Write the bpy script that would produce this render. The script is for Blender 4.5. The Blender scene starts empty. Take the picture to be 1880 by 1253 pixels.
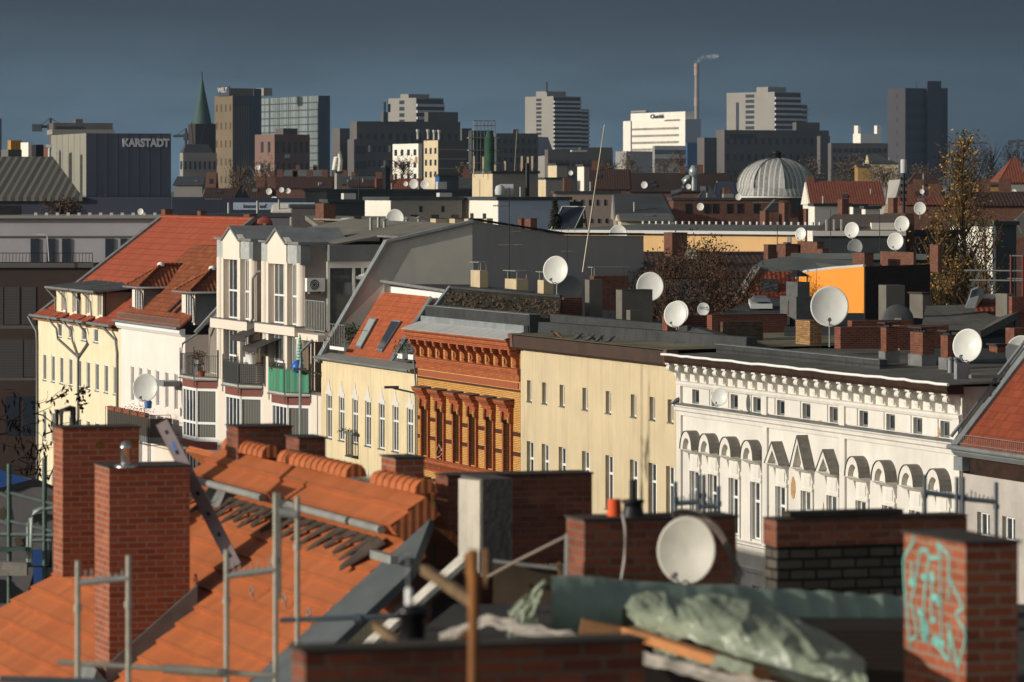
import bpy, math, random
from mathutils import Vector as V, Matrix
random.seed(7)
rnd=random.random
def ru(a,b): return a+(b-a)*random.random()
C=bpy.context.scene.collection
FL=8000.0; HZ=345.0; CX=940.0; CZ=27.0; VP=2590.0
TH=math.atan(VP/FL); sn=math.sin(TH); cs=math.cos(TH); PHI=math.degrees(TH)
ROT=TH-math.pi/2
XA=V((sn,-cs,0)); YA=V((cs,sn,0))
def P(px,py,Y): return V(((px-CX)*Y/FL,Y,CZ-(py-HZ)*Y/FL))
def Yz(py,z): return (CZ-z)*FL/(py-HZ)
# ---------------------------------------------------------------- materials
def lin(c):
    c=c/255.0
    return c/12.92 if c<=.04045 else ((c+.055)/1.055)**2.4
def A(r,g,b,k=1.0): return (lin(r)*k,lin(g)*k,lin(b)*k,1)
def newmat(name,rough=.8,metal=0.0,spec=.3):
    m=bpy.data.materials.new(name); m.use_nodes=True
    nt=m.node_tree; b=nt.nodes['Principled BSDF']
    b.inputs['Roughness'].default_value=rough; b.inputs['Metallic'].default_value=metal
    b.inputs['Specular IOR Level'].default_value=spec
    return m,nt,b
def nd(nt,t,ins=None,**kw):
    n=nt.nodes.new(t)
    for k,v in kw.items(): setattr(n,k,v)
    if ins:
        for k,v in ins.items():
            s=n.inputs[k]
            if isinstance(v,bpy.types.NodeSocket): nt.links.new(v,s)
            else: s.default_value=v
    return n
def math_(nt,op,a,b=None,clamp=False):
    n=nt.nodes.new('ShaderNodeMath'); n.operation=op; n.use_clamp=clamp
    for i,x in enumerate((a,b)):
        if x is None: continue
        if isinstance(x,bpy.types.NodeSocket): nt.links.new(x,n.inputs[i])
        else: n.inputs[i].default_value=x
    return n.outputs[0]
def mixc(nt,f,a,b,mode='MIX'):
    n=nt.nodes.new('ShaderNodeMix'); n.data_type='RGBA'; n.blend_type=mode
    for s,x in ((n.inputs[0],f),(n.inputs[6],a),(n.inputs[7],b)):
        if isinstance(x,bpy.types.NodeSocket): nt.links.new(x,s)
        else: s.default_value=x
    return n.outputs[2]
def noise(nt,scale,detail=4,vec=None,rough=.6):
    n=nd(nt,'ShaderNodeTexNoise',{'Scale':scale,'Detail':detail,'Roughness':rough})
    if vec is not None: nt.links.new(vec,n.inputs['Vector'])
    return n.outputs['Fac']
def ramp(nt,f,a,b,v0=0,v1=1):
    n=nd(nt,'ShaderNodeMapRange',{'Value':f,'From Min':a,'From Max':b,'To Min':v0,'To Max':v1})
    return n.outputs[0]
def objco(nt,sc=(1,1,1)):
    t=nt.nodes.new('ShaderNodeTexCoord'); m=nd(nt,'ShaderNodeMapping',{'Vector':t.outputs['Object'],'Scale':sc}); return m.outputs[0]
def uvco(nt): return nt.nodes.new('ShaderNodeTexCoord').outputs['UV']
def bump(nt,b,h,strength=.3,dist=.02):
    n=nd(nt,'ShaderNodeBump',{'Height':h,'Strength':strength,'Distance':dist}); nt.links.new(n.outputs[0],b.inputs['Normal'])
def sc(c,k): return (c[0]*k,c[1]*k,c[2]*k,1)
MC={}
def felt(name,col,seam=1.05,var=.25):
    if name in MC: return MC[name]
    m,nt,b=newmat(name,.9,spec=.25); o=objco(nt); s=nd(nt,'ShaderNodeSeparateXYZ',{'Vector':uvco(nt)})
    n1=noise(nt,.35,5,o); n2=noise(nt,1.7,5,o); n3=noise(nt,22,3,o)
    fx=math_(nt,'FRACT',math_(nt,'DIVIDE',math_(nt,'ADD',s.outputs[0],math_(nt,'MULTIPLY',n2,.06)),seam)); fy=math_(nt,'FRACT',math_(nt,'DIVIDE',s.outputs[1],5.1))
    ln=math_(nt,'MAXIMUM',math_(nt,'LESS_THAN',fx,.035),math_(nt,'LESS_THAN',fy,.012))
    wn=nd(nt,'ShaderNodeTexWhiteNoise',{'W':math_(nt,'FLOOR',math_(nt,'DIVIDE',s.outputs[0],seam))},noise_dimensions='1D')
    c=mixc(nt,ramp(nt,n1,.35,.65),sc(col,1-var*1.6),sc(col,1+var*.5)); c=mixc(nt,ramp(nt,n2,.52,.62,0,.55),c,sc(col,1-var*1.8)); c=mixc(nt,math_(nt,'MULTIPLY',wn.outputs[0],.3),c,sc(col,.6)); c=mixc(nt,ramp(nt,n3,.45,.75,0,.4),c,sc(col,1.5))
    c=mixc(nt,math_(nt,'MULTIPLY',ln,.7),c,sc(col,.35)); nt.links.new(c,b.inputs['Base Color']); nt.links.new(ramp(nt,n2,.4,.65,.95,.55),b.inputs['Roughness'])
    bump(nt,b,math_(nt,'ADD',math_(nt,'MULTIPLY',ln,1.0),n3),.3,.02); MC[name]=m; return m
def stucco(name,col,var=.12,streak=.12,rough=.92,bmp=.25,fine=25):
    if name in MC: return MC[name]
    m,nt,b=newmat(name,rough,spec=.2)
    o=objco(nt); n1=noise(nt,.5,5,o); n2=noise(nt,fine,3,o); n3=noise(nt,1.0,4,objco(nt,(2.2,2.2,.16)))
    c=mixc(nt,ramp(nt,n1,.35,.68),sc(col,1-var*1.6),col)
    c=mixc(nt,ramp(nt,n3,.5,.72,0,min(1,streak*4)),c,sc(col,1-streak*2.5))
    c=mixc(nt,ramp(nt,n2,.35,.7,.0,.35),c,sc(col,.8))
    nt.links.new(c,b.inputs['Base Color']); bump(nt,b,n2,bmp,.02)
    MC[name]=m; return m
def plain(name,col,rough=.7,metal=0,var=.15,scale=3,spec=.3):
    if name in MC: return MC[name]
    m,nt,b=newmat(name,rough,metal,spec); o=objco(nt)
    n=noise(nt,scale,5,o); n2=noise(nt,scale*9,3,o)
    c=mixc(nt,ramp(nt,n,.3,.7),sc(col,1-var*1.5),sc(col,1+var*.4)); c=mixc(nt,ramp(nt,n2,.4,.75,0,.4),c,sc(col,1-var*1.4))
    nt.links.new(c,b.inputs['Base Color'])
    r=ramp(nt,n,.3,.7,max(.05,rough-.12),min(1,rough+.1)); nt.links.new(r,b.inputs['Roughness'])
    MC[name]=m; return m
def brick(name,c1,c2,mort,w=.25,h=.083,ms=.011,dirt=.3,old=0,bmp=.6):
    if name in MC: return MC[name]
    m,nt,b=newmat(name,.9,spec=.2); uv=uvco(nt)
    wob=nd(nt,'ShaderNodeTexNoise',{'Scale':6.0,'Detail':2.0,'Vector':uv})
    add=nd(nt,'ShaderNodeVectorMath',operation='MULTIPLY_ADD'); nt.links.new(wob.outputs['Color'],add.inputs[0]); add.inputs[1].default_value=(.012+.02*old,)*3; nt.links.new(uv,add.inputs[2])
    t=nd(nt,'ShaderNodeTexBrick',{'Vector':add.outputs[0],'Color1':c1,'Color2':c2,'Mortar':mort,'Scale':1.0,'Mortar Size':ms,'Mortar Smooth':.25,'Bias':-.1,'Brick Width':w,'Row Height':h})
    n=noise(nt,2.2,5,objco(nt)); n2=noise(nt,30,3,objco(nt))
    c=mixc(nt,ramp(nt,n,.45,.75,0,dirt),t.outputs['Color'],sc(c1,.35))
    c=mixc(nt,ramp(nt,n2,.4,.75,0,.3),c,sc(c2,.5))
    if old: c=mixc(nt,ramp(nt,noise(nt,1.3,4,objco(nt)),.52,.62,0,old),c,mort)
    nt.links.new(c,b.inputs['Base Color'])
    hh=math_(nt,'ADD',math_(nt,'MULTIPLY',t.outputs['Fac'],-1.0),math_(nt,'MULTIPLY',n2,.4)); bump(nt,b,hh,bmp,.012)
    MC[name]=m; return m
def tiles(name,col,row=.33,wid=.24,rnd_=.3,joint=.45,moss=0,bmp=.8,grooves=1,rough=.75):
    if name in MC: return MC[name]
    m,nt,b=newmat(name,rough,spec=.25); uv=uvco(nt)
    s=nd(nt,'ShaderNodeSeparateXYZ',{'Vector':uv}); u=math_(nt,'DIVIDE',s.outputs[0],wid); v=math_(nt,'DIVIDE',s.outputs[1],row)
    cu=math_(nt,'FLOOR',u); cv=math_(nt,'FLOOR',v); fv=math_(nt,'FRACT',v)
    cb=nd(nt,'ShaderNodeCombineXYZ',{'X':cu,'Y':cv}); wn=nd(nt,'ShaderNodeTexWhiteNoise',{'Vector':cb.outputs[0]},noise_dimensions='2D')
    wave=math_(nt,'SINE',math_(nt,'MULTIPLY',u,2*math.pi*grooves))
    o=objco(nt); n=noise(nt,.7,5,o); n2=noise(nt,14,4,o)
    c=mixc(nt,wn.outputs['Value'],sc(col,1-rnd_),sc(col,1+rnd_*.35))
    c=mixc(nt,ramp(nt,n,.4,.7,0,.5),c,sc(col,.72)); c=mixc(nt,ramp(nt,n2,.45,.75,0,.35),c,sc(col,.6))
    if moss: c=mixc(nt,ramp(nt,noise(nt,2.5,6,o),.5,.6,0,moss),c,A(70,62,42,.6))
    j=math_(nt,'LESS_THAN',fv,.09); g=math_(nt,'LESS_THAN',wave,-.9)
    c=mixc(nt,math_(nt,'MULTIPLY',j,joint),c,sc(col,.18)); c=mixc(nt,math_(nt,'MULTIPLY',g,joint*.55),c,sc(col,.3))
    nt.links.new(c,b.inputs['Base Color'])
    h=math_(nt,'ADD',math_(nt,'MULTIPLY',fv,-1.0),math_(nt,'MULTIPLY',wave,.45)); bump(nt,b,h,bmp,.03)
    MC[name]=m; return m
def striped(name,c1,c2,period,duty=.5,axis=0,rough=.7,metal=0,bmp=.4,var=.15):
    """u (axis 0) or v (axis 1) stripes in metres: seams, slats, boards"""
    if name in MC: return MC[name]
    m,nt,b=newmat(name,rough,metal); s=nd(nt,'ShaderNodeSeparateXYZ',{'Vector':uvco(nt)})
    f=math_(nt,'FRACT',math_(nt,'DIVIDE',s.outputs[axis],period)); k=math_(nt,'LESS_THAN',f,duty)
    fl=nd(nt,'ShaderNodeTexWhiteNoise',{'W':math_(nt,'FLOOR',math_(nt,'DIVIDE',s.outputs[axis],period))},noise_dimensions='1D')
    n=noise(nt,3,5,objco(nt)); c=mixc(nt,k,c1,c2); c=mixc(nt,ramp(nt,n,.35,.7,0,var*2),c,sc(c1,.6)); c=mixc(nt,math_(nt,'MULTIPLY',fl.outputs[0],var*2),c,sc(c1,.7))
    nt.links.new(c,b.inputs['Base Color']); bump(nt,b,k,bmp,.02); MC[name]=m; return m
def glass(name,col=(.018,.022,.028,1),rough=.08,spec=.6,lightvar=0):
    if name in MC: return MC[name]
    m,nt,b=newmat(name,rough,0,spec); o=objco(nt); n=noise(nt,.9,3,o)
    oi=nt.nodes.new('ShaderNodeObjectInfo')
    c=mixc(nt,ramp(nt,math_(nt,'ADD',math_(nt,'MULTIPLY',n,.5),math_(nt,'MULTIPLY',oi.outputs['Random'],.5)),.45,.75,0,lightvar),col,(.25,.25,.23,1))
    nt.links.new(c,b.inputs['Base Color']); MC[name]=m; return m
# ---------------------------------------------------------------- mesh builder
class MB:
    def __init__(s): s.v=[]; s.f=[]; s.mi=[]; s.sm=[]; s.uvf={}
    def face(s,idx,m=0,sm=False): s.f.append(tuple(idx)); s.mi.append(m); s.sm.append(sm)
    def add(s,pts): n=len(s.v); s.v.extend([tuple(p) for p in pts]); return list(range(n,n+len(pts)))
    def poly(s,pts,m=0,sm=False): s.face(s.add(pts),m,sm); return s
    def hexa(s,p,m=0):
        for q in ((0,3,2,1),(4,5,6,7),(0,1,5,4),(1,2,6,5),(2,3,7,6),(3,0,4,7)): s.poly([p[i] for i in q],m)
        return s
    def box(s,x0,x1,y0,y1,z0,z1,m=0):
        if x0>x1:x0,x1=x1,x0
        if y0>y1:y0,y1=y1,y0
        if z0>z1:z0,z1=z1,z0
        return s.hexa([(x0,y0,z0),(x1,y0,z0),(x1,y1,z0),(x0,y1,z0),(x0,y0,z1),(x1,y0,z1),(x1,y1,z1),(x0,y1,z1)],m)
    def obox(s,c,ax,ay,az,m=0):
        c=V(c);ax=V(ax);ay=V(ay);az=V(az)
        return s.hexa([c-ax-ay-az,c+ax-ay-az,c+ax+ay-az,c-ax+ay-az,c-ax-ay+az,c+ax-ay+az,c+ax+ay+az,c-ax+ay+az],m)
    def slab(s,pts,th,m=0,m2=None):
        """polygon with thickness: th is a vector (or number: along -normal)"""
        pts=[V(p) for p in pts]
        n=sum(((pts[i]-pts[0]).cross(pts[i+1]-pts[0]) for i in range(1,len(pts)-1)),V((0,0,0))).normalized()
        t=V(th) if not isinstance(th,(int,float)) else -n*th
        q=[p+t for p in pts]; m2=m if m2 is None else m2
        if t.dot(n)>0: pts=pts[::-1]; q=q[::-1]
        s.poly(pts,m); s.poly(q[::-1],m2)
        for i in range(len(pts)):
            j=(i+1)%len(pts); s.poly([pts[j],pts[i],q[i],q[j]],m2)
        return s
    def ext(s,prof,axis,a,b,m=0):
        """2-D profile extruded along axis between a and b"""
        def mk(p,t):
            return {'x':(t,p[0],p[1]),'y':(p[0],t,p[1]),'z':(p[0],p[1],t)}[axis]
        return s.slab([mk(p,a) for p in prof],V({'x':(b-a,0,0),'y':(0,b-a,0),'z':(0,0,b-a)}[axis]),m)
    def tube(s,pts,r,n=8,m=0,caps=True,r2=None):
        pts=[V(p) for p in pts]; k=len(pts); rings=[]
        for i,p in enumerate(pts):
            d=(pts[min(i+1,k-1)]-pts[max(i-1,0)])
            if d.length<1e-9: d=V((0,0,1))
            d.normalize(); u=d.cross(V((0,0,1)) if abs(d.z)<.95 else V((1,0,0))).normalized(); w=d.cross(u)
            rr=r if r2 is None else r+(r2-r)*i/(k-1)
            rings.append(s.add([p+u*(rr*math.cos(2*math.pi*j/n))+w*(rr*math.sin(2*math.pi*j/n)) for j in range(n)]))
        for i in range(k-1):
            for j in range(n): s.face((rings[i][j],rings[i+1][j],rings[i+1][(j+1)%n],rings[i][(j+1)%n]),m,True)
        if caps:
            s.poly([s.v[i] for i in rings[0]],m); s.poly([s.v[i] for i in reversed(rings[-1])],m)
        return s
    def lathe(s,prof,c=(0,0,0),n=16,m=0,mat=None,ell=(1,1)):
        c=V(c); rings=[]
        for r,z in prof:
            pts=[V((r*ell[0]*math.cos(2*math.pi*j/n),r*ell[1]*math.sin(2*math.pi*j/n),z)) for j in range(n)]
            if mat is not None: pts=[mat@p for p in pts]
            rings.append(s.add([c+p for p in pts]))
        for i in range(len(prof)-1):
            for j in range(n): s.face((rings[i][j],rings[i][(j+1)%n],rings[i+1][(j+1)%n],rings[i+1][j]),m,True)
        s.poly([s.v[i] for i in reversed(rings[0])],m); s.poly([s.v[i] for i in rings[-1]],m)
        return s
    def grid(s,fn,nu,nv,m=0,sm=True):
        idx=[s.add([fn(i/nu,j/nv) for i in range(nu+1)]) for j in range(nv+1)]
        for j in range(nv):
            for i in range(nu): s.face((idx[j][i],idx[j][i+1],idx[j+1][i+1],idx[j+1][i]),m,sm)
        return s
    def mesh(s,name,mats):
        me=bpy.data.meshes.new(name); me.from_pydata(s.v,[],s.f)
        if not isinstance(mats,(list,tuple)): mats=[mats]
        for m in mats: me.materials.append(m)
        me.polygons.foreach_set('material_index',s.mi); me.polygons.foreach_set('use_smooth',s.sm)
        uv=me.uv_layers.new(name='UVMap').data; vs=s.v
        me.update()
        for p in me.polygons:
            n=p.normal
            if abs(n.z)>.97: t=V((1,0,0)); b=V((0,1,0))
            else: t=V((-n.y,n.x,0)).normalized(); b=n.cross(t)
            for li in p.loop_indices:
                q=V(vs[me.loops[li].vertex_index]); uv[li].uv=(q.dot(t),q.dot(b))
        return me
    def build(s,name,mats,parent=None,loc=None,rotz=None):
        o=bpy.data.objects.new(name,s.mesh(name,mats)); C.objects.link(o)
        if parent is not None: o.parent=parent
        if loc is not None: o.location=loc
        if rotz is not None: o.rotation_euler=(0,0,rotz)
        return o
def tag(o,label=None,cat=None,group=None,kind=None):
    if label: o['label']=label
    if cat: o['category']=cat
    if group: o['group']=group
    if kind: o['kind']=kind
    return o
def thing(name,label,cat,loc=(0,0,0),rotz=0,group=None):
    o=bpy.data.objects.new(name,None); C.objects.link(o); o.location=loc; o.rotation_euler=(0,0,rotz); o.empty_display_size=.3
    return tag(o,label,cat,group)
def inst(me,name,parent,loc=(0,0,0),rotz=0,scale=None):
    o=bpy.data.objects.new(name,me); C.objects.link(o); o.parent=parent; o.location=loc; o.rotation_euler=(0,0,rotz)
    if scale is not None: o.scale=scale
    return o
def dup(o,parent=None,loc=None,rotz=None,label=None,scale=None):
    c=o.copy(); C.objects.link(c)
    if parent is not None: c.parent=parent
    for ch in list(o.children): dup(ch,c)
    if loc is not None: c.location=loc
    if rotz is not None: c.rotation_euler=(0,0,rotz)
    if scale is not None: c.scale=(scale,)*3
    if label: c['label']=label
    return c
def text_mesh(body,size,depth,mat,name,bold=0.0):
    cu=bpy.data.curves.new(name,'FONT'); cu.body=body; cu.size=size; cu.extrude=depth; cu.offset=bold; cu.align_x='CENTER'; cu.align_y='CENTER'
    t=bpy.data.objects.new(name,cu); C.objects.link(t); dg=bpy.context.evaluated_depsgraph_get()
    me=bpy.data.meshes.new_from_object(t.evaluated_get(dg)); bpy.data.objects.remove(t); bpy.data.curves.remove(cu)
    me.materials.clear(); me.materials.append(mat); me.name=name
    return me
def text_on(body,size,parent,loc,rot,mat,name='lettering',bold=0,depth=.05,sx=1):
    o=bpy.data.objects.new(name,text_mesh(body,size,depth,mat,name,bold)); C.objects.link(o); o.parent=parent; o.location=loc; o.rotation_euler=rot; o.scale=(sx,1,1); return o
def wallholes(mb,x0,x1,z0,z1,holes,depth=.2,y=0,m=0,mr=None):
    mr=m if mr is None else mr
    xs=sorted({x0,x1,*[h[0] for h in holes],*[h[1] for h in holes]}); zs=sorted({z0,z1,*[h[2] for h in holes],*[h[3] for h in holes]})
    for i in range(len(xs)-1):
        xm=(xs[i]+xs[i+1])/2
        run=None
        for j in range(len(zs)-1):
            zm=(zs[j]+zs[j+1])/2
            solid=not any(h[0]<xm<h[1] and h[2]<zm<h[3] for h in holes)
            if solid and run is None: run=zs[j]
            if (not solid or j==len(zs)-2) and run is not None:
                e=zs[j+1] if solid else zs[j]
                mb.poly([(xs[i],y,run),(xs[i+1],y,run),(xs[i+1],y,e),(xs[i],y,e)],m); run=None
    for a,b,c,d in holes:
        e=y+depth
        mb.poly([(a,y,c),(a,y,d),(a,e,d),(a,e,c)],mr); mb.poly([(b,y,d),(b,y,c),(b,e,c),(b,e,d)],mr)
        mb.poly([(a,y,d),(b,y,d),(b,e,d),(a,e,d)],mr); mb.poly([(a,y,c),(a,e,c),(b,e,c),(b,y,c)],mr)
def body(mb,W,D,z1,m=0,z0=0):
    mb.poly([(W,0,z0),(W,D,z0),(W,D,z1),(W,0,z1)],m); mb.poly([(0,D,z0),(0,0,z0),(0,0,z1),(0,D,z1)],m); mb.poly([(W,D,z0),(0,D,z0),(0,D,z1),(W,D,z1)],m)
    mb.poly([(0,0,z1),(W,0,z1),(W,D,z1),(0,D,z1)],m)
WIN={}
def window(parent,xa,xb,za,zb,depth=.2,kind='cross',fm=None,gm=None,sill=None,y=0,name='window'):
    """casement in an opening: frame mesh with a pane as its sub-part"""
    w=round(xb-xa,2); h=round(zb-za,2); key=(w,h,kind,fm.name,gm.name)
    if key not in WIN:
        f=MB(); t=.07
        f.box(0,w,0,.06,0,t); f.box(0,w,0,.06,h-t,h); f.box(0,t,.001,.06,t,h-t); f.box(w-t,w,.001,.06,t,h-t)
        if kind in('cross','tall'): f.box(w/2-.05,w/2+.05,-.012,.055,t,h-t)
        if kind=='cross': f.box(t,w-t,-.03,.05,h*.64,h*.64+.1)
        if kind=='tall3':
            for k in (1/3,2/3): f.box(w*k-.035,w*k+.035,-.01,.055,t,h-t)
            f.box(t,w-t,-.02,.05,h*.45,h*.45+.1)
        if kind=='three':
            for k in (1/3,2/3): f.box(w*k-.06,w*k+.06,-.01,.055,t,h-t)
        g=MB().box(t*.5,w-t*.5,.062,.08,t*.5,h-t*.5)
        WIN[key]=(f.mesh('window',fm),g.mesh('pane',gm))
    a,b=WIN[key]; o=inst(a,name,parent,(xa,y+depth-.06,za)); inst(b,'pane',o)
    return o
# street-row houses: local x runs along the facade towards the near end, y into the house
def Yf(px,yo=0): return FL*(64+yo/cs)/(px-CX+VP)
class House:
    def __init__(s,xl,xr,name,label,cat='building'):
        Y=Yf(xl); s.O=V(((xl-CX)*Y/FL,Y,0)); s.r=thing(name,label,cat,s.O,ROT); s.W=s.x(xr)
    def at(s,px,py,yo=0):
        p=P(px,py,Yf(px,yo))-s.O
        return V((p.dot(XA),p.dot(YA),p.z))
    def x(s,px,yo=0): return s.at(px,0,yo).x
    def z(s,px,py,yo=0): return s.at(px,py,yo).z
    def world(s,l): return s.O+XA*l[0]+YA*l[1]+V((0,0,l[2]))
    def part(s,mb,name,mat,parent=None): return mb.build(name,mat,parent or s.r)
def block(pl,pm,pr,pt,pb,Y,phi=None,zb=None):
    """corner edge seen at px pm, left face to pl, right face to pr; returns (loc, rotz, L, R, h)"""
    ph=TH if phi is None else math.radians(phi); c,s_=math.cos(ph),math.sin(ph)
    X=(pm-CX)*Y/FL
    def length(px,d):
        # px = CX+FL*(X+d0 t)/(Y+d1 t)
        k=(px-CX)/FL; den=d[0]-k*d[1]
        if abs(den)<.03: return 6.0
        t=(k*Y-X)/den
        return t if t>0 else 6.0
    L=length(pl,(-s_,c)) if pl<pm else .01; R=length(pr,(c,s_)) if pr>pm else .01
    zt=CZ-(pt-HZ)*Y/FL; z0=CZ-(pb-HZ)*Y/FL if zb is None else zb
    return V((X,Y,z0)),ph-math.pi/2,L,R,zt-z0
# ---------------------------------------------------------------- camera, light, sky, ground
sce=bpy.context.scene
cam=bpy.data.cameras.new('camera'); co=bpy.data.objects.new('camera',cam); C.objects.link(co); sce.camera=co
co.location=(0,0,CZ); co.rotation_euler=(math.pi/2,0,0)
cam.sensor_width=36; cam.lens=FL/1880*36; cam.shift_y=-(626.5-HZ)/1880; cam.clip_start=1; cam.clip_end=30000
cam.dof.use_dof=True; cam.dof.focus_distance=205; cam.dof.aperture_fstop=3.1
SE=math.radians(13.5); SA=math.radians(1.2)
nout=-YA; sd=nout*math.cos(SA)+XA*math.sin(SA)          # horizontal direction towards the sun
sunv=V((sd.x*math.cos(SE),sd.y*math.cos(SE),math.sin(SE)))
sl=bpy.data.lights.new('sun','SUN'); sl.energy=4.3; sl.angle=math.radians(.5); sl.color=(1,.93,.82)
so=bpy.data.objects.new('sun',sl); C.objects.link(so); so.rotation_euler=sunv.to_track_quat('Z','Y').to_euler(); so.location=(-60,0,80)
w=bpy.data.worlds.new('World'); sce.world=w; w.use_nodes=True; nt=w.node_tree
for n in list(nt.nodes): nt.nodes.remove(n)
out=nt.nodes.new('ShaderNodeOutputWorld'); sky=nd(nt,'ShaderNodeTexSky',sky_type='NISHITA'); sky.sun_disc=False
sky.sun_elevation=SE; sky.sun_rotation=math.atan2(sd.x,sd.y); sky.air_density=1.0; sky.dust_density=1.5
hs=nd(nt,'ShaderNodeHueSaturation',{'Color':sky.outputs[0],'Saturation':.45}); b1=nd(nt,'ShaderNodeBackground',{'Color':hs.outputs[0],'Strength':.115})
tc=nt.nodes.new('ShaderNodeTexCoord'); g=tc.outputs['Generated']; sx=nd(nt,'ShaderNodeSeparateXYZ',{'Vector':g})
mp=nd(nt,'ShaderNodeMapping',{'Vector':g,'Scale':(9,9,42)}); nz=noise(nt,1.6,5,mp.outputs[0],.5)
# storm cloud to the north: lighter, bluer gap along the horizon, dark towards the east and overhead
el=ramp(nt,math_(nt,'ADD',sx.outputs[2],math_(nt,'MULTIPLY',math_(nt,'SUBTRACT',nz,.5),.012)),.002,.04)
c=mixc(nt,el,A(88,112,128),A(54,64,73))
ea=ramp(nt,math_(nt,'ADD',sx.outputs[0],math_(nt,'MULTIPLY',math_(nt,'SUBTRACT',nz,.5),.06)),.01,.125)
c=mixc(nt,math_(nt,'MULTIPLY',ea,.62),c,A(34,45,58))
c=mixc(nt,ramp(nt,nz,.4,.62,0,.5),c,A(54,66,75))
c=mixc(nt,ramp(nt,sx.outputs[2],.06,.3),c,A(84,86,88)); b2=nd(nt,'ShaderNodeBackground',{'Color':c,'Strength':1.0})
mx=nt.nodes.new('ShaderNodeMixShader'); nt.links.new(ramp(nt,sx.outputs[1],-.35,.45),mx.inputs[0]); nt.links.new(b1.outputs[0],mx.inputs[1]); nt.links.new(b2.outputs[0],mx.inputs[2]); nt.links.new(mx.outputs[0],out.inputs[0])
vs=sce.view_settings; vs.view_transform='Standard'; vs.look='None'; vs.gamma=1; vs.exposure=0
mg=plain('ground_mat',A(60,58,55,.6),.95,var=.3,scale=.05)
MB().poly([(-14000,-300,0),(14000,-300,0),(14000,26000,0),(-14000,26000,0)]).build('ground',mg); tag(bpy.data.objects['ground'],'grey city ground between the houses','ground',kind='structure')
# ---------------------------------------------------------------- materials of the street row
M_white=stucco('white_stucco',A(236,231,220,.8),.12,.13,bmp=.12)
M_frame=plain('white_frame',A(235,235,230,.85),.5,var=.05)
M_glass=glass('window_glass',lightvar=.35)
M_curt=striped('net_curtain',A(120,118,105,.55),A(84,84,76,.5),.17,.55,rough=.4,bmp=.1)
M_zinc=plain('zinc',A(164,170,172,.6),.5,.05,var=.18,scale=1.5)
M_dzinc=plain('dark_zinc',A(136,140,140,.72),.55,.0,var=.2,scale=1.2)
M_lead=plain('lead_flashing',A(142,144,142,.6),.6,.05,var=.25,scale=3)
M_felt=felt('roof_felt',A(104,102,94,.8))
M_dfelt=felt('dark_roof_felt',A(64,66,66,.85))
M_moss=felt('mossy_roof_felt',A(128,122,98,.85),1.05,.35)
M_eave=plain('weathered_eave_board',A(70,44,28,.6),.85,var=.5,scale=1.7)
M_brown=plain('brown_fascia',A(78,60,50,.75),.8,var=.2,scale=1)
M_pipe=plain('zinc_pipe',A(132,134,128,.6),.5,.1,var=.15)
M_old=brick('old_red_brick',A(138,76,54,.72),A(104,54,40,.72),A(128,116,100,.6),dirt=.5,old=.2)
M_red=brick('red_brick',A(140,72,50,.75),A(108,52,38,.75),A(140,122,108,.65),dirt=.35)
M_pale=stucco('cream_render',A(214,196,160,.75),.2,.15)
M_grey=stucco('grey_render',A(140,134,124,.6),.25,.15,bmp=.6,fine=9)
M_dish=plain('dish_white',A(214,214,206,.85),.45,var=.05,scale=2)
M_dishd=plain('dish_back_grey',A(120,124,124,.6),.6,var=.12)
M_steel=plain('galvanised_steel',A(170,172,166,.65),.45,.15,var=.15)
M_black=plain('black_metal',A(32,32,34,.8),.5,.2,var=.2)
M_wood=plain('bare_wood',A(170,126,84,.62),.8,var=.3,scale=3)
M_green=plain('plant_green',A(76,92,48,.6),.9,var=.5,scale=6)
M_dry=plain('dry_plant',A(130,96,66,.6),.9,var=.4,scale=6)
M_terra=plain('terracotta',A(178,98,62,.7),.8,var=.2)
M_rail=plain('railing_steel',A(96,98,96,.6),.5,.1,var=.1)

def leafball(mb,c,r,n,size=.12,m=0,zs=1.0):
    for _ in range(n):
        d=V((random.gauss(0,1),random.gauss(0,1),random.gauss(0,1))).normalized()*(r*random.random()**.5); d.z*=zs
        p=V(c)+d; u=V((ru(-1,1),ru(-1,1),ru(-1,1))).normalized(); w=u.orthogonal().normalized()*size*ru(.5,1); u=u*size*ru(.5,1)
        mb.poly([p-u*.9,p+w*.5,p+u,p-w*.5],m)
def railing(mb,pts,z0,z1,step=.13,r=.012,post=.02):
    for a,b in zip(pts[:-1],pts[1:]):
        a=V((*a,0)); b=V((*b,0)); n=max(1,int((b-a).length/step))
        for zz in (z0+.04,z1): mb.tube([a+V((0,0,zz)),b+V((0,0,zz))],post,6)
        for i in range(n+1):
            q=a.lerp(b,i/n); mb.tube([q+V((0,0,z0)),q+V((0,0,z1))],post if i in(0,n) else r,5)
def downpipe(parent,pts,r=.055,m=None,name='downpipe'):
    return MB().tube(pts,r,8).build(name,m or M_pipe,parent)

# ================================================================ white ornate house
H=House(1246,1766,'ornate_apartment_house','white stucco house with arched and pointed window hoods and a scrolled cornice','house'); W=H.W
zt=19.9
bigx=[1269.3,1302.7,1341,1380.8,1427,1473.5,1521,1574.3,1623,1673,1722]; attx=[1270.5,1305.8,1341,1382.6,1426,1473,1522.8,1577.6,1626.6,1676.3,1726]
bx=[H.x(p) for p in bigx]; ax=[H.x(p)+.02 for p in attx]
holes=[(x,x+1.04,13.38,15.62) for x in bx]+[(x,x+.8,18.32,18.9) for x in ax]+[(x,x+1.04,9.2,11.6) for x in bx]+[(x,x+1.04,5.0,7.4) for x in bx]
mb=MB(); wallholes(mb,0,W,0,zt,holes,.24); body(mb,W,12,zt); H.part(mb,'wall',M_white)
for h in holes: window(H.r,*h,depth=.2,kind='cross' if h[3]-h[2]>1 else 'plain',fm=M_frame if h[3]-h[2]>1 else M_dzinc,gm=M_glass)
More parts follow.
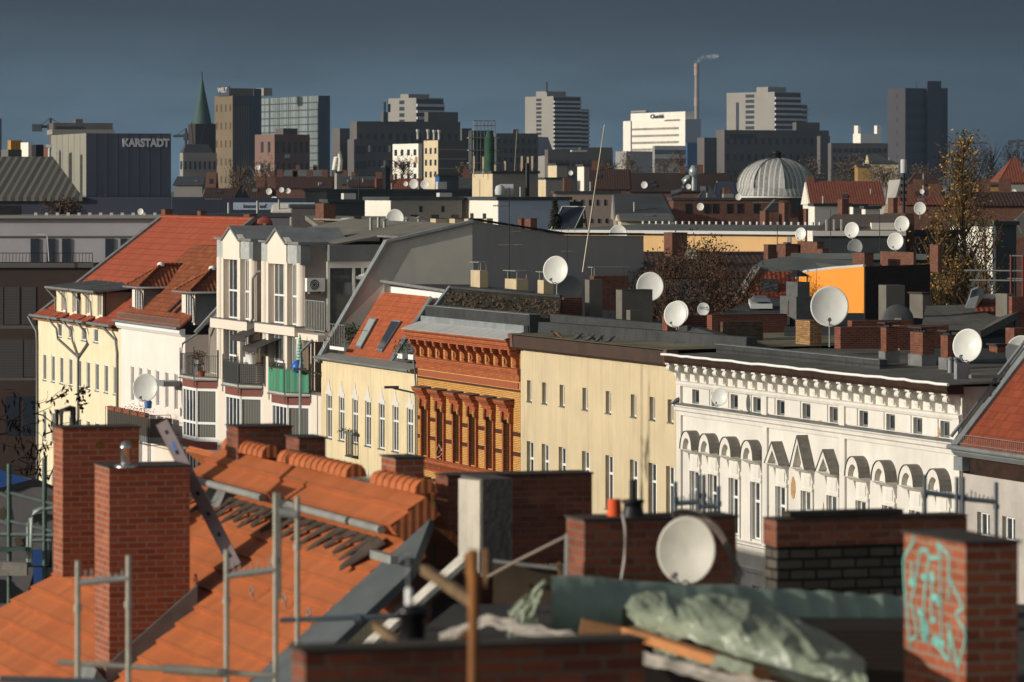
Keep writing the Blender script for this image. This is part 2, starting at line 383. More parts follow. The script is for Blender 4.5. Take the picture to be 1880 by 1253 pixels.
# pilasters, cornices, string courses
lx=[.0,H.x(1413)-.55,H.x(1556)-.55,W-.5]
for x in lx: MB().box(x,x+.5,-.1,0,0,18.0).box(x,x+.5,-.12,0,17.9,19.0).build('pilaster',M_white,H.r)
mb=MB(); mb.ext([(0,17.8),(-.1,17.8),(-.12,17.95),(-.2,18.0),(-.22,18.12),(-.28,18.18),(-.28,18.24),(0,18.24)],'x',0,W); mb.build('sill_cornice',M_white,H.r)
mb=MB(); mb.slab([(-.02,-.3,18.245),(W+.02,-.3,18.245),(W+.02,0,18.3),(-.02,0,18.3)],.03); mb.build('sill_flashing',M_lead,H.r)
mb=MB(); mb.ext([(0,18.98),(-.1,18.98),(-.14,19.08),(-.14,19.16),(0,19.2)],'x',0,W); mb.build('frieze_moulding',M_white,H.r)
mb=MB(); mb.ext([(0,12.95),(-.14,12.95),(-.16,13.1),(-.24,13.16),(-.24,13.22),(0,13.26)],'x',0,W)
mb.ext([(0,12.1),(-.1,12.1),(-.14,12.25),(0,12.3)],'x',0,W); mb.build('string_course',M_white,H.r)
for i in range(len(ax)-1):
    a=ax[i]+.8+.14; b=ax[i+1]-.14
    if b-a>.3: MB().box(a,b,-.045,0,18.34,18.95).build('frieze_panel',M_white,H.r)
b=MB(); b.ext([(0,19.2),(-.09,19.2),(-.13,19.32),(-.2,19.38),(-.22,19.5),(-.36,19.56),(-.5,19.62),(-.52,19.78),(-.46,19.86),(0,19.86)],'x',-.13,.13)
b.tube([(-.19,-.42,19.7),(.19,-.42,19.7)],.12,12); b.tube([(-.21,-.42,19.7),(.21,-.42,19.7)],.05,8); b.box(-.2,.2,-.56,0,19.84,19.9); b.ext([(-.1,19.25),(-.17,19.3),(-.2,19.44),(-.1,19.5)],'x',-.07,.07)
bm_=b.mesh('cornice_bracket',M_white)
nb=27
for i in range(nb): inst(bm_,'cornice_bracket',H.r,(.15+(W-.4)*i/(nb-1)+ru(-.04,.04),0,0))
mb=MB(); mb.ext([(0,19.9),(-.56,19.9),(-.62,20.0),(-.62,20.2),(-.5,20.22),(0,20.22)],'x',-.05,W+.15); mb.build('eave',M_eave,H.r)
mb=MB(); pts=[(W*i/40+(-.3 if i==0 else 0)+(.3 if i==40 else 0),-.64+ru(-.02,.02),20.25+ru(-.02,.02)) for i in range(41)]
mb.tube(pts,.055,8); H.part(mb,'gutter',M_frame)
# hoods over the tall windows
arch=MB(); n=12
prof=[(.66*math.cos(math.pi*i/n),.72*math.sin(math.pi*i/n)) for i in range(n+1)]; inn=[(.42*math.cos(math.pi*i/n),.46*math.sin(math.pi*i/n)) for i in range(n+1)]
for i in range(n):
    (a,c),(d,e)=prof[i],prof[i+1]; (f,g_),(h_,k)=inn[i],inn[i+1]
    arch.hexa([(f,-.42,g_),(a,-.42,c),(a,0,c),(f,0,g_),(h_,-.42,k),(d,-.42,e),(d,0,e),(h_,0,k)])
for i in range(n): arch.poly([(inn[i][0],-.2,inn[i][1]),(0,-.2,0),(inn[i+1][0],-.2,inn[i+1][1])])
for i in range(n):
    a,c=[q*.7 for q in inn[i]]; d,e=[q*.7 for q in inn[i+1]]; arch.poly([(a,-.26,c),(0,-.26,0),(d,-.26,e)])
def under(mb):
    mb.ext([(0,-.16),(-.2,-.16),(-.3,-.09),(-.42,-.03),(-.44,0),(0,0)],'x',-.7,.7); mb.box(-.56,.56,-.06,0,-.8,-.2); mb.box(-.42,.42,-.09,0,-.68,-.3)
    for s in(-1,1): mb.ext([(0,-.6),(-.05,-.56),(-.1,-.38),(-.16,-.16),(0,-.16)],'x',s*.6-.07,s*.6+.07); mb.box(s*.6-.05,s*.6+.05,-.07,0,-3.2,-.75)
    mb.box(-.66,.66,-.1,0,-.88,-.78)
under(arch); am=arch.mesh('window_hood',M_white)
cov=MB()
for i in range(n):
    (a,c),(d,e)=prof[i],prof[i+1]; cov.slab([(a*1.03,-.46,c*1.03),(d*1.03,-.46,e*1.03),(d*1.03,0,e*1.03),(a*1.03,0,c*1.03)],.02)
M_hood=plain('hood_flashing',A(140,134,126,.75),.75,var=.3,scale=4); cm=cov.mesh('hood_flashing',M_hood)
def tri(hh):
    t=MB(); t.ext([(-.72,0),(.72,0),(0,hh)],'y',-.12,0)
    for s in(-1,1): t.hexa([(s*.74,-.42,0),(s*.5,-.42,0),(s*.5,-.1,0),(s*.74,-.1,0),(0,-.42,hh),(0,-.42,hh-.3),(0,-.1,hh-.3),(0,-.1,hh)])
    under(t); c_=MB()
    for s in(-1,1): c_.slab([(s*.78,-.46,-.01),(0,-.46,hh+.03),(0,0,hh+.03),(s*.78,0,-.01)],.02 if s<0 else -.02)
    return t.mesh('window_hood',M_white),c_.mesh('hood_flashing',M_hood)
t1=tri(.82); t2=tri(1.2)
for i,x in enumerate(bx):
    me,ce=(am,cm) if i not in(4,5,6) else (t2 if i==5 else t1)
    o=inst(me,'window_hood',H.r,(x+.52,0,16.5)); inst(ce,'hood_flashing',o)
    mb=MB(); mb.box(x-.1,x+1.14,-.16,.0,13.24,13.38); 
# exposed plaster patches
M_patch=plain('bare_plaster',A(206,160,110,.75),.95,var=.25,scale=5)
for px,py,w_,h_ in ((1457,900,.5,1.1),(1414,958,.35,.4),(1512,945,.3,.9),(1459,960,.6,.5),(1506,764,.5,.8),(1722,797,.4,.6),(1361,751,.3,.2),(1411,930,.2,.5)):
    c0=H.at(px,py); mb=MB(); k=9; mb.slab([(c0.x+w_*.5*math.cos(6.283*i/k)*ru(.6,1.1),-.02,c0.z+h_*.5*math.sin(6.283*i/k)*ru(.6,1.1)) for i in range(k)],.02)
    mb.build('plaster_patch',M_patch,H.r)
# roof
mb=MB(); mb.slab([(-.1,-.6,20.24),(W+.2,-.6,20.24),(W+.2,5.5,20.42),(-.1,5.5,20.42)],.03); mb.slab([(-.1,5.5,20.42),(W+.2,5.5,20.42),(W+.2,13,20.3),(-.1,13,20.3)],.05); mb.build('roof',M_felt,H.r)
mb=MB(); a=H.at(1230,640,1.6); e=H.at(1622,668,1.7); mb.box(.2,e.x,1.55,1.85,20.2,20.63); mb.build('roof_upstand',M_dfelt,H.r)
mb=MB(); mb.box(.15,e.x+.05,1.5,1.9,20.635,20.66); mb.build('upstand_cap',M_dzinc,H.r)
HW=H

# ================================================================ beige house
H=House(956,1246,'plain_apartment_house','plain beige rendered house with small square attic windows and a dark brown fascia','house'); W=H.W
M_beige=stucco('beige_stucco',A(222,203,166,.78),.1,.16,bmp=.4)
ax=[H.x(p) for p in(967.5,995.3,1027.3,1069.2,1112,1158,1192.5,1225.7)]; bx=[H.x(p) for p in(967,994.5,1025.6,1068.4,1111.5,1156.4,1190.4,1222.8)]
holes=[(x,x+.68,17.42,18.36) for x in ax]+[(x,x+1.02,13.35,15.63) for x in bx]+[(x,x+1.02,9.2,11.5) for x in bx]+[(x,x+1.02,5,7.3) for x in bx]
mb=MB(); wallholes(mb,0,W-.01,0,19.8,holes,.26); body(mb,W-.01,12,19.8); H.part(mb,'wall',M_beige)
for h in holes: window(H.r,*h,depth=.24,kind='cross' if h[3]-h[2]>1 else 'plain',fm=M_frame,gm=M_glass)
for h in holes[:16]:
    MB().box(h[0]-.04,h[1]+.04,-.05,.1,h[2]-.05,h[2]).build('window_sill',M_dzinc,H.r)
mb=MB(); mb.ext([(0,19.72),(-.3,19.74),(-.46,19.84),(-.48,20.36),(0,20.38)],'x',.35,W-.4); mb.build('fascia',M_brown,H.r)
M_cap=plain('fascia_end_cap',A(128,92,76,.65),.8)
for a,b in((-.3,.35),(W-.4,W-.02)): MB().ext([(0,19.7),(-.32,19.72),(-.5,19.84),(-.53,20.4),(0,20.42)],'x',a,b).build('fascia_end_cap',M_cap,H.r)
mb=MB(); mb.slab([(-.3,-.5,20.43),(W,-.5,20.43),(W,12,20.62),(-.3,12,20.62)],.02); mb.build('roof',M_moss,H.r)
mb=MB(); mb.hexa([(.3,.7,20.3),(W,2.9,20.3),(W,3.4,20.3),(.3,1.2,20.3),(.3,.75,20.95),(W,2.95,20.9),(W,3.4,20.9),(.3,1.2,20.95)]); mb.build('roof_upstand',M_dfelt,H.r)
mb=MB(); mb.hexa([(.3,1.3,20.5),(W,3.5,20.5),(W,4,20.5),(.3,1.8,20.5),(.3,1.3,21.3),(W-7,3,21.15),(W-7,3.4,21.15),(.3,1.8,21.3)]); mb.build('roof_kerb',M_dfelt,H.r)
HB=H

# ================================================================ ornate brick house
H=House(767,955.6,'ornate_brick_house','narrow yellow and red brick house with carved cornice brackets and six hooded windows','house'); W=H.W
M_yb=brick('yellow_brick',A(224,172,98,.85),A(202,148,80,.85),A(150,104,60,.6),w=.25,h=.08,ms=.014,dirt=.12)
M_rb=brick('red_ornament_brick',A(196,112,68,.8),A(166,86,54,.8),A(120,76,54,.6),w=.25,h=.08,ms=.01,dirt=.3)
M_db=plain('dark_glazed_brick',A(96,52,40,.7),.6,var=.3,scale=6)
M_pan=striped('red_panel_tiles',A(178,100,66,.8),A(152,80,54,.8),.13,.5,bmp=.3)
wx=[H.x(p) for p in(775.3,803.8,833.6,862.7,893.9,925.9)]
holes=[(x+.2,x+1.12,14.05,16.42) for x in wx]+[(x+.2,x+1.12,9.6,12.2) for x in wx]+[(x+.2,x+1.12,5,7.6) for x in wx]
mb=MB(); wallholes(mb,0,W,0,19.5,holes,.3); body(mb,W,12,19.5); H.part(mb,'wall',M_yb)
M_wfr=plain('brown_window_frame',A(92,54,38,.6),.6,var=.2)
for h in holes: window(H.r,*h,depth=.27,kind='cross',fm=M_wfr,gm=M_glass)
# window surrounds, hoods
s=MB()
for sd_ in(-1,1):
    s.box(sd_*.56-.1,sd_*.56+.1,-.12,0,14.0,16.55); s.box(sd_*.56-.13,sd_*.56+.13,-.2,0,16.3,16.75); s.ext([(0,16.7),(-.14,16.72),(-.24,16.95),(-.26,17.05),(0,17.05)],'x',sd_*.6-.11,sd_*.6+.11)
s.box(-.46,.46,-.1,0,16.44,16.8); s.box(-.7,.7,-.26,0,16.82,17.0)
for k in range(9): s.box(-.64+k*.16-.05,-.64+k*.16+.05,-.36,0,17.0,17.14)
s.ext([(0,17.14),(-.42,17.14),(-.5,17.25),(-.5,17.33),(0,17.36)],'x',-.82,.82); hm=s.mesh('window_surround',M_rb)
M_gild=plain('yellow_glazed_capital',A(196,160,96,.7),.4,var=.2)
q=MB()
for sd_ in(-1,1): q.box(sd_*.56-.11,sd_*.56+.11,-.24,-.2,16.35,16.6)
gm_=q.mesh('capital',M_gild)
cvm=MB().slab([(-.86,-.54,17.37),(.86,-.54,17.37),(.86,0,17.42),(-.86,0,17.42)],.03).mesh('hood_cover',plain('hood_cover_metal',A(120,100,88,.6),.7))
for x in wx:
    o=inst(hm,'window_surround',H.r,(x+.66,0,0)); inst(gm_,'capital',o); inst(cvm,'hood_cover',o)
    o=inst(hm,'window_surround',H.r,(x+.66,0,-4.35)); inst(cvm,'hood_cover',o)
for zz in(14.85,15.75):
    xs=[0]+[x+.66 for x in wx]+[W]
    for i in range(len(xs)-1):
        a=xs[i]+(.68 if i else 0); b_=xs[i+1]-(.68 if i<6 else 0)
        if b_-a>.1: MB().box(a,b_,-.02,0,zz,zz+.07).box(a,b_,-.012,0,zz+.06,zz+.14).box(a,b_,-.02,0,zz+.13,zz+.2).build('dark_brick_band',M_db,H.r)
mb=MB(); mb.ext([(0,13.72),(-.2,13.72),(-.28,13.8),(-.28,13.92),(-.14,14.0),(0,14.0)],'x',-.02,W); mb.build('sill_band',M_rb,H.r)
mb=MB(); 
for k in range(int(W/.2)): mb.box(k*.2+.03,k*.2+.14,-.14,0,13.45,13.7)
mb.box(0,W,-.06,0,13.36,13.45); mb.build('dentil_band',M_rb,H.r)
mb=MB(); mb.box(0,W,-.07,0,18.26,18.52); mb.ext([(0,18.52),(-.1,18.52),(-.16,18.66),(-.16,18.8),(0,18.84)],'x',0,W); mb.build('frieze',M_rb,H.r)
MB().box(.2,W-.2,-.05,0,17.9,18.18).build('tile_panel',M_pan,H.r)
MB().box(0,W,-.045,0,17.78,17.86).build('dark_brick_band',M_db,H.r)
b=MB(); pr=[(0,18.84),(-.1,18.84),(-.16,18.95),(-.18,19.15),(-.26,19.3),(-.42,19.42),(-.5,19.55),(-.5,19.66),(0,19.66)]
b.ext(pr,'x',-.13,.13); b.tube([(-.16,-.36,19.5),(.16,-.36,19.5)],.11,10); b.tube([(-.15,-.14,18.95),(.15,-.14,18.95)],.08,8); km=b.mesh('cornice_bracket',M_rb)
yb=MB().box(-.17,.17,-.06,0,18.86,19.2).mesh('bracket_back',M_yb)
M_opening=plain('dark_opening',A(40,34,30,.5),.9)
for i in range(13):
    x=.2+(W-.45)*i/12; o=inst(km,'cornice_bracket',H.r,(x,0,0))
    if i<12:
        xm=x+(W-.45)/24; mb=MB(); mb.box(xm-.19,xm+.19,-.03,0,18.86,19.46); mb.build('frieze_panel',M_rb,H.r)
        if i%2==0: MB().box(xm-.12,xm+.12,-.04,0,18.9,19.3).build('attic_vent',M_opening,H.r)
mb=MB(); mb.ext([(0,19.66),(-.52,19.66),(-.56,19.8),(-.62,19.86),(-.62,20.0),(-.7,20.06),(-.7,20.16),(0,20.16)],'x',-.12,W); mb.build('cornice',M_rb,H.r)
M_sheet=striped('zinc_sheet',A(228,228,222,.95),A(176,178,176,.8),1.3,.97,rough=.5,metal=0,bmp=.3)
mb=MB(); mb.slab([(-.3,-.78,20.17),(W,-.78,20.17),(W,.15,20.5),(-.3,.15,20.5)],.03); mb.build('cornice_cover',M_sheet,H.r)
MB().box(.0,W,.15,.35,20.4,20.78).build('upstand',M_zinc,H.r)
mb=MB(); mb.box(-.05,W+.1,.4,.9,20.45,21.25); mb.build('parapet',M_dfelt,H.r); MB().box(-.08,W+.12,.36,.94,21.255,21.29).build('parapet_cap',M_dzinc,H.r)
# moss and leaf-covered steep roof behind the parapet
M_mossy=brick('moss_slates',A(70,62,46,.7),A(40,36,28,.7),A(22,20,17,.8),w=.32,h=.17,ms=.02,dirt=.6,old=.3,bmp=1.0)
TL=H.at(826,530,2.6); TR=H.at(1030,547,3.8); BL=H.at(790,580,1.0); BR=H.at(1025,598,1.6)
mb=MB(); mb.slab([BL,BR,TR,TL],.15); o=H.part(mb,'roof',M_mossy)
lb=MB(); nrm=(BR-BL).cross(TL-BL).normalized()
M_leaf=plain('dead_leaf',A(110,94,70,.6),.95,var=.5,scale=9)
for _ in range(1500):
    u=rnd(); v=rnd()**1.3*.85; 
    if noise_ok:=(math.sin(u*17+v*9)+math.sin(u*41-v*23)+ru(-1,1)>-.6):
        p=BL.lerp(BR,u).lerp(TL.lerp(TR,u),v)+nrm*ru(.01,.06); a=V((ru(-1,1),ru(-1,1),ru(-1,1))).normalized()*ru(.03,.09); q=a.orthogonal().normalized()*ru(.03,.07)
        lb.poly([p-a,p+q,p+a,p-q])
tag(lb.build('leaf_litter',M_leaf,o),kind='stuff')
mb=MB(); d=V((0,0,.1)); mb.slab([BL+V((-.35,-.1,.05)),BL+V((.12,-.1,.1)),TL+V((.12,0,.14)),TL+V((-.3,0,.12))],.2); H.part(mb,'verge_coping',M_zinc)
mb=MB(); mb.tube([TL+V((0,0,.05)),TR+V((0,0,.05))],.08,6); H.part(mb,'ridge_flashing',M_dfelt)
downpipe(H.r,[(-.08,-.2,18.6),(-.08,-.12,18.0),(-.08,-.08,17.5),(-.08,-.08,9)],.045,M_dzinc)
HR=H

# ================================================================ pale yellow house with skylights
H=House(590,766.4,'yellow_apartment_house','pale yellow house with white keystone window tops, tiled roof patch and two skylights','house'); W=H.W
M_yel=stucco('pale_yellow_stucco',A(236,217,176,.82),.1,.17,bmp=.25)
wx=[H.x(p) for p in(599.3,622,646.7,670.3,695.2,720.5,746.8)]
holes=[(x,x+1.06,13.95,16.23) for x in wx]+[(x,x+1.06,9.7,11.98) for x in wx]+[(x,x+1.06,5.4,7.7) for x in wx]
mb=MB(); wallholes(mb,0,W-.01,0,18.05,holes,.26); body(mb,W-.01,12,18.05); H.part(mb,'wall',M_yel)
M_cg=glass('curtained_glass',A(128,134,138,.55),.15,.5)
for i,h in enumerate(holes): window(H.r,*h,depth=.13,kind='cross',fm=M_frame,gm=M_glass)
kb=MB(); kb.slab([(-.62,-.03,0),(.62,-.03,0),(.62,-.03,.16),(.34,-.03,.22),(.26,-.03,.42),(.13,-.03,.5),(.1,-.03,.72),(0,-.03,.8),(-.1,-.03,.72),(-.13,-.03,.5),(-.26,-.03,.42),(-.34,-.03,.22),(-.62,-.03,.16)],.05)
km=kb.mesh('window_ornament',M_white)
for h in holes[:14]:
    inst(km,'window_ornament',H.r,((h[0]+h[1])/2,0,h[3])); MB().box(h[0]-.05,h[1]+.05,-.06,.1,h[2]-.06,h[2]).build('window_sill',M_lead,H.r)
M_eav2=plain('eave_sheet',A(160,158,150,.65),.6,.0)
mb=MB(); mb.ext([(.1,18.0),(-.32,18.0),(-.4,18.06),(-.4,18.16),(.4,18.36),(.4,18.0)],'x',-.02,W); mb.build('eave',M_eav2,H.r)
mb=MB(); mb.tube([(0,-.42,18.12),(W-.2,-.42,18.08)],.07,8); mb.build('gutter',M_dzinc,H.r)
M_tile=tiles('orange_pantile',A(186,98,60,.82),.33,.24,.25,moss=.12)
T0=H.at(630,654,.35); T1=H.at(713,664,.35); T2=H.at(789,545,3.3); T3=H.at(701,536,3.3)
mb=MB(); mb.slab([T0,T1,T2,T3],.18); rt=H.part(mb,'tiled_roof',M_tile)
def onroof(u,v): return T0.lerp(T1,u).lerp(T3.lerp(T2,u),v)
nr=(T1-T0).cross(T3-T0).normalized()
M_sky1=glass('skylight_blind',A(190,200,196,.6),.3,.4); M_sky2=glass('skylight_glass',A(70,84,100,.5),.1,.6)
for pts,mm in(((657,638,667,640,694,592,682,590),M_sky1),((697,644,707,647,738,597,724,595),M_sky2)):
    q=[H.at(pts[2*i],pts[2*i+1],yo) for i,yo in enumerate((.85,.85,2.05,2.05))]
    q=[p-nr*((p-T0).dot(nr)-.1) for p in q]
    f=MB(); f.slab([q[0]+(q[0]-q[2])*.06,q[1]+(q[1]-q[3])*.06,q[2]+(q[2]-q[0])*.06,q[3]+(q[3]-q[1])*.06],.12); fo=H.part(f,'skylight',M_dzinc)
    g2=MB(); g2.slab([p+nr*.02 for p in q],.015); H.part(g2,'skylight_pane',mm,fo)
mb=MB(); mb.slab([T1+V((0,0,.05)),T1+V((.35,0,-.1)),T2+V((.35,0,0)),T2+V((0,0,.05))],.1); H.part(mb,'verge_flashing',M_dzinc)
mb=MB(); mb.slab([T1+V((.3,.05,-.1)),V((W,.3,18.75)),V((W,2.6,21.0)),T2+V((.3,0,-.4))],.1); H.part(mb,'slate_strip',brick('grey_slate',A(120,120,116,.55),A(96,98,98,.55),A(60,62,62,.5),w=.3,h=.12,ms=.006,dirt=.3))
xq=H.x(656,3.65)-T3.x; mb=MB(); mb.slab([T3+V((xq,.35,-.35)),T2+V((3.2,.35,-.55)),T2+V((3.2,.35,.28)),T3+V((xq,.35,.45))],.3); H.part(mb,'ridge_fascia',M_frame)
mb=MB(); mb.slab([T3+V((xq-.2,.3,.5)),T2+V((3.4,.3,.32)),T2+V((3.4,4.5,.3)),T3+V((xq-.2,4.5,.45))],.12); H.part(mb,'roof',M_dfelt)
mb=MB(); a=H.at(656,510,3.0); b_=H.at(826,536,3.4); mb.tube([a,b_],.1,6); H.part(mb,'ridge_coping',M_dzinc)
MB().slab([(.1,.1,18.3),(.5,3.3,18.3),(.5,3.3,22.0),(.1,.1,18.9)],V((-.05,0,0))).build('terrace_side_wall',stucco('terrace_side',A(232,226,212,.95),.15,.1),H.r)
# terrace recess: light inner wall, floor, railing, plants
M_lw=stucco('terrace_render',A(196,188,170,.7),.2,.1)
mb=MB(); mb.slab([H.at(603,655,.3)+V((0,0,-.2)),H.at(632,655,.3)+V((0,0,-.2)),H.at(700,560,3.2)+V((0,0,-1.5)),H.at(655,560,3.2)+V((0,0,-1.5))],.05); H.part(mb,'terrace_floor',M_felt)
mb=MB(); a=H.at(652,540,3.1); b_=H.at(705,540,3.1); mb.slab([(a.x,3.2,18.4),(b_.x,3.2,18.4),(b_.x,3.2,21.2),(a.x,3.2,21.2)],.1); H.part(mb,'terrace_back_wall',M_lw)
mb=MB(); railing(mb,[(H.x(600)+.2,.12),(H.x(628),.12)],18.6,19.9,.42,.015,.02); H.part(mb,'railing',M_steel)
MB().box(H.x(600)+.2,H.x(628),.1,.2,18.58,18.75).build('railing_base',M_frame,H.r)
for px,py,yo,m,n,r in((616,628,.8,M_dry,260,.75),(645,612,1.4,M_green,300,.6),(606,632,.6,M_dry,90,.4)):
    p=H.world(H.at(px,py,yo)); mb=MB(); leafball(mb,p,r,n,.1); st=MB(); st.tube([p+V((0,0,-1.0)),p],.03,5)
    o=tag(mb.build('potted_shrub',m),'green bushy shrub on the roof terrace beside the tiles' if m is M_green else ('brown bare shrub behind the terrace railing' if n>100 else 'small dry shrub at the left end of the terrace railing'),'shrub'); st.build('stem',M_dry,o)
for k,(px,py) in enumerate(((738,654),(758,656))):
    p=H.world(H.at(px,py,.2)); mb=MB(); mb.obox(p,XA*.45,YA*.12,(0,0,.12)); o=tag(mb.build('planter',M_frame),('white flower box with a green plant beside the tiled roof','empty white flower box next to the brick cornice')[k],'planter')
    if k==0: l=MB(); leafball(l,p+V((0,0,.35)),.5,160,.08); l.build('plant',M_green,o)
# steel lamp arms, french balcony
for px,py,dx in((590,688,-.9),(762,722,-.6)):
    p=H.world(H.at(px,py)); mb=MB(); mb.tube([p,p-YA*1.1+V((0,0,.25))],.05,6); mb.obox(p-YA*1.2+V((0,0,.3)),XA*.1,YA*.35,(0,0,.06)); tag(mb.build('wall_lamp',M_lead),'grey tube lamp arm at the '+('far end of the yellow house wall' if px<700 else 'near end of the yellow house wall'),'lamp')
x=wx[2]; mb=MB(); railing(mb,[(x-.1,-.02),(x-.1,-.3),(x+1.16,-.3),(x+1.16,-.02)],13.3,14.5,.11); mb.box(x-.15,x+1.2,-.35,0,13.25,13.32); o=mb.build('french_balcony',M_rail,H.r)
H.part(MB().box(x-.3,x+1.4,-.42,-.3,14.42,14.55),'flower_box',M_dzinc,o); l=MB(); leafball(l,(x+.5,-.36,14.6),.6,60,.08,zs=.25); H.part(l,'plant',M_green,o)
HY=H
# ================================================================ grey rough-cast house at the right edge
H=House(1768,1990,'rough_cast_house','grey rough-cast house with a steep red tile roof and white casement windows','house'); W=H.W
M_rough=stucco('grey_roughcast',A(206,198,188,.72),.2,.08,bmp=1.0,fine=14)
M_tile2=tiles('dark_orange_tile',A(150,72,46,.8),.33,.24,.3,moss=.1)
holes=[]
for a,b in((1794,1816.5),(1840,1866),(1892,1918)): holes+= [(H.x(a),H.x(a)+1.05,13.6,15.95),(H.x(a),H.x(a)+1.05,9.3,11.7)]
mb=MB(); wallholes(mb,.02,W,0,18.0,holes,.24); body(mb,W,11,18.0); H.part(mb,'wall',M_rough)
for h in holes: window(H.r,*h,depth=.22,kind='cross',fm=M_frame,gm=M_glass)
mb=MB(); mb.ext([(0,17.2),(-.05,17.2),(-.05,17.75),(0,17.75)],'x',.05,W); mb.build('dark_band',M_eave,H.r)  # dark brown band just under the gutter
mb=MB(); mb.ext([(0,17.75),(-.3,17.8),(-.42,17.95),(-.42,18.1),(0,18.2)],'x',-.05,W); mb.tube([(-.1,-.5,18.1),(W,-.5,18.1)],.09,8); mb.build('gutter',M_dzinc,H.r)
MB().box(-.03,.7,-.34,-.06,17.3,17.78).build('gutter_box',M_zinc,H.r)
mb=MB(); mb.slab([(.35,-.3,18.15),(W,-.3,18.15),(W,4,23.2),(.35,4,23.2)],.15); mb.build('tiled_roof',M_tile2,H.r)
mb=MB(); mb.slab([(-.15,-.4,18.2),(.4,-.4,18.2),(.4,4,23.4),(-.15,4,23.4)],.25); mb.tube([(-.1,-.4,18.45),(-.1,4,23.6)],.06,6); mb.build('verge_flashing',M_dzinc,H.r)
mb=MB()
for i in range(60): x=.5+i*.16; mb.tube([(x,-.32,18.2),(x+.05,-.36,18.55)],.008,4)
for zz in(18.25,18.55): mb.tube([(.5,-.34,zz),(10,-.34,zz)],.012,5)
mb.build('snow_guard',M_steel,H.r)
# party wall of the white house above it
mb=MB(); mb.slab([(HW.W+.03,0,0),(HW.W+.03,9,0),(HW.W+.03,9,20.15),(HW.W+.03,0,20.15)],.05); mb.build('party_wall',stucco('party_wall_render',A(176,166,156,.85),.25,.2,bmp=1,fine=6),HW.r)
MB().box(HW.W-.1,HW.W+.12,.3,9,20.44,20.56).build('wall_coping',M_dzinc,HW.r)
MB().box(HW.W-.45,HW.W-.2,-.1,.4,20.4,20.95).build('roof_post',M_zinc,HW.r)

# ================================================================ bay-tower house
H=House(340,590,'bay_window_house','white and grey house with two gabled towers, balconies and polygonal bay windows','house'); W=H.W
M_wg=stucco('offwhite_render',A(226,214,198,.88),.06,.05,bmp=.1); M_gr=stucco('taupe_render',A(150,142,132,.75),.15,.12,bmp=.2)
M_band=plain('red_brown_band',A(150,92,80,.65),.85,var=.15); M_pz=plain('weathered_zinc_panel',A(196,200,196,.72),.6,.1,var=.18,scale=3)
mb=MB(); mb.box(0,W-.02,0,11,0,16.05); mb.box(0,W-1.3,1.5,11,16.05,19.2); mb.box(H.x(396),H.x(478),1.4,11,19.2,23.9); mb.box(H.x(396),H.x(542.8)+.7,2.5,11,19.2,23.85); mb.box(H.x(500),W-1.3,5.2,11,19.2,23.8); mb.build('wall',M_wg,H.r)
MB().box(0,H.x(396),1.42,1.52,16.1,19.6).build('recess_wall',M_gr,H.r)
T=[(396.3,408.7,439.4,455.6,417,439,471.8,584,601),(478,491,525.5,542.8,421,445,479.5,593,609)]
for a,b,c,d,pk,ev,zb,s0,s1 in T:
    xa,xb,xc,xd=[H.x(p) for p in(a,b,c,d)]; xe=xd+.75; ze=H.z(a,ev); zk=H.z((b+c)/2,pk); zz=H.z(a,zb); zs=H.z(a,s0); zl=H.z(a,s1)
    back=2.2 if d<500 else 4.0
    tw=MB(); tw.box(xa+.15,xe,.32,back,zl,ze-.05); tw.ext([(xb,zz-.1),(xc,zz-.1),(xc,ze+.1),((xb+xc)/2,zk),(xb,ze+.1)],'y',.0,.33); to=tw.build('tower',M_wg,H.r)
    MB().box(xe+.005,xe+.05,.3,1.5 if d>500 else back,zl,ze-.1).build('side_wall',M_gr,to)
    for q0,q1,dz in((xa,xb-.03,0),(xc+.03,xd,.05),(xd+.01,xe+.08,.08)): MB().box(q0,q1,.06,.6,zz-dz,ze-.03).build('zinc_panel',M_pz if q1<xe else M_dzinc,to)
    rf=MB(); xm=(xb+xc)/2
    for s_ in(-1,1):
        xo=xb-.15 if s_<0 else xc+.15; rf.slab([(xo,-.12,ze),(xm,-.12,zk+.08),(xm,3.5,zk+.08),(xo,3.5,ze)],.1 if s_<0 else -.1)
    rf.box(xa-.1,xb-.1,-.1,1.4,ze,ze+.12); rf.box(xc+.1,xe+.15,-.1,1.6,ze-.04,ze+.1); rf.build('gable_roof',M_dzinc,to)
    sl_=MB(); sl_.box(xa-.15,xe+.1,-.3,.8,zl,zs); sl_.build('ledge',M_wg,to); MB().box(xa-.2,xe+.14,-.35,.7,zs+.002,zs+.05).build('ledge_cover',M_lead,to)
    for z0,z1 in((zs,zz),(16.05,zl)):
        for x0 in(xa+.4,xd+.35): MB().tube([(x0,.28,z0),(x0,.28,z1)],.33,14).build('column',M_wg,to)
        for x0,w_ in((xb-.25,.5),(xc-.35,.6)): MB().box(x0,x0+w_,-.02,.34,z0,z1).build('pier',M_wg,to)
    for k0,k1 in((xb+.55,xc-.5),(xc+.4,xd+.0),(xa+.75,xb-.3)):
        kd='tall3' if k1-k0>1.4 else 'tall'
        window(H.r,k0,k1,zs+.08,zz-.05,depth=.31,kind=kd,fm=M_frame,gm=M_glass); window(H.r,k0,k1,16.2,zl-.05,depth=.31,kind=kd,fm=M_frame,gm=M_glass)
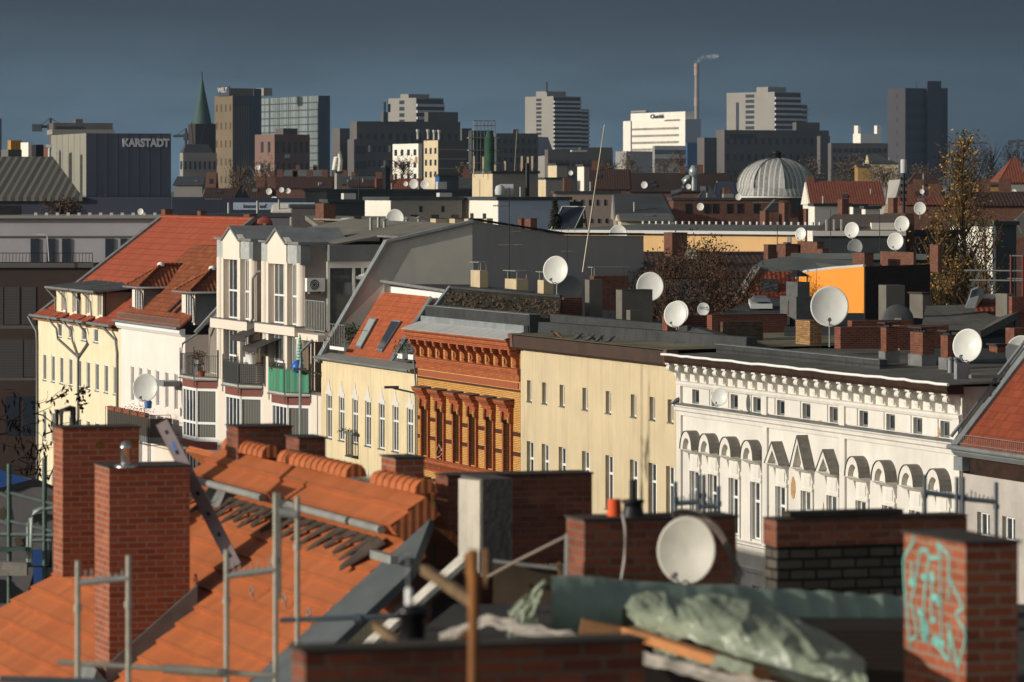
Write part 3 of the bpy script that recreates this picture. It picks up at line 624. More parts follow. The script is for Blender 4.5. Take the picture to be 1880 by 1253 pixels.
# bays with balconies
bays=[(336,360),(414.6,441),(499.7,527)]
M_bal=plain('balcony_slab',A(190,184,172,.8),.8)
for k,(a,b) in enumerate(bays):
    x0=H.x(a,-1.0); x1=H.x(b,-1.0); x2=x1+.95; xl=x0-.9
    pl=[(xl,0),(x0,-.95),(x1,-.95),(x2,0)]
    def ring(mb,z0,z1,g=0):
        p=[(xl-g,0),(x0-g*.5,-.95-g),(x1+g*.5,-.95-g),(x2+g,0)]; mb.slab([(q[0],q[1],z1) for q in p],V((0,0,z0-z1)))
    bo=None
    for zt in(15.92,12.42,8.9):
        mb=MB(); ring(mb,zt-.45,zt,.08); bd=mb.build('bay_band',M_band,H.r)
        z1=zt-.45; z0=zt-3.5
        mb=MB(); ring(mb,z0+.02,z1,-.03); bc=mb.build('bay_core',M_curt,H.r)
        fr=MB()
        for p,q,n in(((x0,-.95),(x1,-.95),4),((x1,-.95),(x2,0),1),((xl,0),(x0,-.95),1)):
            p=V((*p,0)); q=V((*q,0)); d=(q-p); nn=V((d.y,-d.x,0)).normalized(); L=d.length; u=d.normalized()
            for i in range(n+1):
                c=p.lerp(q,i/n); fr.obox(c+V((0,0,(z0+z1)/2)),u*.07,nn*.05,(0,0,(z1-z0)/2))
            for zc,h_ in((z0+.12,.12),(z1-.08,.08),(z0+1.05,.07)): fr.obox(p.lerp(q,.5)+V((0,0,zc)),u*(L/2),nn*.045,(0,0,h_))
        fr.build('bay_frame',M_frame,bc)
        gl=MB()
        for i in range(4):
            c=x0+(x1-x0)*(i+.5)/4; w_=(x1-x0)/8-.08; gl.box(c-w_,c+w_,-.945,-.935,z0+.25,z0+.98); gl.box(c-w_,c+w_,-.945,-.935,z0+1.13,z1-.17)
        gl.build('pane',M_glass,bc)
    mb=MB(); ring(mb,15.93,16.12,.2); mb.build('balcony_slab',M_bal,H.r)
    mb=MB(); ring(mb,15.92,15.99,.3); mb.build('slab_edge',M_lead,H.r)
    mb=MB(); p=[(xl-.15,-.1),(x0-.1,-1.15),(x1+.1,-1.15),(x2+.3,-.05)]; railing(mb,p,16.1,17.35,.14); 
    for q in p: mb.tube([(q[0],q[1],15.6),(q[0],q[1],17.7)],.03,6)
    mb.build('balcony_railing',M_rail,H.r)
    ctr=H.world(((x0+x1)/2,-.5,0)); ZB=16.12
    if k==0:
        for j,(dx,yy,zz,rr,mm,nm,lb) in enumerate(((1.2,-.9,17.35,.55,M_dry,'planted_box','dry brown grasses in a box on the left balcony railing'),(.2,-.7,16.9,.4,M_dry,'shrub','withered shrub on the leftmost balcony behind the railing'))):
            p=H.world((x1+dx-1,yy,zz)); l=MB(); leafball(l,p,rr,200,.09,zs=.6); o=tag(l.build(nm,mm),lb,'plant'); MB().obox(p-V((0,0,.35)),XA*.5,YA*.14,(0,0,.12)).build('box',M_dzinc,o)
        p=H.world((x1+.3,-.75,ZB)); tag(MB().lathe([(.16,0),(.24,.35),(.26,.36)],p,10).build('flower_pot',M_terra),'terracotta flower pot on the leftmost balcony floor','pot')
    if k==1:
        M_weave=striped('woven_screen',A(126,122,114,.6),A(64,62,58,.6),.09,.6,1,bmp=.5)
        mb=MB()
        for p,q in(((x0-.05,-1.1),(x1+.05,-1.1)),((x1+.05,-1.1),(x2+.2,-.1))): mb.slab([(p[0],p[1],16.2),(q[0],q[1],16.2),(q[0],q[1],17.3),(p[0],p[1],17.3)],.02)
        mb=MB().slab([(x0-.05,-1.1,16.2),(x1+.05,-1.1,16.2),(x1+.05,-1.1,17.3),(x0-.05,-1.1,17.3)],.02); tag(bpy.data.objects.new('x',None) and mb.build('privacy_screen',M_weave,loc=H.O,rotz=ROT),'grey woven screen along the front of the middle balcony','screen')
        mb=MB().slab([(x1+.06,-1.1,16.2),(x2+.2,-.15,16.2),(x2+.2,-.15,17.3),(x1+.06,-1.1,17.3)],.02); tag(mb.build('privacy_screen',M_weave,loc=H.O,rotz=ROT),'grey woven screen on the angled side of the middle balcony','screen')
        for j,(dx,lb) in enumerate(((.15,'white tapered pot on the middle balcony, nearer the towel'),(-.75,'white tapered pot on the middle balcony, left of another pot'))):
            p=H.world((x2+dx,-.5+.12*j-.1,17.3)); o=tag(MB().lathe([(.2,0),(.29,.5),(.31,.52)],p,12).build('plant_pot',M_frame),lb,'pot'); l=MB(); leafball(l,p+V((0,0,.55)),.22,40,.07); l.build('plant',M_green,o)
        p=H.world((x1-.6,-.8,16.12)); o=thing('garden_chair','white metal garden chair on the middle balcony','chair',p,ROT); mb=MB(); mb.box(-.25,.25,-.25,.25,.44,.48); mb.build('seat',M_frame,o); MB().box(-.25,.25,.2,.24,.48,1.5).build('backrest',M_frame,o)
        for sx_ in(-1,1):
            for sy_ in(-1,1): MB().tube([(.22*sx_,.22*sy_,0),(.22*sx_,.22*sy_,.44)],.02,6).build('leg',M_frame,o)
        p=H.world((x2+.25,-.08,16.25)); tag(MB().obox(p+V((0,0,.55)),XA*.03,YA*.3,(0,0,.55)).build('towel',striped('striped_towel',A(200,190,180,.7),A(110,106,100,.6),.12,.5,1)),'pale striped towel hung at the right end of the middle balcony','towel')
    if k==2:
        M_str=striped('green_striped_cloth',A(70,170,132,.8),A(96,110,84,.75),.23,.62,var=.3)
        mb=MB(); pp=[(x0-.05,-1.17),(x1+.12,-1.17)]
        def wavy(p,q,u,v): 
            d=V((q[0]-p[0],q[1]-p[1],0)); nn=V((d.y,-d.x,0)).normalized(); b_=V((p[0],p[1],0))+d*u+nn*(.03+.03*math.sin(u*d.length*14)); return b_+V((0,0,16.15+1.2*v))
        mb.grid(lambda u,v: wavy(pp[0],pp[1],u,v),40,3); tag(mb.build('balcony_cloth',M_str,loc=H.O,rotz=ROT),'green striped privacy cloth along the front of the right balcony','cloth')
        mb=MB(); mb.grid(lambda u,v: wavy((x1+.13,-1.15),(x2+.3,-.12),u,v),24,3); tag(mb.build('balcony_cloth',M_str,loc=H.O,rotz=ROT),'green striped cloth on the angled side of the right balcony','cloth')
        p=H.world((x2-.2,-.5,16.12)); o=thing('folded_parasol','closed green and white striped parasol on the right balcony','parasol',p); MB().tube([(0,0,0),(0,0,3.0)],.03,8).build('pole',M_frame,o)
        MB().lathe([(.14,1.5),(.2,1.7),(.12,2.6),(.03,3.1)],(0,0,0),10).build('canopy',striped('parasol_stripe',A(60,170,140,.8),A(220,220,210,.8),.16,.5,1),o)
        p=H.world((x2+.1,-.7,17.5)); tag(MB().lathe([(.1,-.3),(.3,-.2),(.34,.1),(.2,.3),(.05,.4)],p,12).build('blue_bag',plain('blue_plastic',A(40,110,190,.8),.4)),'bright blue plastic bag hanging by the closed striped parasol','bag')
        p=H.world((x0+.6,-1.0,17.4)); l=MB(); leafball(l,p,.4,120,.09); o=tag(l.build('planted_box',M_green),'green and dry plants in a box left of the striped cloth','plant'); MB().obox(p-V((0,0,.3)),XA*.4,YA*.14,(0,0,.12)).build('box',M_terra,o)
# awnings between the towers
M_awn=striped('grey_awning',A(84,80,76,.6),A(70,66,62,.6),.2,.5)
a=H.at(424,628,-1.0); b=H.at(480,606,.9)
for k,(dz,lb) in enumerate(((0,'grey folding awning between the two gabled towers, upper one'),(-.6,'grey folding awning under another awning between the towers'))):
    A0=H.at(424 if not k else 446,616,-1.0); B0=H.at(452 if not k else 470,620,-1.0); mb=MB(); mb.slab([A0+V((0,0,dz)),V((A0.x+3.2,-1.0,A0.z+dz)),V((A0.x+3.2,.9,A0.z+.75+dz)),V((A0.x,.9,A0.z+.75+dz))],.04); mb.box(A0.x,A0.x+3.2,-1.03,-.98,A0.z+dz-.28,A0.z+dz)
    tag(mb.build('awning',M_awn,loc=H.O,rotz=ROT),lb,'awning')
# roof, terrace, air conditioner
xt=H.x(542.8)+.8
mb=MB(); mb.slab([(H.x(396),1.6,23.95),(xt+.3,1.6,23.95),(xt+.3,8,25.1),(H.x(396),8,25.2)],.1); mb.slab([(xt+.305,4.2,24.45),(W-.1,4.2,24.45),(W-.1,8,25.1),(xt+.305,8,25.1)],.1)
mb.slab([(H.x(396)-8,8.005,25.18),(W-.1,8.005,25.08),(W-.1,13,24.6),(H.x(396)-8,13,24.6)],.1); mb.build('roof',plain('grey_roof_felt',A(146,142,130,.62),.9,var=.2,scale=.6),H.r)
mb=MB(); mb.slab([(H.x(340)+.4,.4,18.5),(H.x(340)+.75,.4,18.5),(H.x(396)+.2,2.2,22.4),(H.x(396)-.2,2.2,22.4)],.2); mb.build('verge_flashing',M_zinc,H.r)
MB().box(xt+.0,xt+.04,1.5,4.0,19.3,22.7).build('terrace_glazing',M_glass,H.r)
for y in(1.5,2.9,3.4,4.2): MB().box(xt-.05,xt+.1,y,y+.16,19.3,22.7).build('door_post',M_frame,H.r)
MB().box(xt-.05,xt+.11,1.5,4.4,22.7,23.05).build('door_head',M_frame,H.r)
MB().box(xt-.05,xt+.5,1.52,4.6,23.06,23.95).build('zinc_fascia',M_dzinc,H.r)
MB().box(xt-.5,W-.3,-.1,5.2,18.9,19.25).build('terrace_slab',M_wg,H.r)
mb=MB(); railing(mb,[(xt+.1,.3),(W-.4,.3)],19.4,21.0,.3,.03,.03); mb.build('terrace_railing',M_steel,H.r)
mb=MB(); mb.slab([(xt+.2,3.2,22.3),(xt+1.6,3.2,22.2),(xt+1.6,5,22.4),(xt+.2,5,22.9)],.05); tag(mb.build('awning',M_frame,loc=H.O,rotz=ROT),'white scalloped awning over the roof terrace beside the grey gable','awning')
xe=H.x(542.8)+.75+.06; p=H.at(575,523,.9); o=thing('air_conditioner','white air conditioner unit on the grey side wall of the right tower','air conditioner',H.world((xe,.35,p.z-.35)),ROT)
MB().box(0,.38,-.05,.95,0,.72).build('casing',M_frame,o); Rm=Matrix.Rotation(math.pi/2,3,'Y')
MB().lathe([(.3,0),(.3,.02),(.02,.03)],(.385,.35,.37),20,mat=Rm).build('fan_grille',M_black,o); mb=MB(); 
for r_ in(.1,.19,.28): mb.tube([(.43,.35+r_*math.cos(t*.5236),.37+r_*math.sin(t*.5236)) for t in range(13)],.012,4)
mb.build('fan_guard',M_frame,o)
for yy in(.1,.75): MB().box(-.02,.36,yy,yy+.06,-.12,-.005).build('bracket',M_steel,o)
downpipe(H.r,[H.at(480,498,-.02),H.at(472,500,-.1),H.at(464,512,-.1),H.at(464,585,-.1),H.at(452,605,-.1)],.07,M_dzinc)
downpipe(H.r,[(W-.6,-.3,19),(W-.7,-.9,18.4),(W-.75,-.95,17.6),(W-.75,-.95,8)],.08,M_zinc)
downpipe(H.r,[(.5,.6,18.4),(.2,-.2,17.8),(.25,-.3,17.2),(.25,-.3,16.3)],.06,M_zinc)
# dark firewall gable
M_fw=stucco('firewall_grey',A(190,186,174,.9),.1,.12,bmp=.2); M_fwd=stucco('rear_firewall_grey',A(158,154,150,.95),.08,.1,bmp=.15)  # rear firewall gets a somewhat darker grey than the front one
def xpoly(pts,th,x): return MB().slab([(x,y,z) for y,z in pts],V((-th,0,0)))
MB().slab([(W+.1+.11*y,y,z) for y,z in ((.2,17),(8.0,17),(8.0,25.25),(3.4,24.2),(.2,18.7))],V((-.35,0,0))).build('firewall',M_fw,H.r)
mb=MB()
for (y0,z0),(y1,z1) in(((-.3,17.9),(3.4,24.25)),((3.4,24.25),(8.0,25.3))): mb.slab([(W-.35+.11*y0,y0,z0),(W+.28+.11*y0,y0,z0),(W+.28+.11*y1,y1,z1),(W-.35+.11*y1,y1,z1)],.14)
mb.build('firewall_coping',M_zinc,H.r)
mb=MB(); mb.slab([(W+.98,8.01,17),(W-1.0,18.3,17),(W-1.0,18.3,24.4),(W-.2,13.6,24.45),(W+.98,8.01,25.25)],V((-.35,-.03,0))); mb.build('rear_firewall',M_fwd,H.r)
mb=MB(); 
for (x0,y0,z0),(x1,y1,z1) in(((W+.98,8,25.3),(W-.2,13.6,24.5)),((W-.2,13.6,24.5),(W-1.0,18.3,24.45))): mb.slab([(x0+.12,y0,z0),(x1+.12,y1,z1),(x1-.5,y1,z1),(x0-.5,y0,z0)],-.1)
mb.build('rear_coping',M_black,H.r)
HT=H

# ================================================================ pinkish white house with hipped tile dormers
H=House(222,340,'pink_apartment_house','pinkish white rendered house with two hipped pantile dormers','house'); W=H.W
M_pink=stucco('pinkish_stucco',A(232,218,208,.9),.07,.08,bmp=.12); M_pan=tiles('weathered_pantile',A(160,88,54,.78),.36,.26,.4,moss=.35,joint=.7,bmp=1.2)
wx=[H.x(p) for p in(240,255,270.6,286,302.8,319.5)]
holes=[(x,x+.9,13.75,15.95) for x in wx]+[(x,x+.9,10,12.2) for x in wx]+[(x,x+.9,6,8.2) for x in wx]
mb=MB(); wallholes(mb,0,W-.01,0,18.3,holes,.24); body(mb,W-.01,11,18.3); H.part(mb,'wall',M_pink)
for h in holes: window(H.r,*h,depth=.1,kind='tall',fm=M_frame,gm=M_cg)
mb=MB(); mb.ext([(0,18.15),(-.2,18.2),(-.35,18.4),(-.35,18.62),(0,18.66)],'x',-.1,W); mb.build('cornice',M_frame,H.r)
mb=MB(); mb.tube([(-.2,-.48,18.68),(W,-.48,18.68)],.09,8); mb.build('gutter',M_dzinc,H.r)
mb=MB()
for i in range(90): x=.2+i*(W-.4)/90; mb.tube([(x,-.25,18.8),(x,-.3,19.2)],.008,4)
for zz in(18.85,19.2): mb.tube([(.2,-.28,zz),(W-.2,-.28,zz)],.012,5)
mb.build('snow_guard',M_steel,H.r)
mb=MB(); mb.slab([(0,-.4,18.68),(W-.1,-.4,18.68),(W-.1,4.6,23.4),(0,4.6,23.4)],.12); mb.slab([(0,4.6,23.4),(W-.1,4.6,23.4),(W-.1,10,23.3),(0,10,23.3)],.12); mb.build('tiled_roof',M_pan,H.r)
for y0 in(.5,1.1): pass
for px,wd in((259,3.7),(353.5-26+26,3.9)):
    xr=H.x(px,.3); xl=xr-wd; o=MB(); z0=18.9; ze=20.85
    o.box(xl+.35,xr-.35,.55,4,z0,ze); do=o.build('dormer',M_dzinc,H.r)
    MB().slab([(xl+.3,.52,z0),(xr-.32,.52,z0),(xr-.32,.52,ze),(xl+.3,.52,ze)],.03).build('dormer_front',M_wg,do)
    window(do,xr-2.35,xr-.55,z0+.15,ze-.1,depth=.5,kind='three',fm=M_frame,gm=M_glass,name='dormer_window')
    r=MB(); xm=(xl+xr)/2; zr=22.15; A_=(xl,.15,ze);B_=(xr,.15,ze);C_=(xr,4.6,ze);D_=(xl,4.6,ze);E=(xm,2.0,zr);F_=(xm,4.6,zr)
    r.slab([A_,B_,E],.1); r.slab([B_,C_,F_,E],.1); r.slab([D_,A_,E,F_],.1); r.build('dormer_roof',M_pan,do)
    rc=MB()
    for p,q in((A_,E),(B_,E),(E,F_)): rc.tube([V(p)+V((0,0,.06)),V(q)+V((0,0,.06))],.11,6)
    rc.build('ridge_tiles',M_pan,do); MB().lathe([(.25,-.1),(.22,.1),(.1,.16)],(xm,2.0,zr+.05),8).build('ridge_mortar',M_frame,do)
    g=MB(); g.tube([(xl-.1,.05,ze-.04),(xr+.1,.05,ze-.04),(xr+.1,3.2,ze-.04)],.07,6); g.build('dormer_gutter',M_dzinc,do); downpipe(do,[(xr+.05,.1,ze-.1),(xr-.1,.4,ze-.4),(xr-.1,.45,z0+.1)],.05,M_dzinc)
mb=MB()
for i in range(3): y=1.2; x=H.x(300)+i*1.1; mb.slab([(x,.3,19.4),(x+.5,.3,19.4),(x+.5,2.6,21.6),(x,2.6,21.6)],.08)
for i in range(2): MB().slab([(H.x(296)+i*1.6,.4,19.52),(H.x(296)+i*1.6+.6,.4,19.52),(H.x(296)+i*1.6+.6,2.8,21.8),(H.x(296)+i*1.6,2.8,21.8)],.08).build('roof_hatch',M_black,H.r)
# big corner balcony with satellite dish, pots
xa=H.x(197,-2.2); xb=H.x(276,-2.2); 
M_bam=striped('bamboo_screen',A(104,92,78,.55),A(70,62,54,.55),.05,.6)
mb=MB(); mb.slab([(xa,-2.2,12.3),(xb,-2.2,12.3),(W+.2,-.8,12.3),(W+.2,0,12.3),(xa+.3,0,12.3)],V((0,0,-.35))); mb.build('balcony_slab',M_dzinc,H.r)
for (x0,y0),(x1,y1) in(((xa,-2.2),(xb,-2.2)),((xb+.01,-2.2),(W+.1,-.82))): MB().slab([(x0,y0,12.3),(x1,y1,12.3),(x1,y1,13.4),(x0,y0,13.4)],.04).build('balcony_screen',M_bam,H.r)
mb=MB(); railing(mb,[(xa,-2.3),(xb,-2.3),(W+.1,-.9)],11.8,13.6,.5,.015,.02); mb.build('balcony_railing',M_rail,H.r)
for k in range(5):
    p=H.world((xa+.8+k*2.0,-2.05+.02*k,13.5)); o=tag(MB().obox(p,XA*.85,YA*.13,(0,0,.13)).build('window_box',M_terra),['terracotta flower box at the far left end of the big corner balcony','second terracotta flower box from the left on the corner balcony','terracotta flower box in front of the large balcony dish','terracotta flower box right of the large balcony dish','terracotta flower box nearest the bay on the corner balcony'][k],'flower box','flower boxes on the corner balcony')
    if k>2: l=MB(); leafball(l,p+V((0,0,.3)),.7,70,.07,zs=.4); l.build('plant',M_green,o)
p=H.world(H.at(272,744,-2.0)); tag(MB().lathe([(.2,-.2),(.24,.2),(.1,.3)],p,10).build('watering_can',plain('blue_plastic',A(40,110,190,.8),.4)),'blue watering can at the foot of the large balcony dish','can')
p=H.world(H.at(309,704,-.6)); o=MB(); o.obox(p,XA*1.0,YA*.5,(0,0,.16)); tag(o.build('rolled_awning',M_zinc),'grey rolled-up awning on the pinkish wall above the balcony','awning')
MB().box(H.x(286),W,-.02,0,0,11.6).build('shaded_panel',M_wg,H.r)

# ================================================================ cream yellow house with twin flat dormers and big red roof
H=House(70,222,'cream_corner_house','long cream yellow house with flat zinc twin dormers under a big red tile roof','house'); W=H.W
M_cream=stucco('cream_yellow_stucco',A(236,222,188,.82),.09,.13,bmp=.12); M_rtile=tiles('red_roof_tile',A(170,84,58,.82),.6,.3,.22,joint=.5)
wx=[H.x(p) for p in(79,94.5,110,126.6,142.7,158.8,174.9,191.7,208.4)]; dx=[H.x(p) for p in(106,126,150,172)]
holes=[(x,x+1.08,13.95,15.72) for x in wx]+[(x,x+1.08,9.9,11.9) for x in wx]+[(x,x+1.08,6,8) for x in wx]+[(x,x+1.3,17.05,17.95) for x in dx]
mb=MB(); wallholes(mb,0,W-.01,0,18.1,holes,.26); body(mb,W-.01,11,18.1); H.part(mb,'wall',M_cream)
for h in holes: window(H.r,*h,depth=.1,kind='plain',fm=M_frame,gm=M_cg); MB().box(h[0]-.05,h[1]+.05,-.06,.1,h[2]-.07,h[2]).build('window_sill',M_dzinc,H.r)
mb=MB(); mb.slab([(.3,.2,18.5),(W,.2,18.5),(W,8.6,24.9),(.3,8.6,24.9)],.15); mb.slab([(W,8.6,24.9),(W,16,20),(.3,16,20),(.3,8.6,24.9)][::-1],-.15); mb.build('tiled_roof',M_rtile,H.r)
mb=MB()
for (y0,z0),(y1,z1) in(((-.3,18.3),(8.6,25.1)),): mb.slab([(-.25,y0,z0),(.55,y0,z0),(.55,y1,z1),(-.25,y1,z1)],.3)
mb.build('verge_coping',M_lead,H.r)
mb=MB(); mb.slab([(W-.25,2.5,20.5),(W+.15,2.5,20.5),(W+.15,8.6,25.15),(W-.25,8.6,25.15)],.25); mb.build('right_verge',M_lead,H.r)
mb=MB(); mb.tube([(.3,8.6,24.98),(W,8.6,24.98)],.16,8); mb.build('ridge_tiles',M_rtile,H.r)
segs=[(60,98),(100,110),(118,141),(145,157),(166,206)]
for a,b in segs:
    x0=H.x(a,-.4); x1=H.x(b,-.4); mb=MB(); mb.slab([(x0,-.5,18.3),(x1,-.5,18.3),(x1,.35,18.75),(x0,.35,18.75)],.1); mb.build('eave_tiles',M_rtile,H.r)
    mb=MB(); mb.tube([(x0-.1,-.58,18.3),(x1+.1,-.58,18.3)],.1,8); mb.build('gutter',M_dzinc,H.r); MB().box(x0,x1,-.4,0,18.02,18.12).build('soffit',M_wood,H.r)
for (a,b),rr in(((105,140),0),((150,187),1)):
    x0=H.x(a,.25)-.3; x1=H.x(b,.25)+.2; mb=MB(); hs=[(x+.0,x+1.3,18.75,20.15) for x in dx[2*rr:2*rr+2]]; wallholes(mb,x0,x1,18.4,20.3,hs,.2,y=.25); do=mb.build('dormer_front',M_cream,H.r)
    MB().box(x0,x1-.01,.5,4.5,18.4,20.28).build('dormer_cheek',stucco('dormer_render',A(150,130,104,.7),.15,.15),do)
    for h in hs: window(do,*h,depth=.42,kind='tall',fm=M_frame,gm=M_cg,name='dormer_window')
    mb=MB(); mb.slab([(x0-.4,-.3,20.33),(x1+.35,-.3,20.33),(x1+.35,4.2,20.85),(x0-.4,4.2,20.85)],.1); mb.build('dormer_roof',M_dzinc,do); mb=MB()
    for i in range(6): x=x0-.3+i*(x1-x0+.5)/5; mb.tube([(x,-.3,20.36),(x,4.2,20.88)],.03,4)
    mb.build('standing_seam',M_dzinc,do); mb=MB(); mb.tube([(x0-.5,-.38,20.3),(x1+.45,-.38,20.3)],.09,8); mb.build('dormer_gutter',M_dzinc,do); MB().box(x0-.3,x1+.3,-.2,.24,20.15,20.22).build('soffit',M_wood,do)
    for x in(x0-.2,(x0+x1)/2): downpipe(do,[(x,-.38,20.2),(x+.4,.1,19.6),(x+.42,.15,18.6)],.06,M_pipe)
xc=H.x(146)
for a in(H.x(104),H.x(131),H.x(158)): downpipe(H.r,[(a,-.58,18.2),(a+.8,-.2,17.6),(a+.9,-.12,16.9),(xc,-.1,15.9)],.07,M_pipe)
downpipe(H.r,[(xc,-.1,16.2),(xc,-.1,6)],.075,M_pipe); downpipe(H.r,[(W-2.8,-.58,18.2),(W-1.0,-.12,17.4),(W-.7,-.1,16.6),(W-.7,-.1,6)],.08,M_pipe); downpipe(H.r,[(-.6,-.58,18.2),(.05,-.15,17.2),(.1,-.1,16.4),(.1,-.1,6)],.08,M_pipe)
HC=H
# ================================================================ near side of the street: orange tiled roof, chimneys, building site
CN=16.8; HN=-4.1; PIT=math.radians(40)
def Yn(px): return FL*CN/(px-CX+VP)
NO=V(((430-CX)*Yn(430)/FL,Yn(430),0)); NN=-YA*math.sin(PIT)+V((0,0,math.cos(PIT)))
R0=V(((430-CX)*Yn(430)/FL,Yn(430),CZ+HN))
def rhit(px,py,off=0):
    d=V(((px-CX)/FL,1,-(py-HZ)/FL)); t=NN.dot(R0+NN*off-V((0,0,CZ)))/NN.dot(d); return V((0,0,CZ))+d*t
def nloc(p): q=p-NO; return V((q.dot(XA),q.dot(YA),q.z))
def slope(x,y,off=0): # local point on the roof plane
    return V((x,y-off*math.sin(PIT),R0.z+y*math.tan(PIT)+off*math.cos(PIT)))
def nw(l): return NO+XA*l[0]+YA*l[1]+V((0,0,l[2]))
M_ot=tiles('new_orange_tile',A(188,108,64,.86),.34,.30,.16,joint=.22,bmp=.55,grooves=3,rough=.6)
HN_=thing('orange_tiled_house','house with a new orange tiled roof seen from above, brick chimneys along its ridge','house',NO,ROT)
XV=10.4; ROW=.34*math.cos(PIT)
mb=MB(); k=0; y=-.35
while y>-10:
    y1=y-ROW; xa,xb=1.1*y-.3,1.1*y1-.3; nseg=1
    mb.poly([slope(xb,y1,.045),slope(XV,y1,.045),slope(XV,y,.0),slope(xa,y,.0)])
    mb.poly([slope(xb,y1,.045),slope(xb,y1,.0),slope(XV,y1,.0),slope(XV,y1,.045)])
    y=y1
mb.poly([slope(XV,-.35,0),slope(XV,-10,0),slope(XV,-10,-.3),slope(XV,-.35,-.3)]); mb.build('roof_tiles',M_ot,HN_)
for k in range(3):
    pass
# raised upper strip with its tube gutter
mb=MB(); y=0
for k in range(2):
    y1=y-ROW*.85; mb.poly([slope(1.1*y1*.3-.1,y1,.33),slope(XV+.05,y1,.33),slope(XV+.05,y,.29),slope(-.1,y,.29)]); mb.poly([slope(1.1*y1*.3-.1,y1,.33),slope(1.1*y1*.3-.1,y1,.28),slope(XV+.05,y1,.28),slope(XV+.05,y1,.33)]); y=y1
yl=y; mb.poly([slope(-.5,yl,.3),slope(-.5,yl,.15),slope(XV,yl,.15),slope(XV,yl,.3)]); mb.poly([slope(XV+.05,0,.3),slope(XV+.05,yl,.3),slope(XV+.05,yl,0),slope(XV+.05,0,0)]); mb.build('upper_roof_tiles',M_ot,HN_)
MB().poly([slope(XV,0,.3),slope(XV,0,-.3),slope(-2,0,-.3),slope(-.1,0,.3)]).slab([V((-3,.05,R0.z+.1)),V((XV-1.3,.05,R0.z+.1)),V((XV-1.3,5,R0.z-4)),V((-3,5,R0.z-4))],.1).build('rear_roof',M_ot,HN_)
for a,b in((.0,4.6),(5.2,9.0),(9.15,XV+.1)):
    mb=MB(); mb.tube([slope(a-.3,yl-.06,.3),slope(b-.3,yl-.06,.3)],.055,10); mb.build('tube_gutter',M_steel,HN_)
# ridge caps in runs between chimneys
def caps(x0,x1):
    n=int((x1-x0)/.3)
    for i in range(n):
        x=x0+i*.3; mb=MB(); prof=[(.13*math.cos(math.pi*t/6),.16*math.sin(math.pi*t/6)+R0.z+.3*math.cos(PIT)+.03) for t in range(7)]
        a=[(x,p[0]-.15,p[1]+.0) for p in prof]; b=[(x+.33,p[0]*1.15-.15,(p[1]-R0.z-.26)*1.15+R0.z+.26) for p in prof]
        ia=mb.add(a); ib=mb.add(b)
        for t in range(6): mb.face((ia[t],ib[t],ib[t+1],ia[t+1]),0,True)
        mb.poly(b[::-1]); mb.build('ridge_cap',M_ot,HN_)
caps(.3,2.7); caps(3.5,7.3); caps(8.2,XV)
# lead apron strips below the gutter
M_apron=plain('brown_lead_apron',A(104,92,82,.6),.6,.1,var=.4,scale=5)
x=-.2
while x<XV-1.2:
    w_=ru(.24,.36); L=ru(.34,.5); mb=MB(); y0=yl-.04
    f=lambda u,v: slope(x-.05+u,y0-v*math.cos(PIT)*1.0,.07+.03*math.sin(v*9))
    mb.slab([f(0,0),f(-.25,L*.8),f(-.3,L),f(-.22,L*1.02),f(.02,L*.55),f(w_*.9,L*.22),f(w_+.05,0)][::-1],-.03); mb.build('apron_strip',M_apron,HN_)
    x+=w_+ru(.12,.26)
mb=MB(); mb.slab([slope(XV-.85,yl-.05,.1),slope(XV-.95,yl-.5,.1),slope(XV-.82,yl-.55,.1),slope(XV-.5,yl-.3,.1),slope(XV-.3,yl-.1,.1)],-.03); mb.build('apron_strip',M_apron,HN_)
mb=MB(); a=nloc(rhit(705,1023,.35)); mb.obox(a,V((.45,0,0)),V((0,.05,0)),V((0,0,.05))); mb.build('snow_stop',M_steel,HN_)
# near verge: dark felt flashing
M_vf=plain('verge_felt',A(96,102,104,.72),.85,var=.2,scale=1.2)
mb=MB(); mb.slab([slope(XV+.06,-10,.03),slope(XV+2.3,-10,.03),slope(XV+1.35,-.75,.05),slope(XV+.06,-.1,.05)],.1); mb.build('verge_flashing',M_vf,HN_)
MB().box(-8,XV,-6,6,0,R0.z-5.2).build('wall',M_rough,HN_)
# safety hooks on the tiles
for px,py in((362,1077),(465,1100),(525,1115),(570,1142)):
    p=nloc(rhit(px,py,.06)); mb=MB(); mb.tube([p+V((.07*math.sin(t*.5),-.02,.08-.09*math.cos(t*.5))) for t in range(11)],.01,5); mb.build('roof_hook',M_steel,HN_)

# ---- brick chimneys of the near side
M_c1=brick('chimney_red_brick',A(164,92,62,.8),A(136,70,47,.8),A(166,146,128,.64),w=.26,h=.083,ms=.011,dirt=.3)
M_c2=brick('chimney_dark_brick',A(150,84,60,.76),A(108,58,44,.76),A(134,118,104,.56),w=.26,h=.083,ms=.012,dirt=.5,old=.1)
M_cap=plain('mortar_cap',A(80,72,66,.55),.95,var=.3)
def chimney(name,label,pl,pm,pr,pt,pb,Y,mat,phi=None,zb=None,cap=True,group=None,flash=None,cat='chimney'):
    loc,rz,L,R,h=block(pl,pm,pr,pt,pb,Y,phi,zb); o=thing(name,label,cat,loc,rz,group)
    st=MB().box(-L,0,0,R,0,h).build('stack',mat,o)
    if cap: MB().box(-L-.02,.02,-.02,R+.02,h+.001,h+.02).build('top_course',M_cap,o)
    if flash: MB().box(-L-.03,.03,-.03,R+.03,0,flash).build('flashing',M_lead,o)
    return o,L,R,h
NB='brick_chimney'
oA,LA,RA,hA=chimney(NB,'tall dark red brick chimney with faded yellow painted figures, behind another tall chimney',98,115,256,788,1060,62.5,M_c1)
oB,LB,RB,hB=chimney(NB,'tallest red brick chimney standing on the orange roof, with a steel flue cowl',174,200.6,348.5,860,1246,58.6,M_c1)
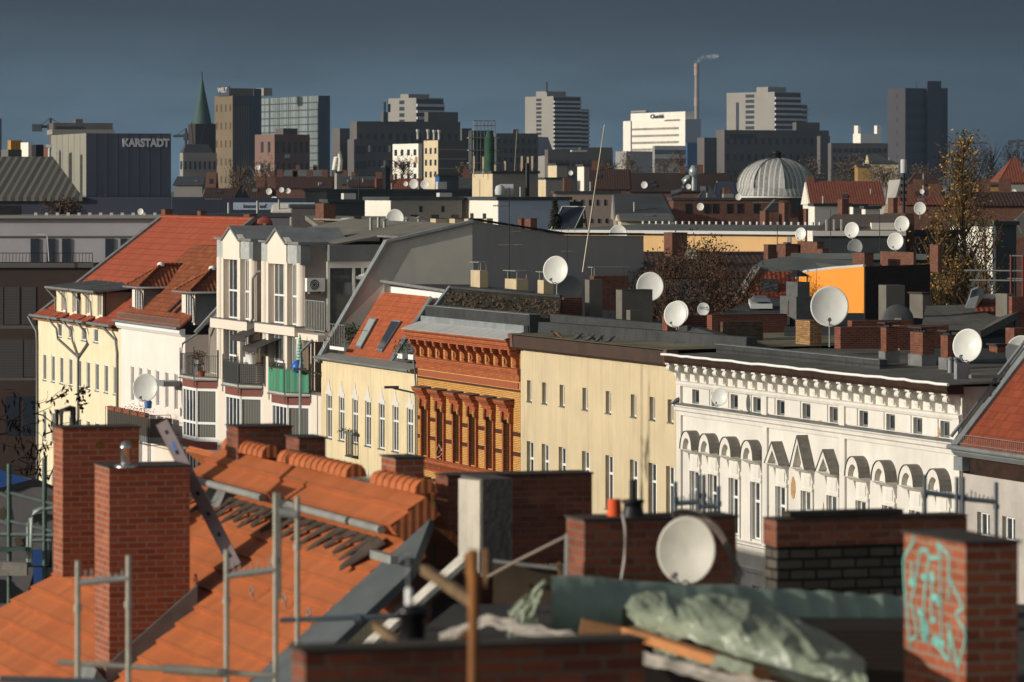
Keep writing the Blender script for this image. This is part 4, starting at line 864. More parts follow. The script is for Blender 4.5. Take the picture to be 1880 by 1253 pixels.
chimney(NB,'brick chimney on the ridge with yellow daubs, far left of three ridge chimneys',416,437,536,786,900,63.2,M_c2)
chimney(NB,'short brick chimney on the ridge beside the yellow facade, with mossy top',525,549,598,806,890,61,M_c2)
oR,_,_,_=chimney(NB,'brick chimney at the near end of the orange ridge',700,726,779,843,960,57.5,M_c1)
for (a,b,c,d,e,Y) in((416,437,536,855,930,63),(525,549,598,862,940,60.8),(700,726,779,905,985,57.3)):
    loc,rz,L,R,h=block(a,b,c,d,e,Y); mb=MB(); mb.hexa([(-L-.25,-.35,0),(.25,-.35,0),(.25,R+.2,0),(-L-.25,R+.2,0),(-L-.03,-.03,h),(.03,-.03,h),(.03,R+.03,h-.3),(-L-.03,R+.03,h-.3)])
    mb.build('chimney_flashing',M_lead,HN_,loc=nloc(loc))
# lead apron along B
l0=nloc(oB.location); mb=MB(); mb.slab([slope(l0.x+.03,l0.y-.05,.0),slope(l0.x+.03,l0.y+RB+.1,.0),slope(l0.x+.03,l0.y+RB+.1,0)+V((0,0,.3)),slope(l0.x+.03,l0.y-.05,0)+V((0,0,.3))],.06)
mb.hexa([slope(l0.x-LB-.1,l0.y-.3,.06),slope(l0.x+.1,l0.y-.3,.06),slope(l0.x+.1,l0.y,.06),slope(l0.x-LB-.1,l0.y,.06),slope(l0.x-LB-.1,l0.y-.25,.1),slope(l0.x+.1,l0.y-.25,.1),slope(l0.x+.1,l0.y,.3),slope(l0.x-LB-.1,l0.y,.3)]); mb.build('chimney_flashing',M_lead,HN_)
# steel cowl on B
p=P(231,858,58.4); M_inox=plain('stainless_steel',A(200,200,195,.7),.22,.85,var=.05)
o=thing('flue_cowl','shiny stainless flue cowl on top of the tallest brick chimney','flue',p); MB().lathe([(.16,0),(.16,.03),(.075,.04),(.075,.05)],n=18).build('base_plate',M_inox,o); MB().lathe([(.07,.04),(.07,.24),(.085,.25),(.085,.27),(.06,.33),(.03,.35)],n=18).build('pipe',M_inox,o)
# painted figures on A (rings and bars)
M_yp=plain('yellow_paint',A(150,118,50,.6),.9,var=.4,scale=20)
for yy,zz,sh in((.63,-.24,0),(.6,-.62,1),(1.15,-.2,2)):
    yy=yy*RA/1.3; mb=MB()
    if sh==0: mb.lathe([(.06,0),(.06,.004)],(.002,yy,hA+zz),12,mat=Matrix.Rotation(math.pi/2,3,'Y'))
    elif sh==1: mb.box(.001,.005,yy-.02,yy+.1,hA+zz,hA+zz+.03).box(.001,.005,yy-.02,yy+.01,hA+zz-.2,hA+zz+.0).box(.001,.005,yy-.02,yy+.07,hA+zz-.12,hA+zz-.09)
    else: mb.box(.001,.005,yy,yy+.12,hA+zz-.04,hA+zz+.04)
    mb.build('painted_mark',M_yp,oA)
# chimney C with plastered pier
oC,LC,RC,hC=chimney(NB,'wide red brick chimney wall behind the white plastered pier',800,822,1087,876,1040,59,M_c2)
MB().box(-LC-.04,.04,-.04,.1,-1.5,.45).build('lead_apron',M_lead,oC)
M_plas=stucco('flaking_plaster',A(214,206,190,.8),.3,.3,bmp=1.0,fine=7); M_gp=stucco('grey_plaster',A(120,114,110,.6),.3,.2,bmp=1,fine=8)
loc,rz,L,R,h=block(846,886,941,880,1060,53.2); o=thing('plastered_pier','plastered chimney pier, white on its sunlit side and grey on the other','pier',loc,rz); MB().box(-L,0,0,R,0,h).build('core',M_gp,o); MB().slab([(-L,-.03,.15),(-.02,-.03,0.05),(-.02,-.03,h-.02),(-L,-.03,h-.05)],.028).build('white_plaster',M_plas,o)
# chimney D, E, F and the low wall in front
oD,LD,RD,hD=chimney(NB,'low wide brick chimney behind the tarpaulin with an orange and a black pot',1040,1073,1352,957,1150,42,M_c2)
M_gb=brick('grey_stone_brick',A(108,102,90,.62),A(80,76,68,.62),A(30,28,26,.7),w=.3,h=.11,ms=.016,dirt=.3)
oE,LE,RE,hE=chimney(NB,'long dark chimney of grey blocks under red top courses behind the tarpaulin',1404,1427,1772,957,1180,46,M_gb)
MB().box(-LE-.015,.015,-.015,RE+.015,hE-.27,hE-.005).build('red_top_courses',M_c2,oE)
for yy,w_ in((.15,1.3),): MB().box(-LE*.7,-.02,yy,yy+w_,hE+.04,hE+.09).build('cover_slab',M_cap,oE)
oF,LF,RF,hF=chimney(NB,'brick chimney stack with turquoise graffiti at the lower right',1660,1773,1869,1000,1300,32,M_c1)
M_gr_=plain('turquoise_spray',A(122,198,186,.76),.7,var=.2)
loc0=oF.location
def gf(zx,zy):   # pixel of the close-up -> point on the left face of F
    px=1620+zx/4.135; py=950+zy/4.135; d=V(((px-CX)/FL,1,-(py-HZ)/FL)); n=-YA; t=n.dot(loc0-V((0,0,CZ)))/n.dot(d); q=V((0,0,CZ))+d*t-loc0
    return V((q.dot(XA),-.006,q.z))
strokes=[([(235,120),(240,185),(170,300),(165,330),(170,500),(195,780),(215,985),(215,940),(260,900),(268,870),(230,680),(215,660),(250,520),(290,245)],.012),([(290,245),(350,250),(355,320),(325,560),(315,700),(320,800)],.014),([(230,340),(228,500)],.012),([(215,490),(240,490)],.03),([(355,310),(420,310),(445,300),(420,190),(465,250),(500,275),(510,300),(505,470)],.013),([(440,310),(445,600),(450,910)],.010),([(305,455),(345,455)],.022),([(380,430),(385,480)],.035),([(380,480),(375,790)],.012),([(390,600),(430,625),(425,660)],.026),([(500,620),(515,470),(600,650),(615,700),(565,720),(570,770),(620,840),(635,920),(600,1050),(575,1150)],.012),([(500,810),(545,1000),(580,1150)],.016),([(505,820),(515,1080)],.012),([(275,710),(310,750),(320,800),(340,940)],.022),([(300,780),(305,880),(330,940),(350,860),(330,800)],.018),([(385,940),(400,920),(440,945),(470,960)],.024),([(390,950),(430,985),(500,1085)],.016),([(375,790),(400,770)],.02)]
for pts,r in strokes:
    mb=MB(); q=[gf(*p) for p in pts]
    for a,b in zip(q[:-1],q[1:]):
        d=(b-a).normalized(); n_=V((-d.z,0,d.x))*r; mb.slab([a-n_-d*r*.5,b-n_+d*r*.5,b+n_+d*r*.5,a+n_-d*r*.5],.005)
    mb.build('graffiti_stroke',M_gr_,oF)
MB().box(-LF-.01,.01,-.01,RF+.01,-1,.0).build('shadow_base',M_black,oF)  # black base paints in the shadow below the lit brickwork
chimney('brick_parapet','blurred brick parapet across the bottom edge, nearest of all the brickwork',536,560,1182,1199,1330,25,M_c2,cat='parapet')
# pots and cables on D
p=P(1128,957,42.4); o=tag(MB().lathe([(.07,-.02),(.075,.02),(.062,.2),(.066,.21),(.058,.215)],p,14).build('chimney_pot',plain('orange_clay',A(226,92,44,.85),.7,var=.1)),'bright orange clay pot on the low wide chimney','chimney pot')
p=P(1162,957,42.3); o=thing('vent_cowl','black bucket-shaped vent cowl with a thin rod on the low wide chimney','vent',p); MB().lathe([(.125,0),(.09,.13),(.09,.17),(.11,.18),(.11,.205),(.04,.215)],n=18).build('cowl',M_black,o); MB().tube([(0,0,.21),(0,0,.4)],.032,8).build('rod',M_black,o)
p=P(1143,945,41.9); tag(MB().tube([p,p+V((.02,-.1,-.1)),P(1149,985,41.7),P(1146,1030,41.6),P(1140,1070,41.6)],.014,6).build('white_cable',plain('white_cable',A(190,180,170,.7),.6)),'white cable hanging down the front of the low wide chimney','cable')
M_cab=plain('grey_cable',A(150,136,124,.6),.7)
for k in range(7):
    q0=P(1236+ru(-4,20),945+ru(-12,10),41.6+ru(-.2,.4)); q1=P(1300+ru(-20,25),925+ru(-10,25),41.9); q2=P(1340+ru(-14,10),990+ru(-20,20),41.5); q3=P(1350+ru(-16,20),1060+ru(-10,20),41.6)
    pts=[((1-t)**3)*q0+3*t*(1-t)**2*q1+3*t*t*(1-t)*q2+t**3*q3 for t in [i/14 for i in range(15)]]
    tag(MB().tube(pts,.009,5).build('loose_cable',M_cab),'grey loose cable in the tangle behind the foreground dish','cable','tangled cables behind the foreground dish')

# ---- scaffold frames
M_sc=plain('scaffold_tube',A(176,172,158,.7),.5,.15,var=.2,scale=6); M_scd=plain('scaffold_blue_grey',A(96,108,118,.6),.5,.1,var=.2)
def scaffold(label,posts,bar,Y,mat,r=.026,spikes=True,bar_r=.03):
    a=P(posts[0][0],posts[0][2],Y); o=thing('scaffolding',label,'scaffold',a)
    for px,t,b in posts:
        p0=P(px,t,Y)-a; p1=P(px,b,Y)-a; mb=MB(); mb.tube([p1,p0],r,10); mb.tube([p0.lerp(p1,.3),p0.lerp(p1,.3)+V((0,0,-.06))],r*1.5,10); mb.build('post',mat,o)
    if bar:
        p0=P(bar[0],bar[1],Y)-a; p1=P(bar[2],bar[3],Y)-a; mb=MB(); mb.tube([p0,p1],bar_r,8); n=8
        if spikes:
            for i in range(1,n): q=p0.lerp(p1,i/n); mb.tube([q,q+V((0,0,ru(.05,.12)))],.008,5)
        mb.build('cross_bar',mat if not spikes else M_scd if mat is M_scd else M_steel,o)
    return o
scaffold('scaffold frame standing in front of the tallest brick chimney, spiked bar',[(143,1030,1300),(236,1020,1300)],(146,1070,236,1062),40,M_sc)
scaffold('scaffold frame in the middle of the orange roof, with a dark spiked bar',[(416,1010,1300),(506,905,1300)],(418,1058,506,1046),41,M_sc)
scaffold('narrow scaffold frame at the ends of the lead strips, right of the roof middle',[(512,906,1100),(546,912,1198)],(512,940,546,945),42,M_sc,bar_r=.05)
tag(MB().tube([P(106,1216,40.5),P(300,1228,40.5),P(505,1241,40.5)],.026,10).tube([P(300,1228,40.5),P(415,1236,40.5)],.045,8).build('scaffold_rail',M_sc),'long horizontal scaffold tube across the bottom of the orange roof','scaffold')
tag(MB().tube([P(0,1247,39),P(190,1252,39)],.03,10).build('scaffold_rail',M_scd),'dark scaffold tube at the lower left corner of the picture','scaffold')
tag(MB().tube([P(514,1139,42),P(740,1131,42)],.026,10).tube([P(650,1136,42),P(663,1135.5,42)],.045,8).build('scaffold_rail',M_scd),'blue grey scaffold tube reaching from the narrow frame to the felt verge','scaffold')
scaffold('pale scaffold frame leaning in front of the plastered pier',[(888,893,1030),(933,900,1027)],(888,945,933,946),55,M_steel)
scaffold('blue scaffold frame in front of the white house by the beige house, left one',[(1240,885,985),(1282,872,985)],(1240,925,1282,922),52,M_scd)
scaffold('blue scaffold frame above the foreground dish, right of a like frame',[(1292,872,985),(1319,893,985)],(1284,930,1319,930),52,M_scd)
scaffold('scaffold frame in front of the last arched window of the white house',[(1698,872,985),(1757,876,985)],(1698,905,1757,913),54,M_scd)
scaffold('scaffold frame in front of the grey rough-cast house windows',[(1768,876,985),(1829,886,1020)],(1768,916,1829,922),54,M_scd)
tag(MB().tube([P(797,930,57.5),P(796,1050,57.5)],.03,8).build('scaffold_pole',M_sc),'single scaffold pole at the near end of the orange ridge','scaffold')
# perforated metal plank leaning on the roof
a=rhit(432,1040,.1); b=P(297,776,a.y+1.2); d=(b-a).normalized(); sd_=d.cross(V((0,1,0))).normalized(); nn_=sd_.cross(d)
M_plank=plain('lilac_aluminium',A(150,136,136,.65),.5,.2,var=.1)
o=thing('aluminium_rail','long perforated aluminium rail leaning up the orange roof towards the chimney','rail',a); L=(b-a).length; mb=MB(); mb.obox(d*(L/2),sd_*.07,nn_*.012,d*(L/2)); mb.obox(d*(L/2)+sd_*.075+nn_*.015,sd_*.012,nn_*.03,d*(L/2)); mb.obox(d*(L/2)-sd_*.075+nn_*.015,sd_*.012,nn_*.03,d*(L/2)); mb.build('profile',M_plank,o)
for i in range(7): q=d*(L*(i+.5)/7); MB().obox(q-nn_*.015 if nn_.y>0 else q+nn_*.015,sd_*.02,nn_*.004,d*.03).build('hole_plate',M_black,o)
MB().obox(d*(L*.82)+(-nn_ if nn_.y>0 else nn_)*.014,sd_*.02,nn_*.003,d*.1).build('sticker',plain('blue_sticker',A(90,130,200,.7),.5),o)

# ---- unfinished roof: boards sloping beside the felt verge
SITE=[(12.75,13.15,.03,'rough_board','grey rough board on the open roof, next to the felt verge',plain('grey_board',A(110,102,90,.6),.95,var=.4,scale=4)),(13.2,13.55,.18,'white_batten','white painted batten running down the open roof edge',plain('white_batten',A(220,214,200,.75),.7,var=.25,scale=5)),(13.62,14.3,.05,'wide_board','brown wide board beside the white batten',plain('brown_board',A(140,116,86,.65),.9,var=.35,scale=3)),(14.36,15.5,.02,'felt_sheet','grey felt sheet sloping between the brown board and a black edge',plain('grey_felt_sheet',A(104,98,92,.6),.95,var=.25)),(15.5,15.8,.12,'black_edge_board','black edge board at the lower side of the grey felt sheet',M_black)]
for x0,x1,off,nm,lb,mm in SITE:
    mb=MB(); mb.slab([slope(x0,-9.5,off),slope(x1,-9.5,off),slope(x1,-.4 if x1<13.6 else -1.7,off),slope(x0,-.4 if x0<13.6 else -1.7,off)],.06); o=mb.build(nm,mm); o.location=NO; o.rotation_euler=(0,0,ROT); tag(o,lb,'board')
mb=MB(); mb.slab([slope(12.0,-9.5,-.02),slope(16,-9.5,-.02),slope(16,-1.75,-.02),slope(12.0,-1.75,-.02)],.15); o=mb.build('open_roof_deck',M_vf); o.location=NO; o.rotation_euler=(0,0,ROT); tag(o,'dark sloping deck under the boards of the unfinished roof','roof')
M_pole=plain('brown_timber',A(170,112,60,.65),.8,var=.35,scale=2)
M_aged=plain('aged_timber',A(150,122,88,.55),.9,var=.35,scale=3)
def beam(name,label,a,b,w_,h_,mat,cat='timber',group=None):
    d=(b-a); L=d.length; d=d.normalized(); s_=d.cross(V((0,0,1))); s_=s_.normalized() if s_.length>1e-3 else V((1,0,0)); u=s_.cross(d)
    return tag(MB().obox((a+b)/2,s_*(w_/2),u*(h_/2),d*(L/2)).build(name,mat),label,cat,group)
tag(MB().tube([P(868,1253,24)+V((0,0,-.5)),P(869,1180,24),P(870,1080,24.05),P(868,1012,24)],.028,10,r2=.034).build('timber_post',M_pole),'round brown timber post standing at the parapet','post')
beam('timber_brace','diagonal wooden brace from the white batten down to the post',P(778,1046,31),P(872,1108,27),.05,.07,M_aged)
beam('timber_plank','short light plank upright beside the brown post, right',P(890,1008,30),P(891,1080,30),.055,.03,M_wood); beam('timber_plank','thin light plank upright beside the brown post, left',P(856,1018,30.5),P(857,1080,30.5),.03,.03,M_wood)
beam('timber_brace','short brown strut low on the white batten near the black pot',P(690,1150,31),P(760,1200,29.5),.05,.06,M_aged)
p=P(757,1172,26); o=thing('vent_pot','black vent pot with a white pipe stub and thin aerial rod behind the parapet','vent',p); MB().lathe([(.085,-.05),(.075,.12),(.1,.14),(.105,.18),(.06,.2)],n=20).build('pot',plain('black_plastic',A(24,24,26,.8),.3),o); MB().lathe([(.022,.19),(.022,.29),(.016,.3)],(-.02,0,0),10).build('pipe_stub',M_frame,o); MB().tube([(-.025,0,.29),(-.03,0,.52)],.005,5).build('rod',M_steel,o)
# flat roof deck
FZ=22.7
M_deck=plain('site_felt',A(84,80,76,.6),.95,var=.35,scale=1.3)
MB().slab([(-2.6,26,FZ),(9,26,FZ),(11,45,FZ),(-.6,45,FZ)],.3).build('flat_roof_deck',M_deck); tag(bpy.data.objects['flat_roof_deck'],'grey felt deck of the flat roof under the tarpaulins','roof')
tag(MB().box(-.5,9,26.2,44.8,0,FZ-.35).build('site_house_wall',M_rough),'rough walls of the house below the flat roof building site','wall')
o=tag(MB().slab([P(905,1036,44),P(1030,1046,44),P(1030,1110,44),P(905,1108,44)],.05).build('plywood_panel',plain('brown_plywood',A(92,76,58,.6),.9,var=.3)),'brown plywood panel standing below the wide chimney wall','panel')
beam('metal_rail','grey metal rail along the top of the plywood panel',P(905,1030,43.8),P(1025,1044,43.8),.05,.03,M_steel,'rail')
beam('timber_plank','short bright plank at the right end of the plywood panel',P(1026,1032,43.5),P(1027,1060,43.5),.04,.03,M_wood)
tag(MB().tube([P(1044,980,42.5),P(1043,1062,42.5)],.04,10).build('grey_pipe',M_pipe),'upright grey pipe at the left corner of the low wide chimney','pipe')
tag(MB().tube([P(1040,985,42.6),P(1000,1005,43),P(950,1030,43.4),P(895,1060,43.8)],.018,6).build('cable_loop',M_cab),'twisted cable sagging from the grey pipe to the light plank','cable')
beam('timber_plank','small light plank leaning behind the grey pipe',P(1052,1000,42.8),P(1052,1060,42.8),.05,.03,M_wood)
# tarpaulins
def tarpmat():
    m,nt,b=newmat('green_tarpaulin',.42,0,.5); o=objco(nt); n=noise(nt,2.2,6,o); n2=noise(nt,7,5,objco(nt,(1,1,.5)))
    c=mixc(nt,ramp(nt,n,.3,.7),A(122,132,112,.7),A(156,164,142,.72)); nt.links.new(c,b.inputs['Base Color']); bump(nt,b,math_(nt,'ADD',n,math_(nt,'MULTIPLY',n2,.5)),.5,.06); return m
M_tarp=tarpmat()
M_tarp2=plain('dark_green_tarpaulin',A(132,148,132,.95),.5,0,.2,1.5,.4)
def fold(x,y,z=0): return 1-2*abs(mn.noise(V((x,y,z))))
from mathutils import noise as mn
def nz3(x,y,z=0): return mn.fractal(V((x,y,z)),.9,2.0,4)
a=P(1012,1062,36.5); b=P(1662,1098,38.2); a.z-=0; 
def roll(u,v):
    c=a.lerp(b,u); ang=math.radians(-75+230*v); r=.27+.018*nz3(u*5,v*1.5)+.022*math.sin(u*70+v*6+3*nz3(u*6,v))*max(0,min(1,(u-.4)*4))*min(1,v*2+.3)*(1.1-v)
    q=c+V((0,-math.cos(ang)*r*1.15,math.sin(ang)*r-.25)); 
    if v<.12: q.z-=.12+.06*nz3(u*20,7)
    return q+V((0,.015*nz3(u*9,v*3,2),.01*nz3(u*9,v*3,5)))
o=tag(MB().grid(roll,160,22).build('tarpaulin_roll',M_tarp2),'long dark green tarpaulin covering a timber stack in front of the chimneys','tarpaulin')
def drape(u,v):
    q0=P(1020+22*u,1056,36.4); ang=u*3.2
    top=V((a.x-.02-.32*math.sin(min(v*1.6,1)*1.57)*(1-.75*u),a.y-.25-.3*u,a.z+.02-.52*v-(.06*math.sin(ang*3)*v)))
    w_=.05*fold(u*5,v*2,3)+.03*fold(u*9+v*3,v*4,1); return top+V((.03*nz3(u*4,v*4,1)-w_*.5,-w_,.02*nz3(u*6,v*3,8)))
tag(MB().grid(drape,50,40,0,False).build('tarpaulin_flap',M_tarp),'light green tarpaulin flap hanging off the left end of the long cover','tarpaulin')
top=[(1146,1122),(1165,1100),(1190,1093),(1216,1092),(1240,1106),(1262,1104),(1290,1096),(1330,1098),(1370,1108),(1420,1122),(1470,1145),(1520,1172),(1560,1195),(1582,1215)]
bot=[(1150,1135),(1168,1150),(1195,1163),(1220,1165),(1245,1172),(1270,1180),(1300,1192),(1335,1205),(1372,1222),(1420,1245),(1470,1268),(1520,1280),(1560,1285),(1585,1285)]
def lerp2(L,u):
    f=u*(len(L)-1); i=min(int(f),len(L)-2); t=f-i; return (L[i][0]*(1-t)+L[i+1][0]*t,L[i][1]*(1-t)+L[i+1][1]*t)
def mound(u,v):
    tx,ty=lerp2(top,u); bx_,by_=lerp2(bot,u); Yt=35.0-2.6*u; w_=v
    p0=P(tx,ty,Yt); p1=P(bx_,by_,Yt-1.0); 
    if v<=.7:
        t=v/.7; q=p0.lerp(p1,t); q.y-=.35*math.sin(t*math.pi); q.z+=.06*math.sin(t*math.pi)
    else:
        t=(v-.7)/.3; q=p0.lerp(V((p0.x,p0.y+1.1,p0.z-.35)),t)
    f=.05*nz3(u*4,v*1.2,1)+.06*fold(u*6+v*2.0,v*1.2-u*2,1)+.03*fold(u*13-v*3,v*2,5)+.012*fold(u*25+v*6,v*5,2); e=0
    return q+V((.02*nz3(u*6,v*3,9),-f,f*.4+e))
mb=MB()
def md(u,v): # unroll: v 0 -> front bottom ... 1 -> back
    return mound(u,.7-.7*(v/.6)) if v<.6 else mound(u,.7+.3*((v-.6)/.4)) 
def order(u,v):
    if v<.6: return mound(u,.7*(1-v/.6))
    p=mound(u,0); t=(v-.6)/.4; return p+V((0,1.3*t,-.45*t*t))
mb.grid(order,200,70,0,True); tag(mb.build('tarpaulin_mound',M_tarp),'crumpled pale green tarpaulin heaped over material in the foreground','tarpaulin')
# timber under the covers
M_pl=plain('orange_plank',A(206,140,86,.75),.8,var=.2,scale=3)
beam('timber_beam','long orange plank along the foot of the crumpled tarpaulin',P(1152,1160,34),P(1402,1240,30.8),.1,.07,M_pl)
beam('timber_beam','second plank below the long orange one, paler and half hidden',P(1330,1222,32),P(1450,1262,31),.12,.06,M_wood)
beam('timber_block','short thick timber block left of the crumpled tarpaulin',P(1066,1150,35.6),P(1140,1165,35.6),.16,.13,M_wood)
tag(MB().box(a.x+.1,b.x,a.y-.1,a.y+.9,FZ,a.z-.42).build('timber_stack',striped('stacked_boards',A(60,44,34,.6),A(30,24,20,.6),.045,.7,1)),'dark stack of boards under the long green tarpaulin','timber')
for i in range(16):
    t=ru(.12,1); q=a.lerp(b,t); tag(MB().tube([q+V((0,-.34,-.42)),q+V((ru(-.02,.02),-.36,-.72))],.007,5).build('lath_strap',M_pole),'thin orange strap hanging below the long tarpaulin','strap','straps below the long tarpaulin')
def sheet(pts,amp,nm,lb,mm,cat):
    def f(u,v):
        q=lerp2(pts,u); p=P(q[0],q[1],34.8-4.5*u); return p+V((.05*nz3(u*20,v*3,1),-.22*v,.02-.07*v+amp*.3*nz3(u*22,v*1.2,6)))
    return tag(MB().grid(f,60,5).build(nm,mm),lb,cat)
M_wf=plain('pale_felt',A(176,168,156,.7),.9,var=.35,scale=5)
sheet([(805,1168),(900,1132),(960,1150),(1040,1163),(1100,1185),(1170,1197),(1240,1218),(1330,1240),(1440,1262)],.07,'torn_felt_sheet','pale torn felt sheet curling along the open roof edge',M_wf,'felt')
sheet([(1200,1195),(1240,1200),(1290,1215),(1320,1208),(1380,1225)],.06,'tarpaulin_scrap','small green tarpaulin scrap below the long orange plank',M_tarp,'tarpaulin')
for k,(x0,y0,x1,y1) in enumerate(((822,1198,858,1160),(850,1200,875,1172),(925,1205,948,1180),(990,1210,1050,1220),(1010,1208,1025,1192),(1040,1212,1070,1205))):
    beam('timber_offcut',['light batten slanting by the black edge board, leftmost of the offcuts','light batten slanting just left of the round post foot','light offcut slanting right of the round post foot','broad bright offcut lying flat under the torn felt','small offcut leaning on the broad bright one','short offcut at the right end of the bright ones'][k],P(x0,y0,27.5),P(x1,y1,28.3),.045,.03,M_wood)
# ---- green scaffold, mural wall and climber at the left
M_mg=plain('mural_grey',A(120,116,118,.6),.9,var=.15); M_mb=plain('mural_blue',A(44,84,150,.7),.9,var=.2); M_mk=plain('mural_black',A(26,26,30,.7),.9); M_mt=plain('mural_olive',A(96,86,66,.6),.9)
Y=100
def mp_(px,py,dy=0): return P(px,py,Y+dy)
o=thing('mural_wall','low wall painted with a blue, black and grey abstract mural behind green scaffolding','wall',V((0,0,0)))
MB().slab([mp_(-60,840),mp_(0,864),mp_(60,880),mp_(112,902),mp_(112,1400),mp_(-60,1400)],V((0,.4,0))).build('wall',M_mg,o)
def mural(pts,m,d): MB().slab([mp_(x,y,-.005*d) for x,y in pts],V((0,.02,0))).build('mural_patch',m,o)
mural([(-60,838),(0,862),(55,882),(30,890),(0,896),(-60,890)],M_mb,5); mural([(-60,890),(0,896),(30,888),(60,880),(112,898),(112,906),(80,892),(50,893),(20,905),(-60,910)],M_mk,9)
for pts,m in(([(0,935),(8,930),(12,950),(6,965),(0,960)],M_mt),([(60,946),(80,942),(100,950),(112,956),(112,962),(85,950),(62,962)],M_mk),([(88,910),(98,912),(96,930),(88,925)],M_mt),([(26,990),(36,985),(44,1000),(30,1005)],M_mt),([(-60,1060),(10,1065),(30,1085),(50,1100),(-60,1110)],M_mk),([(28,1075),(35,1055),(62,1050),(50,1090)],M_mg),([(60,1010),(82,1008),(82,1080),(72,1085),(62,1080)],M_mb)): mural(pts,m,12)
M_gs=plain('green_scaffold',A(92,116,106,.6),.5,.1,var=.3,scale=5); M_gl=plain('light_scaffold',A(150,164,156,.6),.45,.2,var=.15)
o=thing('scaffold_tower','green painted scaffold standards with pale guard rails in front of the mural','scaffold',P(17,1100,88))
def rel(px,py,Y=88): return P(px,py,Y)-o.location
for px,t,b in((17,852,1200),(82,842,1120)): MB().tube([rel(px,b),rel(px,t)],.05,8).build('standard',M_gs,o)
for x0,y0,x1,y1 in((0,905,18,914),(10,903,100,926),(0,956,18,963),(10,955,95,975),(0,981,105,983),(60,992,95,992)): MB().tube([rel(x0,y0),rel(x1,y1)],.045,8).build('guard_rail',M_gl,o)
MB().tube([rel(52,960),rel(52,1040)],.045,8).build('guard_rail',M_gl,o)
MB().tube([rel(100,933),rel(75,935),rel(63,940),rel(57,952),rel(56,1040),rel(92,1040),rel(93,985)],.05,8).build('gate_frame',M_gl,o)
MB().slab([rel(0,1030),rel(52,1032),rel(52,1055),rel(0,1055)],.3).build('scaffold_deck',M_wf,o)
MB().slab([rel(-5,1004),rel(50,1004),rel(50,1010),rel(-5,1012)],.3).build('scaffold_deck',M_gs,o)
o=tag(MB().tube([P(104,800,72),P(104,752,72)],.035,8).tube([P(112,800,72),P(112,755,72),P(130,750,72),P(134,748,72),P(135,800,72)],.05,8).build('steel_gate',M_black),'dark steel frame standing behind the chimney with yellow painted figures','frame')
# bare climber with dead leaves
random.seed(21); mbk=MB(); lf=MB(); Y=112; tips=[]
def vine(px,py,ang,n,r):
    x,y=px,py; pts=[P(x,y,Y)]
    for i in range(n):
        ang+=ru(-.45,.45); x+=math.cos(ang)*ru(5,10); y-=math.sin(ang)*ru(4,8); pts.append(P(x,y,Y+ru(-.3,.3)))
        if r>.012 and rnd()<.24: vine(x,y,ang+random.choice((-1,1))*ru(.4,1.2),max(3,int(n*.55)),r*.6)
        if rnd()<.3 and x<190: tips.append(pts[-1])
    mbk.tube(pts,r,5,r2=r*.4)
for px,py,a_,n in((-10,770,.3,12),(-10,800,.6,12),(40,880,1.3,10),(70,880,1.0,11),(20,850,.8,12),(80,800,.5,10),(-10,880,.9,12),(90,880,1.4,8),(60,760,.35,9),(85,740,.1,8)): vine(px,py,a_,n,.022)
for p in tips:
    for _ in range(random.choice((0,1,1,2))):
        q=p+V((ru(-.1,.1),ru(-.1,.1),ru(-.18,.02))); u=V((ru(-.4,.4),ru(-.4,.4),-1)).normalized()*ru(.07,.14); w_=u.orthogonal().normalized()*.035; lf.poly([q-u,q+w_,q+u,q-w_])
leafball(lf,P(152,722,Y),.2,26,.1); leafball(lf,P(147,740,Y),.16,20,.1,zs=1.6); leafball(lf,P(118,728,Y),.2,10,.1)
M_bark=plain('dark_bark',A(48,38,32,.6),.95,var=.3)
o=thing('bare_climber','bare climbing vine with few dead leaves in front of the cream house','plant',P(40,900,Y)); v0=o.location.copy()
for mm,nm,m_ in((mbk,'branch',M_bark),(lf,'dead_leaves',plain('dead_leaves',A(58,44,34,.6),.95,var=.4))): mm.v=[tuple(V(q)-v0) for q in mm.v]; mm.build(nm,m_,o)
mbk=MB(); mbk.tube([(0,0,-12),(0,0,0)],.06,6); mbk.build('stem',M_bark,o)

# near side of the street further along, left of the picture: its ridges shade the foot of the opposite facades
o=thing('near_side_house','tiled house row on the near side of the street, beyond the left picture edge','house',NO,ROT)
for y0,y1,rz_,nm in((118,150,23.3,'a'),(150.02,190,23.7,'b'),(190.02,243,23.2,'c')):
    xa=-(y1-NO.y)/cs; xb=-(y0-NO.y)/cs; MB().box(xa,xb,-6.4,6.4,0,rz_-5.4).build('wall',M_rough,o)
    MB().slab([(xa,-7,rz_-5.6),(xb,-7,rz_-5.6),(xb,0,rz_),(xa,0,rz_)],.2).slab([(xa,0,rz_),(xb,0,rz_),(xb,7,rz_-5.6),(xa,7,rz_-5.6)],.2).build('roof',M_rtile,o)
F_=HB.world((HB.x(1178),0,19.7)); q=F_+sd*45.2; zt_=19.7+45.2*math.tan(SE)
am_=thing('aerial_mast','tall chimney mast on the near side row, only its shadow reaches the beige house','aerial',V((q.x,q.y,zt_-8)))
MB().tube([(0,0,-1),(0,0,8)],.09,8,r2=.05).tube([(0,0,-1),(0,0,3)],.16,8).build('mast',M_steel,am_)
for zz,l_ in((4.6,.7),(4.1,.5),(3.6,.6)): MB().tube([XA*l_+V((0,0,zz)),-XA*l_*.3+V((0,0,zz+.2))],.05,5).obox(XA*l_+V((0,0,zz)),XA*.1,YA*.1,(0,0,.35)).build('antenna',M_steel,am_)
MB().tube([XA*.9+V((0,0,-1)),XA*.9+V((0,0,7.2))],.05,6).build('second_pole',M_steel,am_)
